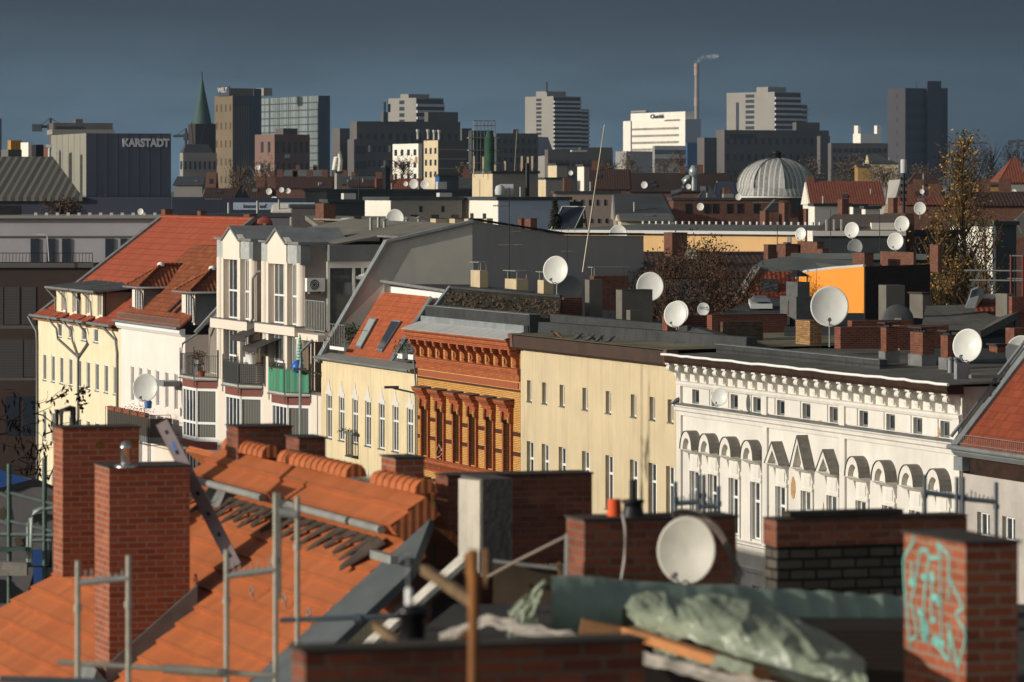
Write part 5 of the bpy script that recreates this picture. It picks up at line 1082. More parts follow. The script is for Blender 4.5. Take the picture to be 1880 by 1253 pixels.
# ================================================================ roofs behind the street row: chimneys, dishes, aerials, pigeons
random.seed(11)
K=M_old
CH=[ # label, pl,pm,pr,pt,pb,Y,mat
('slim old brick chimney by the roof edge, left of two like it',1617,1627,1648,602,668,163,K,1),
('stout old brick chimney by the roof edge with flat pots, middle one',1671,1694,1715,611,674,162,K,1),
('brick chimney by the roof edge next to two zinc vent pipes',1727,1740,1756,617,680,159,K,1),
('long low brick chimney wall running behind the slim chimney',1532,1543,1742,601,641,172,M_red,0),
('upper brick chimney wall under the dark back-turned dish',1556,1564,1674,589,620,181,M_red,0),
('far brick wall right of the dark back-turned dish',1640,1652,1741,598,645,178,M_red,0),
('weathered yellow brick chimney left of the biggest dish',1461,1487,1508,589,641,179,brick('yellow_old_brick',A(196,156,104,.7),A(150,108,70,.7),A(90,76,62,.6),dirt=.5,old=.3),0),
('brick chimney wall behind the round white twin dish',1216,1225,1297,581,631,185,M_red,2),
('long brick chimney wall with pale bricks behind a blackened one',1298,1307,1445,579,633,192,M_red,2),
('blackened low brick chimney wall in front of a longer red one',1319,1327,1401,591,633,184,brick('sooty_brick',A(110,84,64,.7),A(70,52,42,.7),A(96,90,80,.6),dirt=.6,old=.4),0),
('tall grey rendered chimney in front of the two-tone dish',1131,1142,1198,533,607,197,M_grey,2),
('low grey rendered block joined to the tall rendered chimney',1150,1157,1181,570,606,195,M_grey,0),
('red brick chimney under the shaded grey dish',1026,1035,1069,547,595,206,M_red,0),
('grey rendered chimney in front of a dark brick wall',1074,1082,1106,514,598,204,M_grey,0),
('dark brick chimney wall with a metal frame on top below the grey gable',1083,1090,1154,507,570,212,K,3),
('cream rendered chimney with a plate on legs, at the corner of the dark gable',864,881,896,497,560,225,M_pale,3),
('cream rendered chimney with a plate on legs, behind the aerial mast',927,948,970,513,560,223,M_pale,3),
('cream rendered chimney with a plate on legs, left of the white dish pole',987,998,1016,515,565,221,M_pale,3),
('tall grey rendered chimney with iron rungs behind the biggest dish',1613,1627,1661,524,600,190,M_grey,0),
('square pale rendered chimney with a lead foot, right of the rungs chimney',1670,1694,1707,541,585,200,M_grey,4),
('grey rendered chimney joined to a brick one at the right, under a grille',1828,1849,1862,540,590,188,M_grey,0),
('brick chimney beside the grey rendered one at the right end',1852,1858,1880,545,585,187,M_red,0),
('old brick chimney at the right edge behind the last dish',1846,1862,1890,603,650,172,K,0),
('broken brick stump with a flat slab near the right edge dishes',1816,1831,1846,636,655,168,K,4),
]
for lb,a,b,c,d,e,Y,m,kind in CH:
    o,L,R,h=chimney('rendered_chimney' if m in(M_grey,M_pale) else 'brick_chimney',lb,a,b,c,d,e,Y,m,cap=kind!=0 and kind!=3)
    if kind==1:
        MB().box(-L-.06,.06,-.06,R+.06,0,.45 if h>1 else .2).build('flashing',M_lead,o)
        for i in range(4): MB().lathe([(.07,0),(.07,.12)],(-L*(.15+.23*i),R*.35,h+.02),8).build('pot',M_cap,o)
        MB().box(-L-.1,.1,-.1,R+.1,h+.14,h+.2).build('cover_plate',M_cap,o)
    if kind==2: MB().box(-L-.05,.05,-.05,R+.05,0,.28).build('flashing',M_lead,o)
    if kind==3:
        for x,y in((-L*.85,.06),(-.08,.06),(-.08,R-.08),(-L*.85,R-.08)): MB().tube([(x,y,h),(x,y,h+.4)],.02,6).build('leg',M_steel,o)
        MB().box(-L-.08,.08,-.08,R+.08,h+.4,h+.44).build('cover_plate',M_steel,o)
    if kind==4: MB().box(-L-.08,.08,-.08,R+.08,h+.02,h+.09).build('cover_plate',M_cap,o)
for k,(px,Y) in enumerate(((1745,157),(1755,157))):
    p=P(px,686,Y); o=thing('vent_pipe','zinc vent pipe with a flat cap by the roof edge, '+('left' if k==0 else 'right')+' one of the pair','pipe',p); MB().lathe([(.1,0),(.1,.5)],n=12).build('pipe',M_zinc,o); MB().lathe([(.14,.5),(.14,.53),(.03,.6)],n=12).build('cap',M_lead,o)
# metal-clad flue tower
loc,rz,L,R,h=block(1432,1462,1493,545,632,196); o=thing('flue_tower','grey zinc-clad flue tower with a rusty streak and an open black cowl','flue',loc,rz)
M_clad=plain('grey_cladding',A(110,112,110,.6),.7,.0,var=.25); MB().box(-L,0,0,R,0,h).build('lower_box',M_clad,o); l2=block(1445,1466,1488,523,545,196.3); MB().box(-l2[2]-.1,-.1,.1,l2[3]+.1,h,h+.65).build('upper_box',M_clad,o)
MB().box(-L*.5,-L*.46,-.02,.0,.1,h*.9).build('rust_streak',plain('rust',A(110,62,34,.6),.9),o)
for x,y in((-l2[2],.15),(-.15,.15),(-.15,l2[3]),(-l2[2],l2[3])): MB().tube([(x,y,h+.65),(x,y,h+.9)],.03,6).build('cowl_leg',M_black,o)
x0,x1,y0,y1=-l2[2]-.15,-.05,.05,l2[3]+.15; z0=h+.9; ap=((x0+x1)/2,(y0+y1)/2,z0+.3); mb=MB()
cr=[(x0,y0,z0),(x1,y0,z0),(x1,y1,z0),(x0,y1,z0)]
for i in range(4): mb.poly([cr[i],cr[(i+1)%4],ap])
mb.poly(cr[::-1]); mb.build('cowl_roof',M_black,o)
# ---- satellite dishes
def dish_proto():
    R_=MB(); prof=[(.02,-.075),(.2,-.065),(.36,-.035),(.46,.0),(.5,.012),(.505,.0),(.47,-.02),(.36,-.055),(.2,-.088),(.02,-.1)]
    M_=Matrix(((1,0,0),(0,0,1),(0,1,0)))   # z axis -> +y ; flip so bowl opens to -y
    R_.lathe([(r,-z) for r,z in prof],n=28,mat=M_,ell=(.93,1.0)); rf=R_.mesh('reflector',M_dish)
    a=MB(); a.tube([(0,.09,-.42),(0,-.2,-.5),(0,-.42,-.4)],.014,6); am=a.mesh('feed_arm',M_steel)
    l=MB(); l.tube([(0,-.46,-.4),(0,-.38,-.36)],.035,8); l.tube([(0,-.47,-.405),(0,-.45,-.395)],.05,8); lm=l.mesh('feed_horn',M_dishd)
    b=MB(); b.box(-.09,.09,.095,.2,-.12,.12); bm=b.mesh('bracket',M_steel)
    return rf,am,lm,bm
DP=dish_proto()
def dish(label,px,py,dia_px,Y,yaw=-14,tilt=12,mast=1.0,back=False,mat=None,feed=True,group=None):
    """dish of height dia_px; yaw: degrees the face turns to the left of the viewer"""
    D=dia_px*Y/FL; p=P(px,py,Y); o=thing('satellite_dish',label,'satellite dish',p,0,group)
    h=bpy.data.objects.new('reflector',DP[0]); C.objects.link(h); h.parent=o; h.scale=(D,)*3
    h.rotation_euler=(math.radians(-tilt),0,math.radians(yaw+(180 if back else 0)))
    if mat: h.data=DP[0].copy(); h.data.materials.clear(); h.data.materials.append(mat)
    parts=[('feed_arm',DP[1]),('feed_horn',DP[2]),('bracket',DP[3])] if feed else [('bracket',DP[3])]
    for n_,me in parts: q=bpy.data.objects.new(n_,me); C.objects.link(q); q.parent=o; q.scale=(D,)*3; q.rotation_euler=h.rotation_euler
    if mast: 
        d=V((0,.14*D,0)); d.rotate(Matrix.Rotation(h.rotation_euler.z,3,'Z')); MB().tube([d+V((0,0,.05*D)),d+V((0,0,-mast*D))],.03,8).build('mast',M_steel,o)
    return o
G='satellite dishes on the rooftops'
M_dshade=plain('dish_shaded',A(150,152,150,.65),.55,var=.1)  # darker copy of dish_white, shade on these dishes put into the colour
dish('white dish on a tall pole in front of the dark gable',1020,496,52,206,-20,8,1.9,group=G)
dish('grey shaded dish just below and behind the white pole dish',1046,532,54,207,20,6,.8,mat=M_dshade,group=G)
dish('white dish behind the tall grey rendered chimney, its lower edge in shadow',1193.5,526.5,54,202,-8,10,.9,group=G)
dish('white dish on the brick wall, nearest of an overlapping pair',1240,577.5,48,184,-22,10,.6,group=G)
dish('white dish half hidden behind a like one on the brick wall',1244,575,46,185,-22,10,.7,group=G)
dn=dish('small white dish with blue lettering above the long brick wall',1291.5,568,24,189,-6,8,.7,feed=False,group=G)
M_blue=plain('blue_lettering',A(60,90,150,.7),.6); text_on('nic+',.22,dn,(.02,-.12,.06),(math.radians(82),0,math.radians(-6)),M_blue,bold=.004,depth=.003)
dish('biggest dish of the roof, grey and full face on its own pole',1523,563,75,176,-4,10,1.0,group=G)
dish('dark dish turned away behind the upper brick wall',1648,591,64,185,0,4,.5,back=True,mat=plain('dish_dark_grey',A(96,98,100,.5),.6),group=G)
dish('cream oval dish by the zinc pipes at the end of the white house roof',1776,634.5,62,157,-28,10,.9,group=G)
dish('half dish cut by the right edge of the picture',1876,648,64,160,-10,8,.9,group=G)
dish('dish fixed in front of an attic window of the white house',1321,728.5,34,168.8,-25,8,0,group=G)
dish('very large grey dish standing on the corner balcony of the pinkish house',266.5,712,52,257,-14,8,.7,group=G)
dish('blurred foreground dish with rust at its top and a pot shadow on it',1260,1011,124,41.3,-24,6,.5,mat=plain('aged_dish',A(196,192,178,.72),.5,var=.1,scale=3),group=G)
fd=bpy.context.scene.collection.objects[-1]
dish('white dish by the brick chimney in front of the orange wall band',1470,430,24,262,-30,10,.7,group=G)
dish('white dish right of the grey band, upper left of a group of four',1564,423,30,250,-22,10,.8,group=G)
dish('greyish dish just below another one, above the square brick chimney',1570,454,30,238,-12,10,.5,mat=M_dshade,group=G)
dish('white dish highest of the group of four, at the dark brown wall',1656,411.5,30,252,-16,10,.7,group=G)
dish('white dish below the highest one, above the long brick block',1644,443.5,33,248,-20,10,.7,group=G)
dish('dish with a spike standing left of the yellow poplars',1689,383,24,300,-8,10,.8,group=G)
dish('white dish rising above the right part of the dark gable wall',1135,431,36,262,-10,10,.4,group=G)
dish('leaf-stained dish behind the bare brown tree',1269,470,28,240,-25,8,1,mat=plain('stained_dish',A(170,164,150,.6),.7,var=.5,scale=6),group=G)
dish('large cream dish on the grey felt roof behind the gabled towers',725,402,36,255,-6,10,.5,group=G)
dish('white half dish on the felt roof beside a red dish',461,418,18,285,0,8,.6,group=G)
dish('red-brown dish turned away behind the gabled towers',486,414,32,283,0,4,.4,back=True,mat=plain('red_dish',A(150,70,52,.75),.6),feed=False,group=G)
for k,(px,py,d,Y,lb) in enumerate(((473,308,10,900,'tiny white dish above the slate gable left of the brown tree'),(494,352,12,480,'small dish left of a close pair above the blue-lettered banner'),(517,349,10,480,'small grey dish left in the close pair above the banner'),(529,351,10,480,'small grey dish right in the close pair above the banner'),(503,370,18,420,'grey dish standing on the edge of the blue-lettered banner'),(760,338,18,520,'white far dish left of the blue painted hut'),(780,339,17,522,'grey far dish between another dish and the blue hut'),(1183,340,13,500,'small white dish on the far dark red roof'),(1162,382,10,400,'small white dish on the dark slope right of the pinkish block'),(1286,380,14,420,'small white dish on the red wall left of the dome'),(1356,362,12,420,'small white dish at the foot of the dome, left'),(1048,318,9,560,'tiny white dish by the white chimney block'),(745,338,9,530,'tiny dish beside the far white one left of the hut'),(1264,343,10,520,'tiny dish between the crooked duct pipes'),(258,389,12,330,'half dish on the roof edge of the white office storey'),(1693,352,9,420,'tiny dish left of the poplar top'),(1862,352,9,420,'tiny dish far right beyond the poplar'))): dish(lb,px,py,d,Y,-12,8,.5,feed=False,group='small far satellite dishes')
# pole shadow on the beige house is cast by the unseen aerial_mast
# ---- aerial masts
def aerial(label,px,t,b,Y,bars,tilt=0,r=.03):
    o=thing('aerial_mast',label,'aerial',P(px,b,Y)); top=P(px+tilt,t,Y)-o.location; MB().tube([(0,0,0),top],r,6,r2=r*.6).build('mast',M_yagi if tilt else M_pole2,o)
    for (py,x0,x1,n,el) in bars:
        z=CZ-(py-HZ)*Y/FL-o.location.z; k=z/top.z; cx=top.x*k; a=V((cx+(x0-px)*Y/FL,0,z)); b_=V((cx+(x1-px)*Y/FL,0,z)); mb=MB(); mb.tube([a,b_],.018,5)
        for i in range(n):
            q=a.lerp(b_,(i+.5)/n); mb.tube([q+V((-.0,-el,el*.25)),q+V((0.0,el,-el*.25))],.011,4)
            mb.tube([q+V((0,0,-el*.12)),q+V((0,0,el*.12))],.011,4)
        mb.build('yagi',M_yagi,o)
    return o
M_pole2=plain('rusty_pole',A(66,54,48,.6),.7,.2,var=.3); M_yagi=plain('aerial_aluminium',A(176,170,146,.7),.45,.3)
aerial('tall aerial mast with three yagis in front of the dark gable',935,344,512,224,[(378,905,935,9,.25),(426,935,956,5,.3),(450,914,960,3,.2)])
aerial('aerial mast with a comb-like yagi left of the leaning whip',1041,428,505,222,[(422,1012,1062,4,.5),(462,1030,1052,2,.2)])
aerial('very tall thin whip aerial leaning to the right',1070,229,500,222,[],tilt=40,r=.05)
aerial('aerial mast on the red roof with several yagis, behind the left tower',403,362,440,286,[(366,376,408,6,.3),(408,392,404,3,.25),(432,392,403,2,.3)])
aerial('faint tall whip above the telecom block',941,240,380,500,[],tilt=8,r=.05)
aerial('thin mast in front of the white painted block',881,330,400,330,[])
aerial('thin mast standing over the orange wall band by the brick chimneys',1427,380,470,260,[(372,1382,1438,5,.15)])
aerial('thin mast with a clamp at the middle of the grey band',1615,385,470,255,[]); aerial('thin mast over the grey terrace band, left of the group of dishes',1525,385,480,255,[])
aerial('thin mast with a T top in the bare brown tree',1293,460,560,232,[(500,1275,1310,3,.2)])
aerial('mast at the right end by the brick chimney and grille',1863,470,600,188,[])
aerial('short yellow-marked pole on the grey hall roof',659,318,392,420,[],r=.09)
aerial('thin mast in front of the dark panelled store hall',188,340,372,420,[(360,178,196,3,.4)])
# ---- pigeons on the beige roof edge
def pigeon():
    b=MB(); b.lathe([(.008,-.17),(.03,-.13),(.055,-.05),(.062,.02),(.05,.08),(.03,.115),(.028,.13),(.032,.15),(.026,.175),(.008,.19)],n=12,mat=Matrix.Rotation(math.radians(58),3,'Y')); 
    b.tube([(.165,0,.1),(.195,0,.092)],.006,5,r2=.002); b.hexa([(-.24,-.03,-.12),(-.1,-.035,-.07),(-.1,.035,-.07),(-.24,.03,-.12),(-.24,-.03,-.105),(-.1,-.03,-.05),(-.1,.03,-.05),(-.24,.03,-.105)])
    for s_ in(-1,1):
        b.tube([(.01,.025*s_,-.04),(.01,.025*s_,-.11)],.005,4); b.tube([(-.015,.025*s_,-.11),(.035,.025*s_,-.11)],.004,4)
    return b
M_pg=plain('pigeon_grey',A(112,112,118,.6),.8,var=.35,scale=12); pgm=pigeon().mesh('pigeon',M_pg); M_pb=plain('pigeon_brown',A(150,108,84,.6),.8,var=.3); pgb=pigeon().mesh('pigeon',M_pb)
lbs=['grey pigeon on the beige roof edge, far left one','brown pigeon on the beige roof edge','pale grey pigeon left in a close pair near the brown one','pale grey pigeon right in a close pair near the brown one','grey pigeon left of the huddle of five on the roof edge','grey pigeon second from left in the huddle of five','dark upright pigeon in the middle of the huddle','grey pigeon behind the last of the huddle','last pigeon at the near right end of the huddle']
for k,(px,py) in enumerate(((1008,618),(1025,619),(1053,624),(1061,625),(1076,627),(1083,626.5),(1093,625),(1100,628),(1110,631))):
    lc=HB.at(px,py,-.1); p=HB.world((lc.x,-.1 if k%2 else .15,20.56)); o=bpy.data.objects.new('pigeon',pgb if k==1 else pgm); C.objects.link(o); o.location=p; o.scale=(1.35,)*3; o.rotation_euler=(0,0,math.radians([200,150,170,20,190,10,100,30,20][k])); tag(o,lbs[k],'pigeon','pigeons on the beige roof edge')
p=HW.world(HW.at(1243,738,-.2)); o=bpy.data.objects.new('pigeon',pgm); C.objects.link(o); o.location=(p.x,p.y,HW.z(1243,740,-.2)+.1); o.scale=(1.5,)*3; tag(o,'pigeon alone on the left end of the white sill cornice','pigeon','pigeons on the beige roof edge')
# ---- person leaning out of a window of the brick house
M_skin=plain('skin',A(190,136,108,.75),.6,var=.08); M_shirt=plain('dark_shirt',A(36,34,38,.7),.9); M_hair=plain('black_hair',A(26,22,20,.7),.7)
wx_=HR.x(803.8)+.62; o=thing('person','person in a dark shirt leaning from a brick house window, chin on hand','person',HR.world((wx_,-.05,14.06)),ROT)
bm=MB(); bm.lathe([(.14,0),(.19,.12),(.2,.3),(.17,.42),(.08,.48)],(.02,.12,-.05),14,ell=(1.05,.7)); bm.build('shirt',M_shirt,o)
sk=bpy.data.meshes.new('person_body'); vs_=[(0,.1,.38),(0,.06,.48),(-.02,.02,.56),(-.04,-.02,.64),(-.03,.0,.72),(-.2,.08,.33),(-.26,-.1,.1),(-.16,-.16,.32),(-.1,-.12,.5),(.2,.1,.32),(.22,-.12,.1),(.02,-.2,.08)]
sk.from_pydata(vs_,[(0,1),(1,2),(2,3),(3,4),(0,5),(5,6),(6,7),(7,8),(0,9),(9,10),(10,11)],[]); so_=bpy.data.objects.new('body',sk); C.objects.link(so_); so_.parent=o; sk.materials.append(M_skin)
so_.modifiers.new('skin','SKIN'); so_.modifiers.new('sub','SUBSURF').levels=1; so_.modifiers['sub'].render_levels=2
for i,r_ in enumerate((.11,.055,.075,.1,.075,.05,.045,.036,.04,.05,.045,.036)): sk.skin_vertices[0].data[i].radius=(r_,r_)
sk.skin_vertices[0].data[0].use_root=True
hm_=MB(); hm_.lathe([(.04,-.06),(.105,-.02),(.115,.06),(.085,.12),(.02,.15)],(-.02,.03,.68),12); hm_.build('hair',M_hair,o)
hd=MB(); 
for f in range(4): hd.tube([(-.1+.018*f,-.13,.5),(-.1+.018*f,-.14,.56+.008*(f%2)),(-.095+.018*f,-.12,.6)],.009,5)
hd.build('fingers',M_skin,o)
fc=MB(); fc.obox((-.04,-.115,.645),V((.014,0,0)),V((0,.02,0)),V((0,0,.025))); fc.build('nose',M_skin,o)
# ---- trees
def branches(mb,p,d,L,r,depth,tips,spread=.55,up=.15,n=3):
    pts=[p]; q=V(p)
    for i in range(4):
        d=(d+V((ru(-.16,.16),ru(-.16,.16),ru(-.05,.12)*1))).normalized(); q=q+d*(L/4); pts.append(q.copy())
        if depth<=1: tips.append((q.copy(),d.copy()))
    mb.tube(pts,r,6 if depth>1 else 4,r2=r*.55)
    if depth<=0: return
    for k in range(n):
        b=pts[random.choice((2,3,4,4))]; dd=(d+V((ru(-1,1),ru(-1,1),ru(-.3,.8)))*spread+V((0,0,up))).normalized(); branches(mb,b,dd,L*ru(.6,.8),r*.58,depth-1,tips,spread,up,n)
def tree(label,base,h,name,depth,spread,up,n,r,M_b,M_l,leaf,per,kind='tree',L0=.34,fill=.35):
    tb=MB(); tips=[]; trunks=tb
    branches(tb,V((0,0,0)),V((ru(-.05,.05),ru(-.05,.05),1)),h*L0,r,depth,tips,spread,up,n)
    zmax=max(t[0].z for t in tips); k=h/zmax; 
    tb.v=[(x*1.0,y*1.0,z*k) for x,y,z in tb.v]
    o=thing(name,label,kind,base); tb.build('trunk',M_b,o)
    lm=MB()
    for q,d in tips:
        q=V((q.x,q.y,q.z*k))
        for _ in range(per):
            if rnd()>fill: continue
            c=q+V((ru(-.5,.5),ru(-.5,.5),ru(-.5,.5))); u=V((ru(-1,1),ru(-1,1),ru(-1,1))).normalized()*leaf*ru(.5,1); w_=u.orthogonal().normalized()*leaf*.5; lm.poly([c-u,c+w_,c+u,c-w_])
    if lm.f: lm.build('crown',M_l,o)
    return o
M_twig=plain('twig_brown',A(108,84,62,.6),.95,var=.3); M_lbr=plain('withered_leaf',A(112,78,54,.55),.9,var=.4,scale=4); M_ly=plain('yellow_leaf',A(196,154,70,.75),.85,var=.45,scale=3); M_lo=plain('olive_leaf',A(110,100,52,.55),.9,var=.4,scale=3)
for k,(px,Y,top,lb) in enumerate(((1215,226,455,'bare brown courtyard tree next to the dark gable'),(1262,232,430,'bare brown courtyard tree around the leaf-stained dish'),(1312,228,436,'bare brown courtyard tree left of the sloping verge'),(1362,236,428,'bare brown courtyard tree in front of the orange wall band'),(1240,215,520,'low bare courtyard tree above the round white dish'),(1330,214,520,'low bare courtyard tree above the lettered dish'))):
    p=P(px,600,Y); zt=CZ-(top-HZ)*Y/FL; tree(lb,V((p.x,p.y,zt-11.5)),11.5,'bare_tree',4,.75,.12,4,.14,M_twig,M_lbr,.11,3 if k<4 else 8,fill=.4 if k<4 else .6)
M_pop=plain('poplar_twig',A(142,110,70,.6),.95,var=.3)
def poplar(label,px,base_py,top,Y,w_,n,dens,M_l2):
    p=P(px,base_py,Y); zt=CZ-(top-HZ)*Y/FL; z0=14.0; h=zt-z0; o=thing('poplar',label,'tree',V((p.x,p.y,z0))); tb=MB(); lm=MB(); tb.tube([(0,0,0),(.1,0,h*.5),(0,0,h*.97)],.22,8,r2=.03)
    for i in range(n):
        t=ru(.12,.97); z=h*t; a=ru(0,6.28); env=w_*(.25+1.0*math.sin(min(1,t*1.05)*math.pi)**.7); L=ru(.5,1.0)*env; q0=V((0,0,z)); pts=[q0]
        for s_ in range(4): f=(s_+1)/4; pts.append(q0+V((math.cos(a)*L*f**.8,math.sin(a)*L*f**.8,L*1.5*f+ru(-.1,.1))))
        tb.tube(pts,.035,4,r2=.008)
        for s_ in range(int(dens*.68)):
            c=pts[random.choice((1,2,3,4))]+V((ru(-.45,.45),ru(-.45,.45),ru(-.5,.5)));
            if c.z>h*1.01: continue
            u=V((ru(-1,1),ru(-1,1),ru(-1,1))).normalized()*ru(.06,.13); v_=u.orthogonal().normalized()*.06; lm.poly([c-u,c+v_,c+u,c-v_],1 if rnd()<.5 else 0)
    tb.build('trunk',M_pop,o); lm.build('crown',[M_l2,M_lo],o); return o
poplar('tallest yellowing poplar rising above the skyline at the right',1768,560,243,262,1.75,380,13,M_ly)
poplar('yellow poplar left of the tallest one, with a bare pale stem',1722,565,385,256,1.4,90,12,M_ly)
poplar('yellow poplar right of the tallest one in front of a white wall',1808,565,400,258,1.5,90,9,M_lo)
poplar('low bright yellow poplar at the foot of the group, leftmost',1700,570,470,250,1.2,70,16,M_ly)
poplar('low yellow poplar between the stems at the foot of the group',1752,575,470,248,1.3,80,14,M_ly)
# conifer
p=P(1019,425,300); zt=CZ-(362-HZ)*300/FL; o=thing('conifer','dark green spruce behind the dark gable wall','tree',V((p.x,p.y,zt-9))); tb=MB().tube([(0,0,0),(0,0,9)],.18,8,r2=.02); tb.build('trunk',M_twig,o); lm=MB()
for i in range(2600):
    t=rnd()**.8; z=9*t*.98; rr=(1-t)*1.9*ru(.3,1)+.05; a=ru(0,6.28); c=V((rr*math.cos(a),rr*math.sin(a),z-.25*rr)); u=V((math.cos(a),math.sin(a),-.35)).normalized()*ru(.12,.3); v_=V((-math.sin(a),math.cos(a),ru(-.3,.3))).normalized()*.07; lm.poly([c-u,c+v_,c+u,c-v_])
lm.build('crown',plain('spruce_green',A(70,72,46,.55),.95,var=.5,scale=2),o)
# ================================================================ the city beyond
random.seed(5)
M_conc=plain('concrete_grey',A(150,146,138,.75),.9,var=.12,scale=.08); M_conc2=plain('dark_concrete',A(112,108,104,.62),.9,var=.2,scale=.08); M_cwhite=plain('city_white',A(226,220,206,.85),.9,var=.08,scale=.1)  # concrete_grey kept dim so cloud shade on the towers sits in its colour
M_dwin=glass('far_dark_glass',(.02,.026,.035,1),.25,.4); M_lband=plain('light_balcony_band',A(200,200,198,.75),.8,var=.1,scale=.3); M_brown=plain('brown_tower_panel',A(142,124,96,.56),.8,var=.2,scale=.05)
M_navy=plain('navy_panel',A(58,62,76,.8),.6,var=.1,scale=.1); M_tred=tiles('far_red_tile',A(146,82,60,.7),.5,.3,.25); M_tbrown=tiles('far_brown_tile',A(92,66,56,.55),.5,.3,.25); M_fgrey=plain('far_grey_roof',A(120,124,120,.62),.85,var=.2,scale=.3)
M_cream=plain('far_cream',A(214,196,160,.75),.9,var=.12,scale=.2); M_slate=plain('far_slate',A(74,78,80,.7),.8,var=.2,scale=.4); M_pinkb=plain('pink_panel',A(148,118,106,.56),.9,var=.12,scale=.1); M_fbrick=brick('far_brick',A(136,84,64,.66),A(104,62,48,.66),A(130,112,98,.6),dirt=.4)
def far(name,label,pl,pm,pr,pt,Y,mat,phi=38,zb=0,matR=None,cat='building',group=None,roof=None):
    loc,rz,L,R,h=block(pl,pm,pr,pt,pt,Y,phi,zb); zt=CZ-(pt-HZ)*Y/FL; h=zt-zb; loc.z=zb
    o=thing(name,label,cat,loc,rz,group); m=MB().box(-L,0,0,R,0,h); 
    m.build('wall',mat,o)
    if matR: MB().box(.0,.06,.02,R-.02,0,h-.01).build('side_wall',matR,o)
    if roof: MB().box(-L-.3,.3,-.3,R+.3,h+.01,h+.5).build('roof',roof,o)
    o['L']=L; o['R']=R; o['h']=h
    return o,L,R,h
def zpx(py,Y,o=None): return CZ-(py-HZ)*Y/FL-(o.location.z if o else 0)
def rbands(o,R,z0,z1,n,mat=None,frac=.5,y0=0.0,y1=1.0,x=.08,name='window_band'):
    st=(z1-z0)/n
    for i in range(n): MB().box(-.05,x,R*y0,R*y1,z0+st*i+st*.2,z0+st*i+st*(.2+frac)).build(name,mat or M_dwin,o)
def lwins(o,L,z0,z1,rows,cols,u0=.0,u1=1.0,fw=.5,fh=.5,mat=None,name='window',y=-.08):
    st=(z1-z0)/rows; cw=L*(u1-u0)/cols
    me=MB().box(0,cw*fw,y,.05,0,st*fh).mesh(name,mat or M_dwin)
    for j in range(rows):
        for i in range(cols): inst(me,name,o,(-L*(1-u0)+cw*(i+.5-fw/2),0,z0+st*(j+.5-fh/2)))
def rwins(o,R,z0,z1,rows,cols,u0=0.0,u1=1.0,fw=.5,fh=.5,mat=None,name='window',x=.09):
    st=(z1-z0)/rows; cw=R*(u1-u0)/cols
    me=MB().box(-.05,x,0,cw*fw,0,st*fh).mesh(name,mat or M_dwin)
    for j in range(rows):
        for i in range(cols): inst(me,name,o,(0,R*u0+cw*(i+.5-fw/2),z0+st*(j+.5-fh/2)))
def sub(o,name,mat,pl,pm,pr,pt,Y,pb,phi=38):
    """further volume of the same building, given in pixels"""
    loc,rz,L,R,h=block(pl,pm,pr,pt,pb,Y,phi); q=loc-o.location; c_,s_=math.cos(-o.rotation_euler.z),math.sin(-o.rotation_euler.z)
    m=MB().box(-L,0,0,R,0,h).build(name,mat,o); m.location=(q.x*c_-q.y*s_,q.x*s_+q.y*c_,q.z); m.rotation_euler=(0,0,rz-o.rotation_euler.z); return m,L,R,h
# church
Y=1500; o=thing('church_tower','church with a tall green copper spire on a dark red brick tower','church',P(371,HZ+27*FL/Y,Y),.4); w_=18*Y/FL; zb=zpx(228,Y); za=zpx(150,Y)
M_cop=plain('copper_green',A(74,106,97,.5),.7,var=.2,scale=.15); MB().lathe([(w_*1.02,zb),(w_*.93,zb+2),(w_*.3,zpx(166,Y)),(w_*.16,zpx(152,Y)),(.15,zpx(143,Y))],n=8).build('spire',M_cop,o); MB().tube([(0,0,zpx(145,Y)),(0,0,zpx(132,Y))],.2,5).build('spire_cross',M_black,o)
M_chb=plain('church_brick',A(78,62,57,.5),.95,var=.25,scale=.2); mb=MB(); mb.box(-w_*1.1,w_*1.1,-w_*1.1,w_*1.1,0,zb); mb.build('tower',M_chb,o)
for ang in(0,math.pi/2,math.pi,-math.pi/2):
    g=MB(); g.ext([(-w_*.8,zb-9),(w_*.8,zb-9),(0,zb+.5)],'y',-w_*1.18,-w_*1.1); q=g.build('gable',M_chb,o); q.rotation_euler=(0,0,ang); f=MB(); f.lathe([(w_*.32,0),(w_*.32,.3)],(0,-w_*1.12,zb-9.5),16,mat=Matrix.Rotation(math.pi/2,3,'X')); q2=f.build('clock_face',M_brown,o); q2.rotation_euler=(0,0,ang)
o,L,R,h=far('church_hall','long grey apartment block with a dark mansard roof at the foot of the church',330,336,398,281,1000,M_conc,18); lwins(o,L,h-12,h-1,3,1); rwins(o,R,h-12,h-1,3,7,fw=.35)
loc,rz,L,R,hh=block(330,336,392,264,281,1000,18); MB().hexa([(-L,0,h),(0,0,h),(0,R,h),(-L,R,h),(-L+.5,1,h+2),(-1.5,1,h+2),(-1.5,R-1,h+2),(-L+.5,R-1,h+2)]).build('roof',M_slate,o)
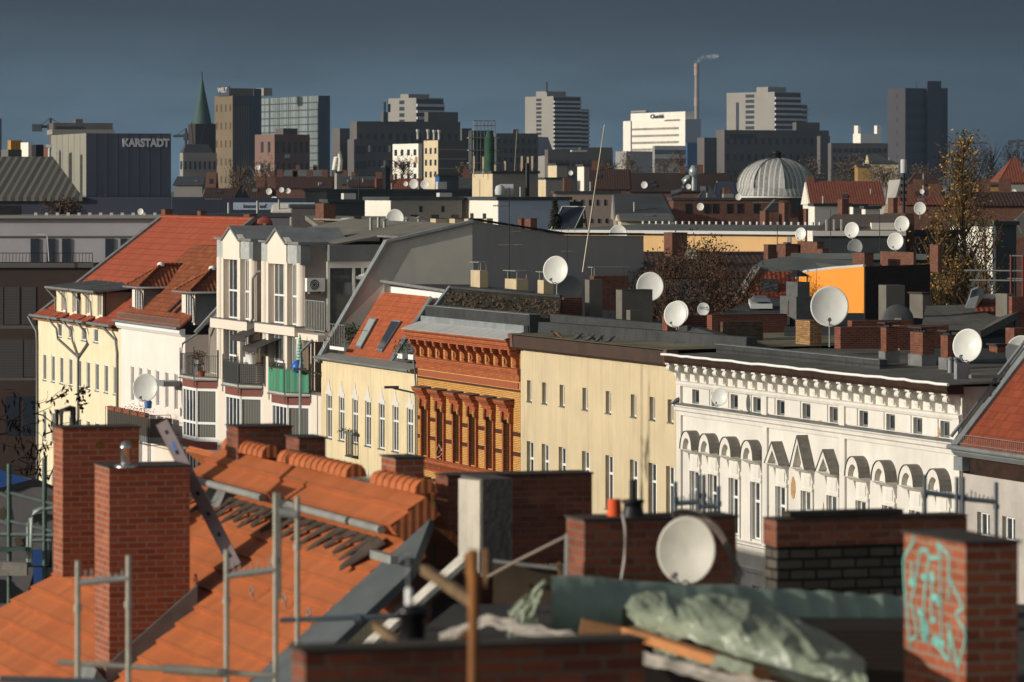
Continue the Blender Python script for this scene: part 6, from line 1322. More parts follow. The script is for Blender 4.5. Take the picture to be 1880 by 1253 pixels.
# brown tower with sign, glass tower, pink block
o,L,R,h=far('office_tower','brown stone office tower with a lettered sign at its roof edge',394,427,466,176,1700,M_brown,36,matR=M_slate); sub(o,'upper_tower',M_brown,402,409,465,162,1712,180,36); lwins(o,L,h*.2,h*.98,7,4,fw=.3,fh=.4,mat=plain('brown_recess',A(96,80,60,.5)))
for i in range(7): MB().box(.0,.12,R*(.06+.11*i),R*(.1+.11*i),0,h-4).build('pilaster',M_brown,o)
text_on('WELT',2.6,o,(-L*.45,-.9,h+2.2),(math.pi/2,0,0),M_lband,bold=.05,depth=.1); MB().box(-L*.75,-L*.1,-.7,-.3,h,h+3.8).build('sign_panel',M_navy,o)
sub(o,'dark_core',M_navy,464,466,480,163,1740,320,36); sub(o,'plant_room',M_conc,470,484,500,162,1760,176,36)
M_gl=striped('glass_curtain',A(176,188,184,.7),A(70,82,88,.6),2.1,.72,rough=.25,bmp=.1,var=.35); o,L,R,h=far('glass_tower','broad glass office tower with a rounded dark corner beside the brown one',478,584,606,176,1750,M_gl,24,matR=M_navy)
for i in range(6): MB().box(-L*(1-i/6)-.25,-L*(1-i/6)+.25,-.15,.05,0,h).build('mullion',M_navy,o)
for i in range(22): MB().box(-L,0,-.06,.04,h*(i/22),h*(i/22)+.5).build('floor_edge',M_slate,o)
o,L,R,h=far('pink_tower_block','pinkish panel tower block in front of the glass tower',468,504,569,247,1100,M_pinkb,38); lwins(o,L,2,h-.5,7,2,.2,.9,fw=.35); rwins(o,R,2,h-.5,7,6,fw=.42,fh=.5)
for j in range(7): MB().box(.05,.6,R*.28,R*.4,2+j*(h-2.5)/7,2.9+j*(h-2.5)/7).box(.0,.06,R*.27,R*.41,1.9+j*(h-2.5)/7,2.2+j*(h-2.5)/7).build('balcony',M_lband,o)
sub(o,'roof_house',M_conc2,505,520,546,236,1115,248)
# store with lettering
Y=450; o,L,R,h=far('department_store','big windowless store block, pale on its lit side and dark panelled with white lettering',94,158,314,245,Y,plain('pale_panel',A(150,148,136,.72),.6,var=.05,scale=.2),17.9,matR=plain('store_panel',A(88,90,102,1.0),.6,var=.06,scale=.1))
c=zpx(263,Y,o); text_on('KARSTADT',1.12,o,(.1,R*.70,c),(math.pi/2,0,math.pi/2),plain('sign_white',A(232,232,232,.85),.5),bold=.05,depth=.08,sx=.88)
for i in range(1,8): MB().box(.05,.075,R*i/8-.03,R*i/8+.03,0,h).build('panel_joint',M_navy,o)
for i in range(1,6): MB().box(-L*i/6-.03,-L*i/6+.03,-.02,.02,0,h).build('panel_joint',M_conc2,o)
for z in(h*.8,h*.62): MB().box(-L,.0,-.022,.0,z,z+.06).box(-.01,.078,0,R,z,z+.06).build('panel_joint',M_navy,o)
mb=MB(); a=[P(-60,288,430),P(97,288,430),P(152,362,410),P(-60,362,410)]; mb.slab([a[3],a[2],a[1],a[0]],.4); o=thing('ribbed_hall','low hall with a grey ribbed metal roof left of the store','hall',P(20,600,430)); o.location.z=0
m=striped('ribbed_metal',A(140,136,124,.65),A(80,78,72,.6),.75,.6,rough=.6,bmp=.8); mb.v=[tuple(V(q)-o.location) for q in mb.v]; mb.build('roof',m,o)
mb=MB(); mb.slab([P(-60,362,411),P(372,362,411),P(372,700,411),P(-60,700,411)],.5); mb.v=[tuple(V(q)-o.location) for q in mb.v]; mb.build('wall',M_navy,o)
o,L,R,h=far('store_wing','long low navy wing of the store behind the office roof',313,316,562,364,405,M_navy,5)
tb=thing('banner','pale blue banner with dark lettering lying along the navy store wing','banner',P(503,379,395)); MB().box(-3.7,3.7,-.03,.05,-.32,.34).build('cloth',plain('banner_blue',A(176,190,206,.7),.8),tb); text_on('immer auf    zu minimieren',.52,tb,(0,-.05,0),(math.pi/2,0,0),M_navy,bold=.008,depth=.01,sx=.98)
# far concrete block left, cranes
o,L,R,h=far('concrete_block','grey concrete office block with a cantilevered top behind the store',90,98,207,226,900,M_conc2,12); rbands(o,R,h-2,h-.2,1,y0=.05,y1=.5,frac=.5); sub(o,'top_slab',M_conc,86,96,210,238,890,247,12); sub(o,'roof_house',M_conc2,134,139,152,219,905,227,12)
def crane(label,px,t,b,x0,x1,yj,Y):
    a=P(px,b,Y); o=thing('tower_crane',label,'crane',a); r=lambda x,y:P(x,y,Y)-a
    MB().tube([r(px,b),r(px,t)],.5,4).build('mast',M_slate,o); MB().tube([r(x0,yj+1),r(x1,yj)],.45,4).build('jib',M_slate,o); MB().tube([r(x0+6,yj),r(px,t),r(x1-6,yj)],.12,4).build('stay',M_slate,o); k=x0 if abs(x0-px)<abs(x1-px) else x1; MB().obox(r(k,yj+3),(1.5,0,0),(0,1,0),(0,0,1.2)).build('counterweight',M_slate,o); MB().obox(r(px+1,yj+3),(1,0,0),(0,1,0),(0,0,1.2)).build('cab',M_slate,o)
crane('dark tower crane at the left behind the concrete office block',92,217,262,68,126,232,1400); crane('dark tower crane between the store and the church',341,236,282,318,352,249,1600)
crane('far crane with a long low jib right of the dark twin tower',1742,262,290,1735,1812,263,2600); crane('farthest crane with a yellow cab at the right edge',1868,255,300,1855,1890,259,2400)
M_yel2=plain('ochre_panel',A(190,140,70,.7),.8)
for args in(('roof_hut','ochre roof hut highest at the far left above the ribbed roof',14,20,40,258,460,M_yel2),('roof_hut','pale ochre hut behind the highest ochre one at the left',38,52,60,262,455,M_cwhite),('roof_hut','black plant box on the roof left of the store',58,66,80,266,450,M_black),('roof_hut','grey sloped ventilation hood at the far left above the ribbed roof',2,15,40,275,440,M_fgrey),('brick_house','brown brick house far behind the ribbed roof',80,88,96,268,700,M_fbrick)):
    far(*args,zb=10)
tag(MB().tube([P(1,300,500),P(1,218,500)],.12,6).build('dark_pole',M_black),'dark pole at the very left edge of the skyline','pole')
tag(MB().tube([P(91,300,440),P(91,269,440)],.16,8).tube([P(84,269,440),P(95,270,440)],.2,8).build('white_lamp',M_lband),'bright white lamp head in front of the pale store side','lamp')
# housing complex centre left
Y=1300; o,L,R,h=far('housing_complex','large dark stepped housing complex with lit edges, left of centre',643,655,845,223,Y,M_conc2,20); rwins(o,R,h*.45,h-2,4,14,fw=.4,fh=.45); sub(o,'penthouse',M_conc2,779,786,841,206,Y+20,224,20); s_,Ls,Rs,hs=sub(o,'front_block',M_conc2,638,650,722,256,Y-60,330,20); sub(o,'side_block',M_conc2,844,848,866,236,Y+30,330,20)
for j in range(4): MB().box(.02,.3,Rs*.02,Rs*.28,hs-4-j*4.2,hs-2-j*4.2).build('loggia',M_dwin,s_)
for j in range(4):
    for i in range(5): MB().box(.02,.1,Rs*(.36+.13*i),Rs*(.41+.13*i),hs-3.6-j*4.2,hs-1.8-j*4.2).build('window',M_dwin if (i+j)%4 else M_lband,s_)
m_,L2,R2,h2=sub(o,'roof_stack',M_conc2,700,704,712,206,Y,224,20); MB().tube([(-.5,.5,h2),(-.5,.5,h2+3)],.4,6).tube([(-.5,2,h2),(-.5,2,h2+2.4)],.4,6).build('flue',M_slate,m_)
o,L,R,h=far('tower_block','narrow dark tower block with a lit edge left of the stepped complex',610,624,642,236,1250,M_conc2,30)
tag(MB().tube([P(613,316,1000),P(617,290,1000),P(623,280,1000),P(625,295,1000),P(623,316,1000)],.6,6).tube([P(614,304,1000),P(624,304,1000)],.5,6).build('white_sculpture',M_cwhite),'white looped structure at the foot of the narrow dark tower block','structure')
# three pale tower blocks
def slabtower(label,pl,pm,pr,pt,Y,pen,step,n,slot=None,phi=40):
    o,L,R,h=far('tower_block',label,pl,pm,pr,pt,Y,M_conc,phi); zb_=zpx(290,Y,o); zt=h-1
    MB().box(-.02,.05,0,R,0,h-.5).build('recessed_front',M_slate,o)
    st=(zt-zb_)/n
    for i in range(n): MB().box(-.05,.9,0,R,zb_+i*st,zb_+i*st+st*.42).build('balcony_band',M_lband,o)
    for i in range(n): MB().box(-L*.6,-L*.42,-.08,.05,zb_+i*st+st*.4,zb_+(i+1)*st).build('stair_window',M_dwin,o)
    sub(o,'roof_house',M_conc,*pen,Y+15,pt+2,phi)
    s_,Ls,Rs,hs=sub(o,'lower_wing',M_conc2,*step,Y+25,310,phi)
    for i in range(n-2):
        zq=zb_+i*st-s_.location.z
        if zq+st*.5<hs: MB().box(-.05,.9,0,Rs,zq,zq+st*.42).build('balcony_band',M_lband,s_)
    if slot: MB().box(-L*slot[0],-L*slot[1],-.1,.05,zpx(240,Y,o),zpx(slot[2],Y,o)).build('dark_slot',M_dwin,o)
    return o
slabtower('pale tower block with window bands behind the dark stepped complex',713,764,814,180,1900,(735,750,788,173),(812,813,816,190),9)
t=slabtower('pale tower block with an aerial on top in the middle of the skyline',964,1016,1066,177,2000,(984,1004,1039,168),(1064,1066,1081,201),14)
tag(MB().tube([P(1003.6,170,2005),P(1003.6,151,2005)],.5,6).build('roof_aerial',M_slate,t),None); bpy.data.objects['roof_aerial'].location=Matrix.Rotation(-t.rotation_euler.z,3,'Z')@(-t.location); bpy.data.objects['roof_aerial'].rotation_euler=(0,0,-t.rotation_euler.z)
slabtower('widest pale tower block with a dark vertical slot, right of the chimney',1334,1422,1470,169,2100,(1389,1410,1443,160),(1468,1470,1482,193),12,(.8,.74,187))
# white sunlit houses, scaffolded building
o,L,R,h=far('white_house','bright white sunlit house with orange patches in front of the stepped complex',721,768,775,264,1000,M_cwhite,24); lwins(o,L,h-9,h-.6,3,4,fw=.4); MB().box(-L*.12,-.5,-.1,.04,h-4.5,h-3).build('orange_patch',M_yel2,o)
o,L,R,h=far('cream_house','cream sunlit house with a netted scaffold on its shaded side',778,804,856,258,980,M_cream,26,matR=M_conc2); lwins(o,L,h-9,h-1,3,3,fw=.4); rbands(o,R,h-9,h-.5,4,M_conc,.12)
for k,(px,py) in enumerate(((767,242),(786,242),(797,243),(806,243))): p=P(px,py+14,985); tag(MB().lathe([(.25,0),(.25,1.6),(.4,1.7),(.4,2.2)],p,8).build('roof_vent',M_lband),['leftmost white vent on the cream sunlit house roof','second white vent on the cream sunlit house roof','third white vent on the cream sunlit house roof','rightmost white vent on the cream sunlit house roof'][k],'vent','white vents on the cream house')
o,L,R,h=far('scaffolded_house','dark house wrapped in scaffolding with a green chute tower',860,866,906,240,900,M_slate,18)
for j in range(4): MB().box(.0,1.3,-1,R+1,h-1.6-j*2.6,h-1.5-j*2.6+.1).build('scaffold_deck',M_conc,o)
for i in range(7): MB().tube([(1.2,R*i/6,0),(1.2,R*i/6,h+2)],.07,4).build('scaffold_post',M_steel,o)
for z in(h+1,h+2): MB().tube([(1.2,0,z),(1.2,R,z)],.07,4).build('scaffold_rail',plain('red_rail',A(170,70,60,.7),.7),o)
tag(MB().lathe([(1.0,-6),(1.0,4),(.9,4.2),(.6,5.5)],P(899,290,895),10).build('green_chute_tower',plain('green_net',A(50,92,66,.6),.9,var=.4,scale=.8)),'green netted hoist tower in front of the scaffolded house','tower')
o,L,R,h=far('brown_block','brown flat-roofed housing block between the hoist tower and the middle tower block',906,911,988,245,1250,M_conc2,20); rwins(o,R,h-9,h-1,3,7,fw=.35); sub(o,'roof_house',M_conc2,938,942,952,238,1255,247,20)
mb=MB(); mb.slab([P(974,252,1500),P(1006,252,1500),P(1018,285,1500),P(974,285,1500)],V((0,30,0))); tag(mb.build('navy_wedge_building',M_navy),'dark navy wedge-ended building at the foot of the middle tower block','building')
o,L,R,h=far('long_dark_block','long low dark housing block right of the middle tower block',1000,1006,1125,275,1200,M_conc2,15); rwins(o,R,h-9,h-2,2,12,fw=.35,mat=M_slate); sub(o,'raised_part',M_conc2,1062,1066,1124,271,1205,280,15); sub(o,'light_roof',M_lband,1047,1050,1078,276,1190,279,15)
# hospital tower with sign
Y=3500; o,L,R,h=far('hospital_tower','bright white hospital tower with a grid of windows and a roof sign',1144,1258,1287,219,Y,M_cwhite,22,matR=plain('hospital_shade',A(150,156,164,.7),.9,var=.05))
for j in range(13): tag(MB().box(-L*.87,-L*.1,-.3,.1,h-8-j*5.6,h-6.2-j*5.6).build('window_row',striped('hospital_windows',A(120,112,100,.6),A(220,210,192,.8),2.6,.5,bmp=.1,var=.3),o),None)
MB().box(-L*.87,-L*.855,-.35,.1,0,h).build('dark_joint',M_slate,o); s_,Ls,Rs,hs=sub(o,'sign_storey',M_cwhite,1158,1258,1274,205,Y+3,220,22)
text_on('Charité',4.6,s_,(-Ls*.5,-.6,hs*.5),(math.pi/2,0,0),M_navy,bold=.1,depth=.2,sx=1.9); sub(o,'plant_storey',M_conc,1158,1186,1190,203,Y,206,22)
far('clinic_block','low grey clinic block with dark bands at the foot of the white hospital',1198,1202,1260,268,3200,M_conc,12); ob=bpy.context.scene.collection.objects[-2]; rbands(ob,ob['R'],ob['h']-14,ob['h']-1,2)
far('grey_block','pale grey block left of the low clinic block',1130,1150,1198,278,2600,M_conc,20); far('blue_block','blue glass block at the foot of the big chimney',1259,1262,1280,262,2500,plain('blue_glass',A(60,96,140,.6),.5),20)
# power station chimney with smoke
Y=4000; p=P(1279,HZ+27*FL/Y,Y); o=thing('smokestack','tall slender power station chimney with two reddish rings and a wisp of smoke','chimney',p); zt=zpx(117,Y); MB().lathe([(2.5,0),(2.1,zt*.5),(1.8,zt)],n=16).build('shaft',plain('stack_concrete',A(168,156,144,.6),.9,var=.1,scale=.05),o)
for py,hh in((131,3.5),(187,4),(121,2)): MB().lathe([(2.3,zpx(py,Y)-hh),(2.3,zpx(py,Y)+hh)],n=16).build('ring',plain('stack_ring',A(186,156,142,.66),.9),o)
m,nt,b=newmat('smoke',1,0,0); b.inputs['Base Color'].default_value=(.8,.8,.8,1); nt.links.new(ramp(nt,noise(nt,.05,5,objco(nt)),.42,.75,.0,.3),b.inputs['Alpha'])
q0=P(1280,116,Y); mb=MB()
for px,py,r_ in((1280,114,1.6),(1283,113,2.1),(1287,111,2.6),(1291,109,3),(1296,106.5,3.2),(1301,105,3.2),(1307,104,2.8),(1313,103,2.4)):
    mb.lathe([(r_*math.sin(math.pi*t/8)+.01,-r_*.8*math.cos(math.pi*t/8)) for t in range(9)],P(px,py,Y+ru(-3,3))-q0,12,ell=(1.5,1))
tag(mb.build('smoke',m,loc=q0),'thin pale smoke drifting right from the tall chimney','smoke',kind='stuff')
# right dark housing, small white, twin tower
o,L,R,h=far('housing_complex','dark stepped housing complex below the widest pale tower block',1314,1330,1522,239,1500,M_conc2,20); rwins(o,R,h*.5,h-1,4,15,fw=.4,fh=.4); rbands(o,R,h-3.5,h-.5,1,M_dwin,.5,.05,.3); sub(o,'penthouse',M_conc2,1455,1462,1505,225,1515,242,20); sub(o,'step',M_conc2,1500,1506,1524,250,1480,320,20)
o,L,R,h=far('tower_block','narrow grey tower block at the left end of the right stepped complex',1280,1293,1316,253,1450,M_conc2,30); o2=far('low_block','low dark block between the stepped complex and the dark twin tower',1520,1526,1630,263,1400,M_conc2,15); rwins(o2[0],o2[2],o2[3]-9,o2[3]-1,3,10,fw=.4)
o,L,R,h=far('white_works','small far white building with two turrets left of the dark twin tower',1566,1580,1618,246,3500,M_cwhite,25); sub(o,'turret',M_cwhite,1568,1575,1580,231,3510,247,25); sub(o,'turret',M_cwhite,1605,1610,1618,231,3510,247,25)
o,L,R,h=far('twin_tower','dark grey twin office tower alone at the right of the skyline',1629,1662,1702,162,1800,plain('tower_grey',A(92,90,94,.42),.8,var=.1,scale=.05),36,matR=M_navy); sub(o,'tall_core',M_navy,1700,1703,1728,149,1805,330,20); sub(o,'rear_tower',M_navy,1727,1728,1740,162,1815,330,20)
for j in range(16): MB().box(-L*.48,-L*.42,-.06,.05,h-4-j*5,h-2.5-j*5).build('window',M_dwin,o)
rbands(o,R,h-80,h-4,16,plain('tower_band',A(44,52,66,.6),.4),.5)
MB().tube([(0,R*.5,h),(0,R*.5,h+3)],.15,4).build('roof_mast',M_slate,o)
# dome and red roof
Y=520; c=P(1426,HZ,Y); o=thing('dome_building','ribbed zinc dome on a brick drum with a dark lantern','building',V((c.x,c.y,0))); o.rotation_euler=(0,0,math.radians(8)); rr=75*Y/FL; z0=zpx(346,Y); za=zpx(291,Y)
M_dome=striped('dome_zinc',A(204,204,198,.85),A(120,120,116,.7),.62,.72,rough=.5,metal=.1,bmp=.6,var=.35)
prof=[(rr*math.cos(t)**.9,z0+(za-z0)*math.sin(t)) for t in [math.pi/2*i/10 for i in range(10)]]+[(.3,za+.02)]
d=MB(); 
for i in range(len(prof)-1):
    for j in range(8):
        a0,a1=2*math.pi*j/8,2*math.pi*(j+1)/8; (r0,zz0),(r1,zz1)=prof[i],prof[i+1]
        d.poly([(r0*math.cos(a0),r0*math.sin(a0),zz0),(r0*math.cos(a1),r0*math.sin(a1),zz0),(r1*math.cos(a1),r1*math.sin(a1),zz1),(r1*math.cos(a0),r1*math.sin(a0),zz1)])
d.build('dome',M_dome,o); MB().lathe([(rr*1.1,z0-.9),(rr*1.02,z0-.1),(rr*.98,z0+.1)],n=8).build('dome_skirt',M_dome,o)
for j in range(8): a0=2*math.pi*j/8; MB().tube([(r*1.01*math.cos(a0),r*1.01*math.sin(a0),z+.02) for r,z in prof],.06,4).build('dome_rib',M_fgrey,o)
MB().lathe([(rr*1.0,z0-3.5),(rr*1.0,z0-.92)],n=8).build('drum',M_fbrick,o); MB().lathe([(.6,za-.3),(.55,za+.6),(.65,za+.65),(.2,za+.9)],n=8).build('lantern',M_black,o)
for j in range(8):
    a0=2*math.pi*(j+.5)/8; MB().obox((rr*.93*math.cos(a0),rr*.93*math.sin(a0),z0-2.0),(-math.sin(a0)*.9,math.cos(a0)*.9,0),(math.cos(a0)*.08,math.sin(a0)*.08,0),(0,0,.7)).build('drum_window',M_dwin,o)
MB().lathe([(rr*1.12,z0-1.15),(rr*1.12,z0-.95)],n=8).build('eave_band',M_cwhite,o)
MB().box(-rr*1.1,rr*1.1,-rr*1.1,rr*1.1,0,z0-3.5).build('wall',M_fbrick,o)
def gable_house(name,label,pl,pr,ptop,peave,Y,depth,mat_r,mat_w,inset=(0,0),cat='house',zb=0,wins=0,chim=None,fwd=0):
    """house with its roof slope towards the viewer: ridge line at py ptop, eave line at py peave"""
    zr=CZ-(ptop-HZ)*(Y+depth/2)/FL; ze=CZ-(peave-HZ)*Y/FL; x0=(pl-CX)*Y/FL; x1=(pr-CX)*Y/FL; o=thing(name,label,cat,V(((x0+x1)/2,Y,zb))); a=(x1-x0)/2; ze-=zb; zr-=zb; i0,i1=inset
    i0=i0*Y/FL; i1=i1*Y/FL
    mb=MB(); mb.box(-a+.1,a-.1,.3,depth,0,ze-.05); mb.build('wall',mat_w,o)
    mb=MB(); mb.slab([(-a,0,ze),(a,0,ze),(a-i1,depth/2,zr),(-a+i0,depth/2,zr)],.12); mb.slab([(a,depth,ze),(-a,depth,ze),(-a+i0,depth/2,zr),(a-i1,depth/2,zr)],.12)
    mb.build('roof',mat_r,o)
    for s_,i in((-1,i0),(1,i1)):
        q=[(s_*a,.15,ze-.1),(s_*(a-i),depth/2,zr-.1),(s_*a,depth-.15,ze-.1)]; MB().slab(q if s_>0 else q[::-1],.15).build('gable',mat_w if i==0 else mat_r,o)
    if wins:
        for k in range(wins): x=-a+2*a*(k+.5)/wins; MB().box(x-.5,x+.5,.25,.35,ze-2.2,ze-.7).build('window',M_dwin,o)
    if chim:
        for k,u in enumerate(chim): x=-a+2*a*u; MB().box(x-.5,x+.5,depth/2-.3,depth/2+.3,zr-1,zr+1.1).build('chimney',M_fbrick,o)
    sl=(zr-ze)/(depth/2)
    for k in range(max(1,int(2*a/4))):
        x=ru(-.75,.75)*a; y=ru(.15,.6)*depth/2; z_=ze+sl*y
        if rnd()<.55: MB().slab([(x-.3,y,z_+.1),(x+.3,y,z_+.1),(x+.3,y+.9,z_+.1+sl*.9),(x-.3,y+.9,z_+.1+sl*.9)],.08).build('roof_window',random.choice((M_dwin,M_cg)),o)
        else: MB().tube([(x,y,z_-.2),(x,y,z_+ru(.5,1.0))],.09,6).build('vent_pipe',M_steel,o)
    for k in range(int(2*a/7)):
        x=ru(-.9,.9)*a; MB().box(x-.35,x+.35,depth/2-.3,depth/2+.3,zr-1,zr+ru(.5,1.1)).build('chimney',random.choice((M_fbrick,M_fbrick,M_pale)),o)
    return o
o=gable_house('red_roofed_hall','hall with a broad red tiled roof and a white gable edge right of the dome',1488,1626,333,375,480,14,M_tred,M_cwhite); 
mb=MB(); a=P(1626,375,480)-o.location; b=P(1632,333,487)-o.location; mb.slab([a,a+V((.9,0,0)),b+V((1.3,0,.2)),b+V((0,0,.1))],.6); mb.build('gable_coping',M_cwhite,o)
mb=MB(); mb.slab([P(1630,372,484),P(1662,372,488),P(1650,345,488),P(1634,333,487)],.4); mb.v=[tuple(V(q)-o.location) for q in mb.v]; mb.build('gable_wall',M_conc,o)
# mid-distance roofs: (name,label,pl,pr,ptop,peave,Y,depth,roof,wall,inset,wins,chims)
GH=[('house','low house with a dark red roof between the white chimneys and the navy roofs',1080,1158,311,347,540,12,M_tbrown,M_fbrick,(0,0),0,(.2,)),
('house','wide dark brown roof left of the dome with crooked duct pipes',1155,1345,318,352,560,14,plain('black_brown_roof',A(70,52,46,.5),.9,var=.25,scale=.4),M_fbrick,(0,0),0,(.7,)),
('house','small house with a pale pointed gable left of the dome',1282,1322,341,367,450,6,M_slate,M_conc,(20,20),0,None),
('house','dark navy steep roof beside the pale pointed gable',1312,1358,334,372,455,7,M_navy,M_conc,(8,8),0,None),
('house','dark sloping roof right of the pinkish block',1130,1240,356,402,380,12,M_slate,M_conc,(0,20),0,None),
('house','flat green grey roof below the dark sloping one',1138,1235,392,404,345,10,M_fgrey,M_cream,(0,0),0,None),
('house','dark slate roof with a pale band left of the brown tree',318,372,324,340,800,12,M_slate,M_conc,(4,0),0,None),
('house','dark red brick house end behind the slate roof with a pale band',378,396,316,345,780,6,M_fbrick,M_fbrick,(0,0),0,None),
('house','slate grey gable house with two tiny dishes on its ridge',440,500,325,345,860,12,M_slate,M_cream,(6,4),0,(.95,)),
('house','long brick red roof with blue grey ridge right of the lettered store',372,440,346,362,520,9,M_tbrown,M_conc,(0,0),0,None),
('house','small pointed white gable with a dark slit above the banner',432,452,341,364,470,4,M_slate,M_cwhite,(10,10),0,None),
('house','dark red roof behind the pointed white gable',450,500,343,364,500,8,M_tbrown,M_fbrick,(0,8),0,(.5,.9)),
('house','dark roofs with a row of brick chimneys below the glass tower',500,610,324,345,700,10,M_tbrown,M_fbrick,(0,0),0,(.1,.35,.6,.85)),
('house','blue grey flat roof with vents above the dark chimneys row',520,600,312,326,980,14,M_fgrey,M_fbrick,(0,0),0,(.3,.7)),
('house','dark roof with a pale stub chimney right of the looped structure',602,700,324,338,760,10,M_slate,M_fbrick,(0,0),0,(.1,.3)),
('house','red tiled roof left of the far white dish pair',720,772,328,346,560,8,M_tred,M_fbrick,(10,0),0,None),
('house','low dark roofs below the white sunlit house',640,730,330,342,640,8,M_tbrown,M_slate,(0,0),0,(.6,)),
('house','grey roof below the scaffolded house, left of the telecom block',800,870,326,345,600,9,M_slate,M_conc,(0,0),0,(.8,)),
('house','dark roofs right of the phone mast',1665,1740,350,372,430,9,M_tbrown,M_conc,(6,0),0,(.4,)),
('house','dark red hipped roof between the phone mast and the tallest poplar',1668,1732,318,338,520,9,M_tbrown,M_fbrick,(22,22),0,None),
('house','orange brick row of roofs right of the red roofed hall',1655,1770,360,374,400,9,M_tred,M_fbrick,(0,0),0,(.2,.6)),
('house','red pyramid roof with a pale gable at the right edge',1835,1905,290,335,480,10,M_tred,M_conc,(35,30),0,None),
('house','yellow ochre walled house right of the tallest poplar',1800,1852,335,338,420,8,M_slate,plain('ochre_wall',A(190,150,90,.6),.9,var=.25),(0,0),0,None),
('house','dark brown roofs at the right below the ochre house',1790,1900,352,376,360,9,M_tbrown,M_fbrick,(0,0),0,(.25,.6)),
('house','cream house half hidden in brown trees left of the phone mast',1597,1650,284,300,900,12,M_slate,M_cream,(0,40),0,None),
('house','small ochre house in the trees left of a cream one',1574,1600,302,306,850,8,M_slate,plain('ochre_wall',A(190,150,90,.6),.9,var=.25),(0,0),0,None),
]
for n_,lb,a,b,c_,d_,Y,dp,mr,mw,ins,wi,chm in GH: gable_house(n_,lb,a,b,c_,d_,Y,dp,mr,mw,ins,wins=wi,chim=chm)
# mid-distance flat blocks
def flat(label,pl,pm,pr,pt,Y,mat,matR=None,phi=17.9,name='flat_block',roofm=None,lip=.25):
    o,L,R,h=far(name,label,pl,pm,pr,pt,Y,mat,phi,matR=matR); MB().box(-L-.15,.15,-.15,R+.15,h+.005,h+lip).build('roof_edge',roofm or M_slate,o)
    for k in range(int(min(9,R*.35))):
        y=R*ru(.05,.95); x=-ru(.3,.9)*min(L,4); q=rnd()
        if q<.45: MB().tube([(x,y,h),(x,y,h+lip+ru(.4,1.0))],.1,6).build('vent_pipe',M_steel,o)
        elif q<.75: MB().box(x-.4,x+.4,y-.5,y+.5,h,h+lip+ru(.3,.8)).build('plant_box',random.choice((M_fgrey,M_conc,M_lband)),o)
        else: MB().box(x-.3,x+.3,y-.35,y+.35,h,h+lip+ru(.7,1.2)).build('chimney',M_fbrick,o)
    return o,L,R,h
o,L,R,h=flat('white rendered block with three dark windows, in front of the grey hall',670,717,848,368,330,M_cwhite,M_conc)
for u in(.33,.62,.9): MB().box(0,.09,R*u-.3,R*u+.3,h-2.9,h-1.1).build('window',M_dwin,o)
for u in(.42,.73): MB().box(0,.09,R*u-.12,R*u+.12,h-.9,h-.45).build('vent_opening',M_black,o)
mb=MB(); 
for k in range(7): mb=MB(); mb.lathe([(ru(.15,.4),0),(ru(.15,.4),.012)],(-L*ru(.5,.95),-.01,h-2.4+ru(-.5,.9)),9,mat=Matrix.Rotation(math.pi/2,3,'X')); mb.build('graffiti_blot',[plain('graf_blue',A(90,130,170,.6),.8),plain('graf_grey',A(120,120,124,.6),.8)][k%2],o)
o,L,R,h=flat('pale blue grey block with narrow slits and a dark green end',848,914,1046,368,325,M_cwhite,plain('pale_blue_wall',A(176,186,200,.75),.9,var=.05))
for u in(.35,.7): MB().box(-L*u-.3,-L*u+.3,-.09,.05,h-2.9,h-1.0).build('window',M_dwin,o)
MB().box(0,.12,R*1.0,R*1.18,0,h-.1).build('green_end',plain('dark_green_panel',A(34,66,44,.6),.8),o)
o,L,R,h=flat('telecom block, cream on its lit side, crowded with aerial panels',867,904,988,319,420,M_cream,M_conc)
for k,(px,t,Yo) in enumerate(((870,287,1),(887,288,1),(909,303,1),(958,287,2),(969,288,2),(977,287,2),(927,296,2))):
    p=P(px,320,420+Yo); tag(MB().tube([p-V((0,0,.3)),p+V((0,0,(320-t)*421/FL*.4))],.05,5).obox(p+V((0,0,(320-t)*421/FL*.65)),(.1,0,0),(0,.08,0),(0,0,(320-t)*421/FL*.35)).build('antenna_panel',M_cream),['cream aerial panel at the left end of the telecom block roof','cream aerial panel second from left on the telecom block','short thick aerial panel at the telecom block corner','tall cream aerial panel left of the dark flue of the telecom block','middle cream panel of the right trio on the telecom block','cream aerial panel farthest right on the telecom block','cream aerial panel in the middle of the telecom block roof'][k],'aerial','aerial panels on the telecom block')
tag(MB().tube([P(968,366,417),P(968,300,417)],.2,8).build('flue_pipe',M_black),'black flue pipe up the side of the telecom block','pipe')
tag(MB().lathe([(.45,0),(.5,.4),(.4,.8),(.1,.95)],P(918,358,415),12).build('white_tank',M_lband),'white round tank at the foot of the telecom block','tank'); tag(MB().obox(P(930,348,416),(.65,0,0),(0,.4,0),(0,0,.5)).build('white_cabinet',M_lband),'white cabinet right of the round tank by the telecom block','cabinet')
o,L,R,h=flat('pinkish grey block with a row of small slits under a dark roof',1015,1020,1137,356,400,M_pinkb,plain('pinkish_wall',A(170,152,140,.72),.9,var=.06),10)
for k in range(6): MB().box(0,.09,R*(.28+.12*k),R*(.28+.12*k)+.18,h-1.1,h-.55).build('slit',M_black,o)
for k in range(7): MB().box(0,.09,R*(.06+.12*k),R*(.06+.12*k)+.22,h-2.7,h-2.3).build('slit',M_black,o)
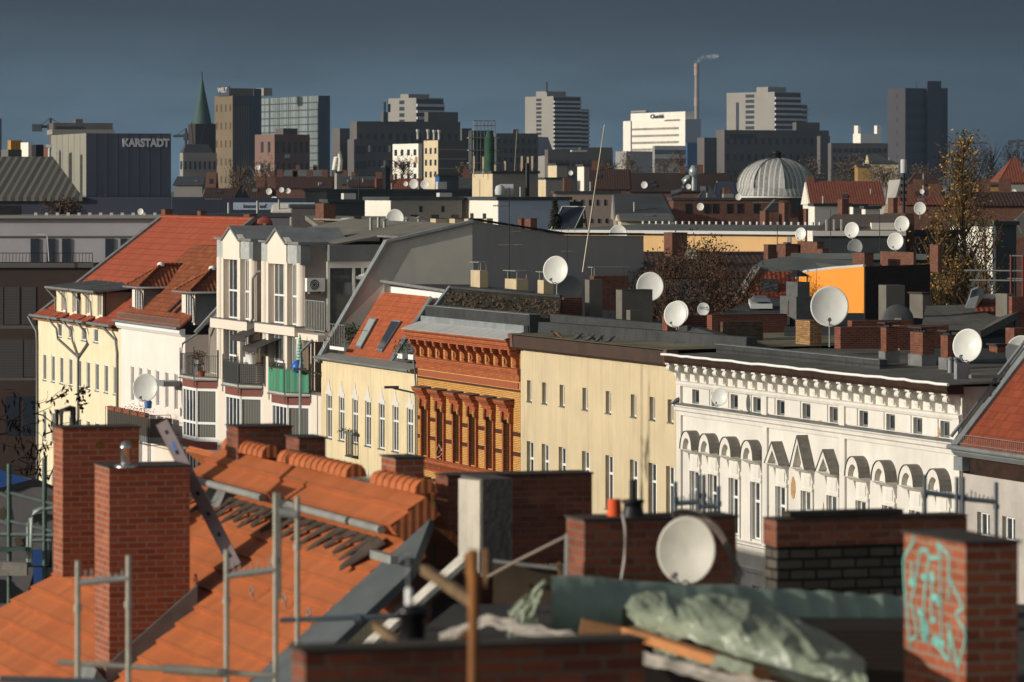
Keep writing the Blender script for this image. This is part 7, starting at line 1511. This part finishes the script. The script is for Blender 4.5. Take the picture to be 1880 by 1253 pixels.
for args in(('grey flat hall roof with vents left of the white rendered block',560,600,870,352,460,M_fgrey,M_slate),('dark wall under the flat hall roof at left',590,604,672,372,345,M_conc2,M_slate),('white chimney block with stepped shoulders beside the dark red roof',1060,1072,1081,306,500,M_cwhite,M_conc),('pale block stub left of the white chimney block',1006,1022,1042,304,520,M_cream,M_conc),('cream low wall house below the pale block stub',985,1002,1038,330,500,M_cream,M_conc),('grey roof hut with the blue painted side',799,806,842,324,500,plain('hut_blue',A(40,100,170,.75),.7),M_slate),('black stepped flue block left of the red tiled roof',702,708,716,308,620,M_black,M_black),('white low house with a zinc roof below the red roofed hall',1487,1495,1560,379,380,M_cwhite,M_cwhite),('bright white lean-to wall right of the low white house',1582,1588,1615,384,375,M_cwhite,M_cwhite),('grey block right of the lean-to wall',1560,1566,1590,380,390,M_cwhite,M_conc),('white garden wall block behind the right poplars',1745,1822,1826,416,272,M_cwhite,M_slate),('dark grey rendered block right of the white poplar wall',1822,1827,1866,414,268,M_slate,M_slate),('pale stub chimney in the left middle distance',614,618,628,318,600,M_conc,M_conc)): flat(*args)
# brick parapet row by the dome
o,L,R,h=flat('long orange brick parapet with dark openings in front of the dome',1228,1236,1425,368,430,M_fbrick,M_fbrick,8)
for u in(.12,.3,.38,.52,.62,.78): MB().box(0,.1,R*u,R*u+.55,h-1.3,h-.35).build('opening',M_black,o)
mb=MB(); p=P(1415,392,425); tag(MB().slab([P(1404,388,425),P(1430,388,428),P(1424,366,428)],.3).build('slanted_hood',M_fgrey),'slanted grey roof hood at the right end of the brick parapet','hood')
M_duct=plain('duct_steel',A(170,180,180,.7),.35,.4); tag(MB().tube([P(1232,356,505),P(1250,352,505),P(1256,345,505),P(1256,332,505),P(1262,327,505),P(1266,327,505)],.35,8).build('duct_pipe',M_duct),'bent silver duct pipe with an elbow, left one on the dark brown roof','pipe'); tag(MB().tube([P(1274,350,505),P(1274,326,505)],.3,8).lathe([(.3,0),(.6,.4),(.6,.9),(.25,1.4)],P(1274,326,505),10).build('duct_pipe',M_duct),'straight silver duct with a bulb head on the dark brown roof','pipe')
# long peach house with a green grey roof, grey terrace house
Y=268; M_peach=stucco('peach_wall',A(232,190,134,.7),.1,.1)
o,L,R,h=far('peach_house','long house with sunlit peach wall and a flat green grey roof behind the trees',1020,1478,1482,427,Y,M_peach,50); MB().slab([(-L-.4,-.4,h),(.3,-.4,h),(.3,9,h+.35),(-L-.4,9,h+.35)],.1).build('roof',M_fgrey,o); MB().box(-L-.4,.3,-.5,-.38,h-.15,h+.05).build('eave',M_lband,o)
for i in range(36): MB().box(-L*(i+.5)/36-.06,-L*(i+.5)/36+.06,8.7,8.82,h+.36,h+.55).build('roof_knob',M_lband,o)
MB().box(-L*.06-.15,-L*.06+.15,-.03,.05,0,h-.3).build('downpipe',M_lead,o)
o,L,R,h=far('terrace_house','dark grey house with a white terrace band and a sloping brown roof storey',1484,1492,1662,433,257,M_cwhite,8,matR=M_slate); MB().box(-L-.05,.18,-.05,R,h-.02,h+.28).build('white_band',M_cwhite,o); mb=MB(); mb.slab([(0,.2,h+.28),(0,R,h+.28),(-1.6,R,h+1.25),(-1.6,1.6,h+1.25)],.1); mb.build('brown_roof',plain('brown_roof_sheet',A(112,100,94,.62),.8,var=.1),o); MB().box(-.5,-.1,R*.64,R*1.01,h+.29,h+.75).build('white_box',M_cwhite,o)
for u in(.14,.22,.3): MB().box(-.05,.05,R*u,R*u+.1,h+.3,h+.95).build('roof_post',M_lband,o)
MB().box(-6,-.2,R+.05,R+.6,0,h+1.3).build('brown_end_wall',plain('brown_end',A(90,66,52,.6),.9),o)
flat('dark wing right of the brown end wall behind the poplars',1678,1681,1760,430,262,M_cwhite,M_slate,8)
# brick chimneys on those roofs
random.seed(3)
for lb,a,b,c_,t,bt,Y in(('brick chimney left of a broad speckled one below the peach wall',1428,1442,1466,449,485,238),('broad speckled brick chimney with a dish beside it',1464,1500,1513,445,480,236),('low brick chimney stub right of the broad speckled one',1497,1510,1521,458,482,234),('square brick chimney behind the orange wall top',1565,1587,1604,465,495,230),('long brick chimney block with pale specks near the low dish pair',1616,1677,1682,464,491,229),('brick chimney in front of the poplars with a pale cap',1707,1722,1730,450,486,226),('brick chimney stub below the small far dishes in the bare tree',1402,1410,1426,450,480,240),('brick chimney among the bare tree twigs, left',1219,1234,1262,428,470,242),('thin brick chimney right of the bare tree',1438,1445,1452,446,470,244),('brick and stone chimney in front of the low white house',1538,1546,1558,366,395,372),('tall brick chimney beside the lean-to wall',1630,1640,1648,364,396,370),('short brick chimney left of the low white house',1465,1480,1484,384,402,330),('tall brick chimney between the dome and the red hall',1430,1440,1448,373,405,330),('brick chimney left end of the low roofs above the peach house',1395,1405,1412,388,402,330),('orange brick chimney left on the red roof ridge of the cream house',296,303,317,385,404,299),('orange brick chimney middle on the red roof ridge of the cream house',362,368,379,388,405,290),('orange brick chimney right on the red roof ridge behind the left tower',447,458,472,394,408,284),('large brick chimney behind the felt roof of the tower house',579,594,616,374,402,275),('small brick chimney by the cream dish on the felt roof',641,650,664,398,412,272),('brick chimney pair behind the dark gable ridge, left',951,957,968,402,420,262),('brick chimney pair behind the dark gable ridge, right',963,974,986,402,422,258)):
    chimney('brick_chimney',lb,a,b,c_,t,bt+14,Y,M_fbrick)
# orange wall house with tiled roof, in the second row
M_or=stucco('orange_render',A(232,150,62,.85),.06,.05,bmp=.15)
mb=MB(); Y=224; o=thing('orange_house','house with a bright orange end wall behind the biggest dish','house',P(1530,HZ+27*FL/Y,Y)); 
def pv_(px,py,Y_): return P(px,py,Y_)-o.location
yw=lambda px: FL*89/(px-CX+VP)
pw=lambda px,py,dy=0: P(px,py,yw(px)+dy)-o.location
MB().slab([pw(1440,575),pw(1586,575),pw(1586,490),pw(1530,494),pw(1478,501),pw(1466,510),pw(1440,545)],YA*.6).build('wall',M_or,o)
MB().tube([pw(1463,511,.2),pw(1478,499,.2),pw(1530,492.5,.2),pw(1587,488.5,.2)],.09,6).build('coping',M_lband,o)
e0=pw(1587,490); e1=pw(1587,600); xr=YA*3.6
MB().slab([e1+YA*.05,e1+xr,e0+xr+V((0,0,.1)),e0+YA*.05],-XA*.4).build('dark_brick_end',brick('black_brown_brick',A(52,40,34,.7),A(34,26,24,.7),A(24,20,18,.7),dirt=.4),o)
MB().slab([pv_(1345,560,Y+4),pv_(1452,560,Y+4),pv_(1482,499,Y+7.5),pv_(1390,499,Y+7.5)],.2).build('tiled_roof',M_tile2,o)
MB().slab([pv_(1338,560,Y+3.8),pv_(1352,560,Y+3.8),pv_(1396,490,Y+7.6),pv_(1382,490,Y+7.6)],.25).build('verge_coping',plain('mossy_coping',A(190,184,170,.7),.9,var=.4,scale=2),o)
MB().slab([pv_(1380,491,Y+7.6),pv_(1482,497,Y+7.6),pv_(1590,487,Y+7),pv_(1600,478,Y+10),pv_(1452,470,Y+10),pv_(1400,478,Y+9)],.2).build('felt_roof',M_fgrey,o)
mb=MB(); mb.obox(pv_(1412,527,Y+5.6),(.45,0,0),(0,.3,.25),(0,0,.15)); mb.build('roof_window',M_slate,o)
MB().slab([pv_(1452,470,Y+10.2),pv_(1700,472,Y+10.2),pv_(1700,483,Y+10),pv_(1452,481,Y+10)],.3).build('upper_parapet',M_fgrey,o)
# second-row felt roofs
def roofquad(label,pts,mat,th=.3,name='felt_roof_house',wall=M_slate):
    c=sum((P(*q) for q in pts),V((0,0,0)))/len(pts); c.z=0; o=thing(name,label,'house',c); MB().slab([P(*q)-c for q in pts],th).build('roof',mat,o)
    lo=sorted([P(*q)-c for q in pts],key=lambda v:v.y); zt=min(v.z for v in lo)-th-.05; ctr=V((0,0,0)); MB().slab([V((v.x*.98,v.y*.98,zt)) for v in [P(*q)-c for q in pts]],V((0,0,-zt))).build('wall',wall,o); return o
roofquad('dark felt roof with a skylight left of the zinc flue tower',[(1300,585,196),(1450,585,196),(1448,550,205),(1402,545,206)],M_dfelt)
roofquad('low brown tiled roofs with pale ledges behind the bare brown trees',[(1176,500,232),(1440,500,232),(1440,462,246),(1176,462,246)],M_tbrown)
sk=thing('roof_skylight','white framed skylight dome on the dark felt roof','skylight',P(1396,562,200.5)); MB().obox((0,0,.1),(.5,0,0),(0,.9,.1),(0,0,.1)).build('frame',M_lband,sk); MB().hexa([(-.42,-.8,.2),(.42,-.8,.2),(.42,.8,.3),(-.42,.8,.3),(-.3,-.6,.36),(.3,-.6,.36),(.3,.6,.46),(-.3,.6,.46)]).build('dome',M_cg,sk)
roofquad('large dark felt roof with a diagonal shadow right of the pale rendered chimney',[(1690,608,182),(1800,608,182),(1870,572,187),(1870,556,196),(1700,562,198)],M_felt)
roofquad('low dark roof behind the brick walls and the big dish',[(1440,632,186),(1640,632,186),(1640,600,192),(1440,600,192)],M_dfelt)
roofquad('dark felt roof left behind the grey rendered chimneys',[(1040,612,200),(1210,618,196),(1215,590,206),(1070,585,212)],M_dfelt)
roofquad('dark flat roof right of the cream oval dish',[(1700,690,158),(1890,690,158),(1890,640,170),(1700,640,170)],M_dfelt)
o=thing('zinc_hood_roof','curved zinc verge and small red tiled roof by the grille at the right','house',P(1790,570,190)); r_=lambda x,y,Y_=190:P(x,y,Y_)-o.location
MB().slab([r_(1772,566),r_(1790,566),r_(1797,545),r_(1806,534,191),r_(1796,529,191),r_(1784,534),r_(1780,548)],V((.3,3,0))).build('zinc_verge',M_zinc,o); MB().slab([r_(1790,568,189.6),r_(1832,568,189.6),r_(1832,549,192.5),r_(1803,549,192.5)],.1).build('tiled_roof',M_tile2,o); MB().obox(r_(1815,544,191),(.6,0,0),(0,.3,0),(0,0,.08)).build('white_gutter',M_lband,o)
o=thing('roof_scaffold','reddish scaffold frames with grey rails at the far right','scaffold',P(1860,560,215)); r_=lambda x,y,Y_=215:P(x,y,Y_)-o.location
for x in(1856,1878): MB().tube([r_(x,570),r_(x,468)],.06,6).build('post',plain('red_scaffold',A(130,60,54,.6),.7),o)
for y,x0 in((470,1854),(497,1770),(515,1780),(512,1850)): MB().tube([r_(x0,y),r_(1885,y+1)],.05,6).build('rail',M_steel,o)
mb=MB().slab([P(1838,426,300),P(1900,430,300),P(1900,372,308),P(1884,384,308)],.3); tag(mb.build('metal_roof',striped('seamed_grey_roof',A(170,164,146,.65),A(110,106,96,.6),.9,.93,bmp=.4)),'pale seamed metal roof cut by the right edge','roof')
# phone mast
p=P(1659,400,380); o=thing('phone_mast','white cylindrical phone mast on a dark lattice pole','mast',p); z0=CZ-(318-HZ)*380/FL-p.z; MB().lathe([(.27,z0),(.27,z0+1.15),(.2,z0+1.2)],n=14).build('radome',M_lband,o); MB().tube([(0,0,-2),(0,0,z0)],.13,8).build('pole',M_black,o)
for k in range(4): MB().obox((0,0,z0-.5-k*.6),(.28,0,0),(0,.1,0),(0,0,.14)).build('bracket',M_black,o)
# office building at the left beyond the cream house
M_br=plain('brown_cladding',A(74,54,44,.6),.7,var=.15,scale=.3); M_shut=striped('grey_shutter',A(92,86,84,.6),A(64,60,58,.6),.12,.6,1,bmp=.4); M_owt=plain('office_white',A(176,172,176,.72),.85,var=.08,scale=.4)
Y=335; o=thing('office_house','dark brown clad office building with shutters and a white set-back top storey','office',P(0,HZ+27*FL/Y,Y)); z=lambda py:zpx(py,Y); x=lambda px:(px-CX)*Y/FL-o.location.x
MB().box(x(-80),x(170),0,14,0,z(492)).build('wall',M_br,o); MB().box(x(-80),x(172),-.3,14,z(492)+.01,z(483)).build('terrace_edge',M_conc2,o)
MB().box(x(-80),x(296),2.0,14,z(483),z(402)).build('top_storey',M_owt,o); MB().box(x(-80),x(300),1.5,14.3,z(402)+.01,z(396)).build('roof_edge',M_conc,o); MB().box(x(-80),x(24),3,6,z(395),z(378)).build('roof_house',M_black,o)
MB().box(x(-80),x(296),1.9,1.99,z(437),z(434)).build('cornice_strip',M_conc2,o)
for a,b in((51,66),(81,95),(109,124),(189,204),(217,228)): MB().box(x(a),x(b),1.88,1.98,z(484),z(439)).build('window',M_dwin,o)
for a,b,c_,d in((-40,6,527,598),(8,36,527,596),(40,66,527,596),(-40,42,624,694),(44,70,624,692),(10,35,728,800),(42,64,728,800)): MB().box(x(a),x(b),-.05,.03,z(d),z(c_)).build('shutter' if d<700 else 'window',M_shut if d<700 else M_dwin,o)
for c_,d in((598,604),(694,699)): MB().box(x(-80),x(170),-.04,.03,z(d),z(c_)).build('panel_band',M_conc2,o)
mb=MB(); railing(mb,[(x(-80),-.1),(x(170),-.1)],z(483),z(465),.25,.02,.03); mb.build('railing',M_black,o)
tag(MB().tube([P(90,480,334),P(87,435,334),P(85,431,334),P(66,431,334)],.05,6).build('terrace_lamp',M_lband),'white curved lamp post on the office terrace','lamp')
for i in range(12): MB().obox((x(60+i*20),2.2,z(394)),(.12,0,0),(0,.1,0),(0,0,.12)).build('roof_lamp',M_lband,o)
# grey halls and vents behind the tower house
o,L,R,h=flat('grey low hall with a pale roof edge behind the red roof',372,380,532,399,310,M_conc2,plain('lilac_grey_wall',A(130,124,128,.6),.9,var=.05),4)
gable_house('white_shed','small white gabled shed on the roof below the banner',500,536,374,388,330,4,M_cwhite,M_cwhite,(0,8)); flat('grey brown shed wall right of the white gabled shed',533,536,580,382,325,M_conc2,plain('brown_shed',A(116,108,106,.6),.9),4)
roofquad('long felt roof with skylight domes behind the two gabled towers',[(590,418,262),(800,412,262),(760,398,290),(560,396,295)],plain('grey_roof_felt',A(146,142,130,.62)))
def rooflight(lb,px,py,Y,r): tag(MB().lathe([(r,0),(r*.9,r*.25),(r*.5,r*.42),(.05,r*.46)],P(px,py,Y),16).build('skylight_dome',M_cg if 0 else M_lband),lb,'skylight')
rooflight('low white skylight dome on the felt roof left of the cream dish',640,410,268,.75)
for k,(px,t,bt,Y,lb) in enumerate(((681,394,424,240,'slim steel vent pipe farthest left on the felt roof'),(695,393,424,241,'slim steel vent pipe second from left on the felt roof'),(706,400,424,240,'capped vent left of the cream roof dish'),(747,398,420,242,'capped vent in front of the cream roof dish'),(769,397,418,242,'capped vent right of the cream roof dish'),(700,427,440,238,'capped vent at the top of the sloping grey gable coping'),(721,424,438,238,'second capped vent near the sloping gable coping'))):
    p=P(px,bt,Y); hgt=(bt-t)*Y/FL; o=thing('roof_vent',lb,'vent',p); MB().tube([(0,0,-.3),(0,0,hgt*.8)],.09,8).build('pipe',M_steel,o)
    if k>1: MB().lathe([(.24,hgt*.8),(.02,hgt)],n=10).build('cap',M_steel,o)
for k,(a,b,c_) in enumerate(((790,800,822),(825,835,850),(852,860,886),(888,894,905))): chimney('rendered_chimney',['long cream chimney block behind the grey gable, far left of four','second cream chimney block behind the grey gable','third cream chimney block behind the grey gable, below the thin mast','small cream chimney block behind the dark gable ridge'][k],a,b,c_,402,425,262-k,M_pale)
o=thing('solar_panel','tilted solar panel on a brick stand right of the spruce','solar panel',P(1038,412,300)); MB().slab([(-1.2,-.6,-.8),(.4,-.9,-.8),(1.4,.6,1.2),(-.2,.9,1.2)],.08).build('panel',M_dwin,o); MB().tube([(-1.2,-.6,-.8),(.4,-.9,-.8),(1.4,.6,1.2),(-.2,.9,1.2),(-1.2,-.6,-.8)],.06,5).build('frame',M_lband,o); MB().tube([(1.3,.6,1.1),(1.6,.4,-1.2)],.06,5).build('strut',M_pole,o)
# far trees
M_tw2=plain('far_twigs',A(134,110,84,.62),1,var=.35,scale=1); M_dk=plain('far_dark_foliage',A(74,62,48,.55),1,var=.4,scale=1)
def bush(lb,px,top,Y,w_px,h_px,mat,n,name='tree',gr=None,size=.5):
    W_=w_px*Y/FL/2; H_=h_px*Y/FL; zt=CZ-(top-HZ)*Y/FL; o=thing(name,lb,'tree',V(((px-CX)*Y/FL,Y,0)),0,gr); MB().tube([(0,0,0),(0,0,zt-H_*.3)],.3,6,r2=.1).build('trunk',M_twig,o); mb=MB()
    for _ in range(14):
        a=ru(0,6.28); L=ru(.5,1)*W_; mb.tube([(0,0,zt-H_*ru(.7,1)),(math.cos(a)*L*.5,math.sin(a)*L*.5,zt-H_*.5),(math.cos(a)*L,math.sin(a)*L,zt-H_*ru(0,.5))],.12,4,r2=.03)
    H_*=1.5; lobes=[(V((ru(-.75,.75)*W_,ru(-.6,.6)*W_,zt-H_*ru(.2,.95))),ru(.35,.6)) for _ in range(10)]; n=int(n*1.6); size*=.8
    for i in range(n):
        c0,k=random.choice(lobes); d=V((random.gauss(0,1),random.gauss(0,1),random.gauss(0,1))).normalized()*random.random()**.4; c=c0+V((d.x*W_*k,d.y*W_*k,d.z*H_*k*.7)); u=V((ru(-1,1),ru(-1,1),ru(-.4,1.2))).normalized()*size*ru(.5,1.2); v_=u.orthogonal().normalized()*size*.22; mb.poly([c-u,c+v_,c+u,c-v_])
    mb.build('crown',mat,o)
for px,top,Y,w_,h_,mat,n,lb in((440,288,820,46,58,M_tw2,700,'brown leafless willow left of the pink tower block'),(480,296,840,50,50,M_tw2,700,'brown leafless tree in front of the pink tower block'),(740,284,900,50,34,M_tw2,300,'bare trees in front of the white sunlit house'),(1820,258,900,70,56,M_dk,900,'dark tree mass right of the tallest poplar'),(1870,266,1000,60,50,M_dk,700,'dark tree mass at the right edge under the crane'),(1560,290,900,70,40,M_tw2,600,'brown thicket left of the cream house in the trees'),(1480,292,950,70,40,M_tw2,600,'brown thicket behind the dome'),(1620,305,800,70,30,M_tw2,500,'brown thicket below the cream house in the trees'),(1700,298,850,80,40,M_tw2,700,'brown thicket right of the phone mast'),(1770,300,950,70,44,M_dk,500,'dark trees behind the tallest poplar'),(1160,283,1500,40,26,M_tw2,300,'bare trees in front of the pale grey block'),(1220,288,1500,50,24,M_tw2,300,'bare trees below the white hospital'),(1250,278,1200,40,36,M_tw2,350,'bare trees left of the narrow grey tower block'),(110,362,395,80,34,M_twig,500,'bare dark bush in front of the navy store wing'),(855,300,800,40,30,M_tw2,250,'bare trees in front of the scaffolded house'),(1120,296,800,50,20,M_tw2,250,'bare trees right of the long dark block')): bush(lb,px,top,Y,w_,h_,mat,n,size=.35*Y/900+.12)
M_haze=bpy.data.materials.new('haze'); M_haze.use_nodes=True; nt=M_haze.node_tree; nt.nodes.remove(nt.nodes['Principled BSDF']); pv=nd(nt,'ShaderNodeVolumePrincipled',{'Color':(.5,.72,1.0,1),'Density':.00003}); nt.links.new(pv.outputs[0],nt.nodes['Material Output'].inputs['Volume'])
tag(MB().box(-1200,1200,-60,5200,-1,170).build('haze',M_haze),'thin pale air over the whole city','haze',kind='stuff')
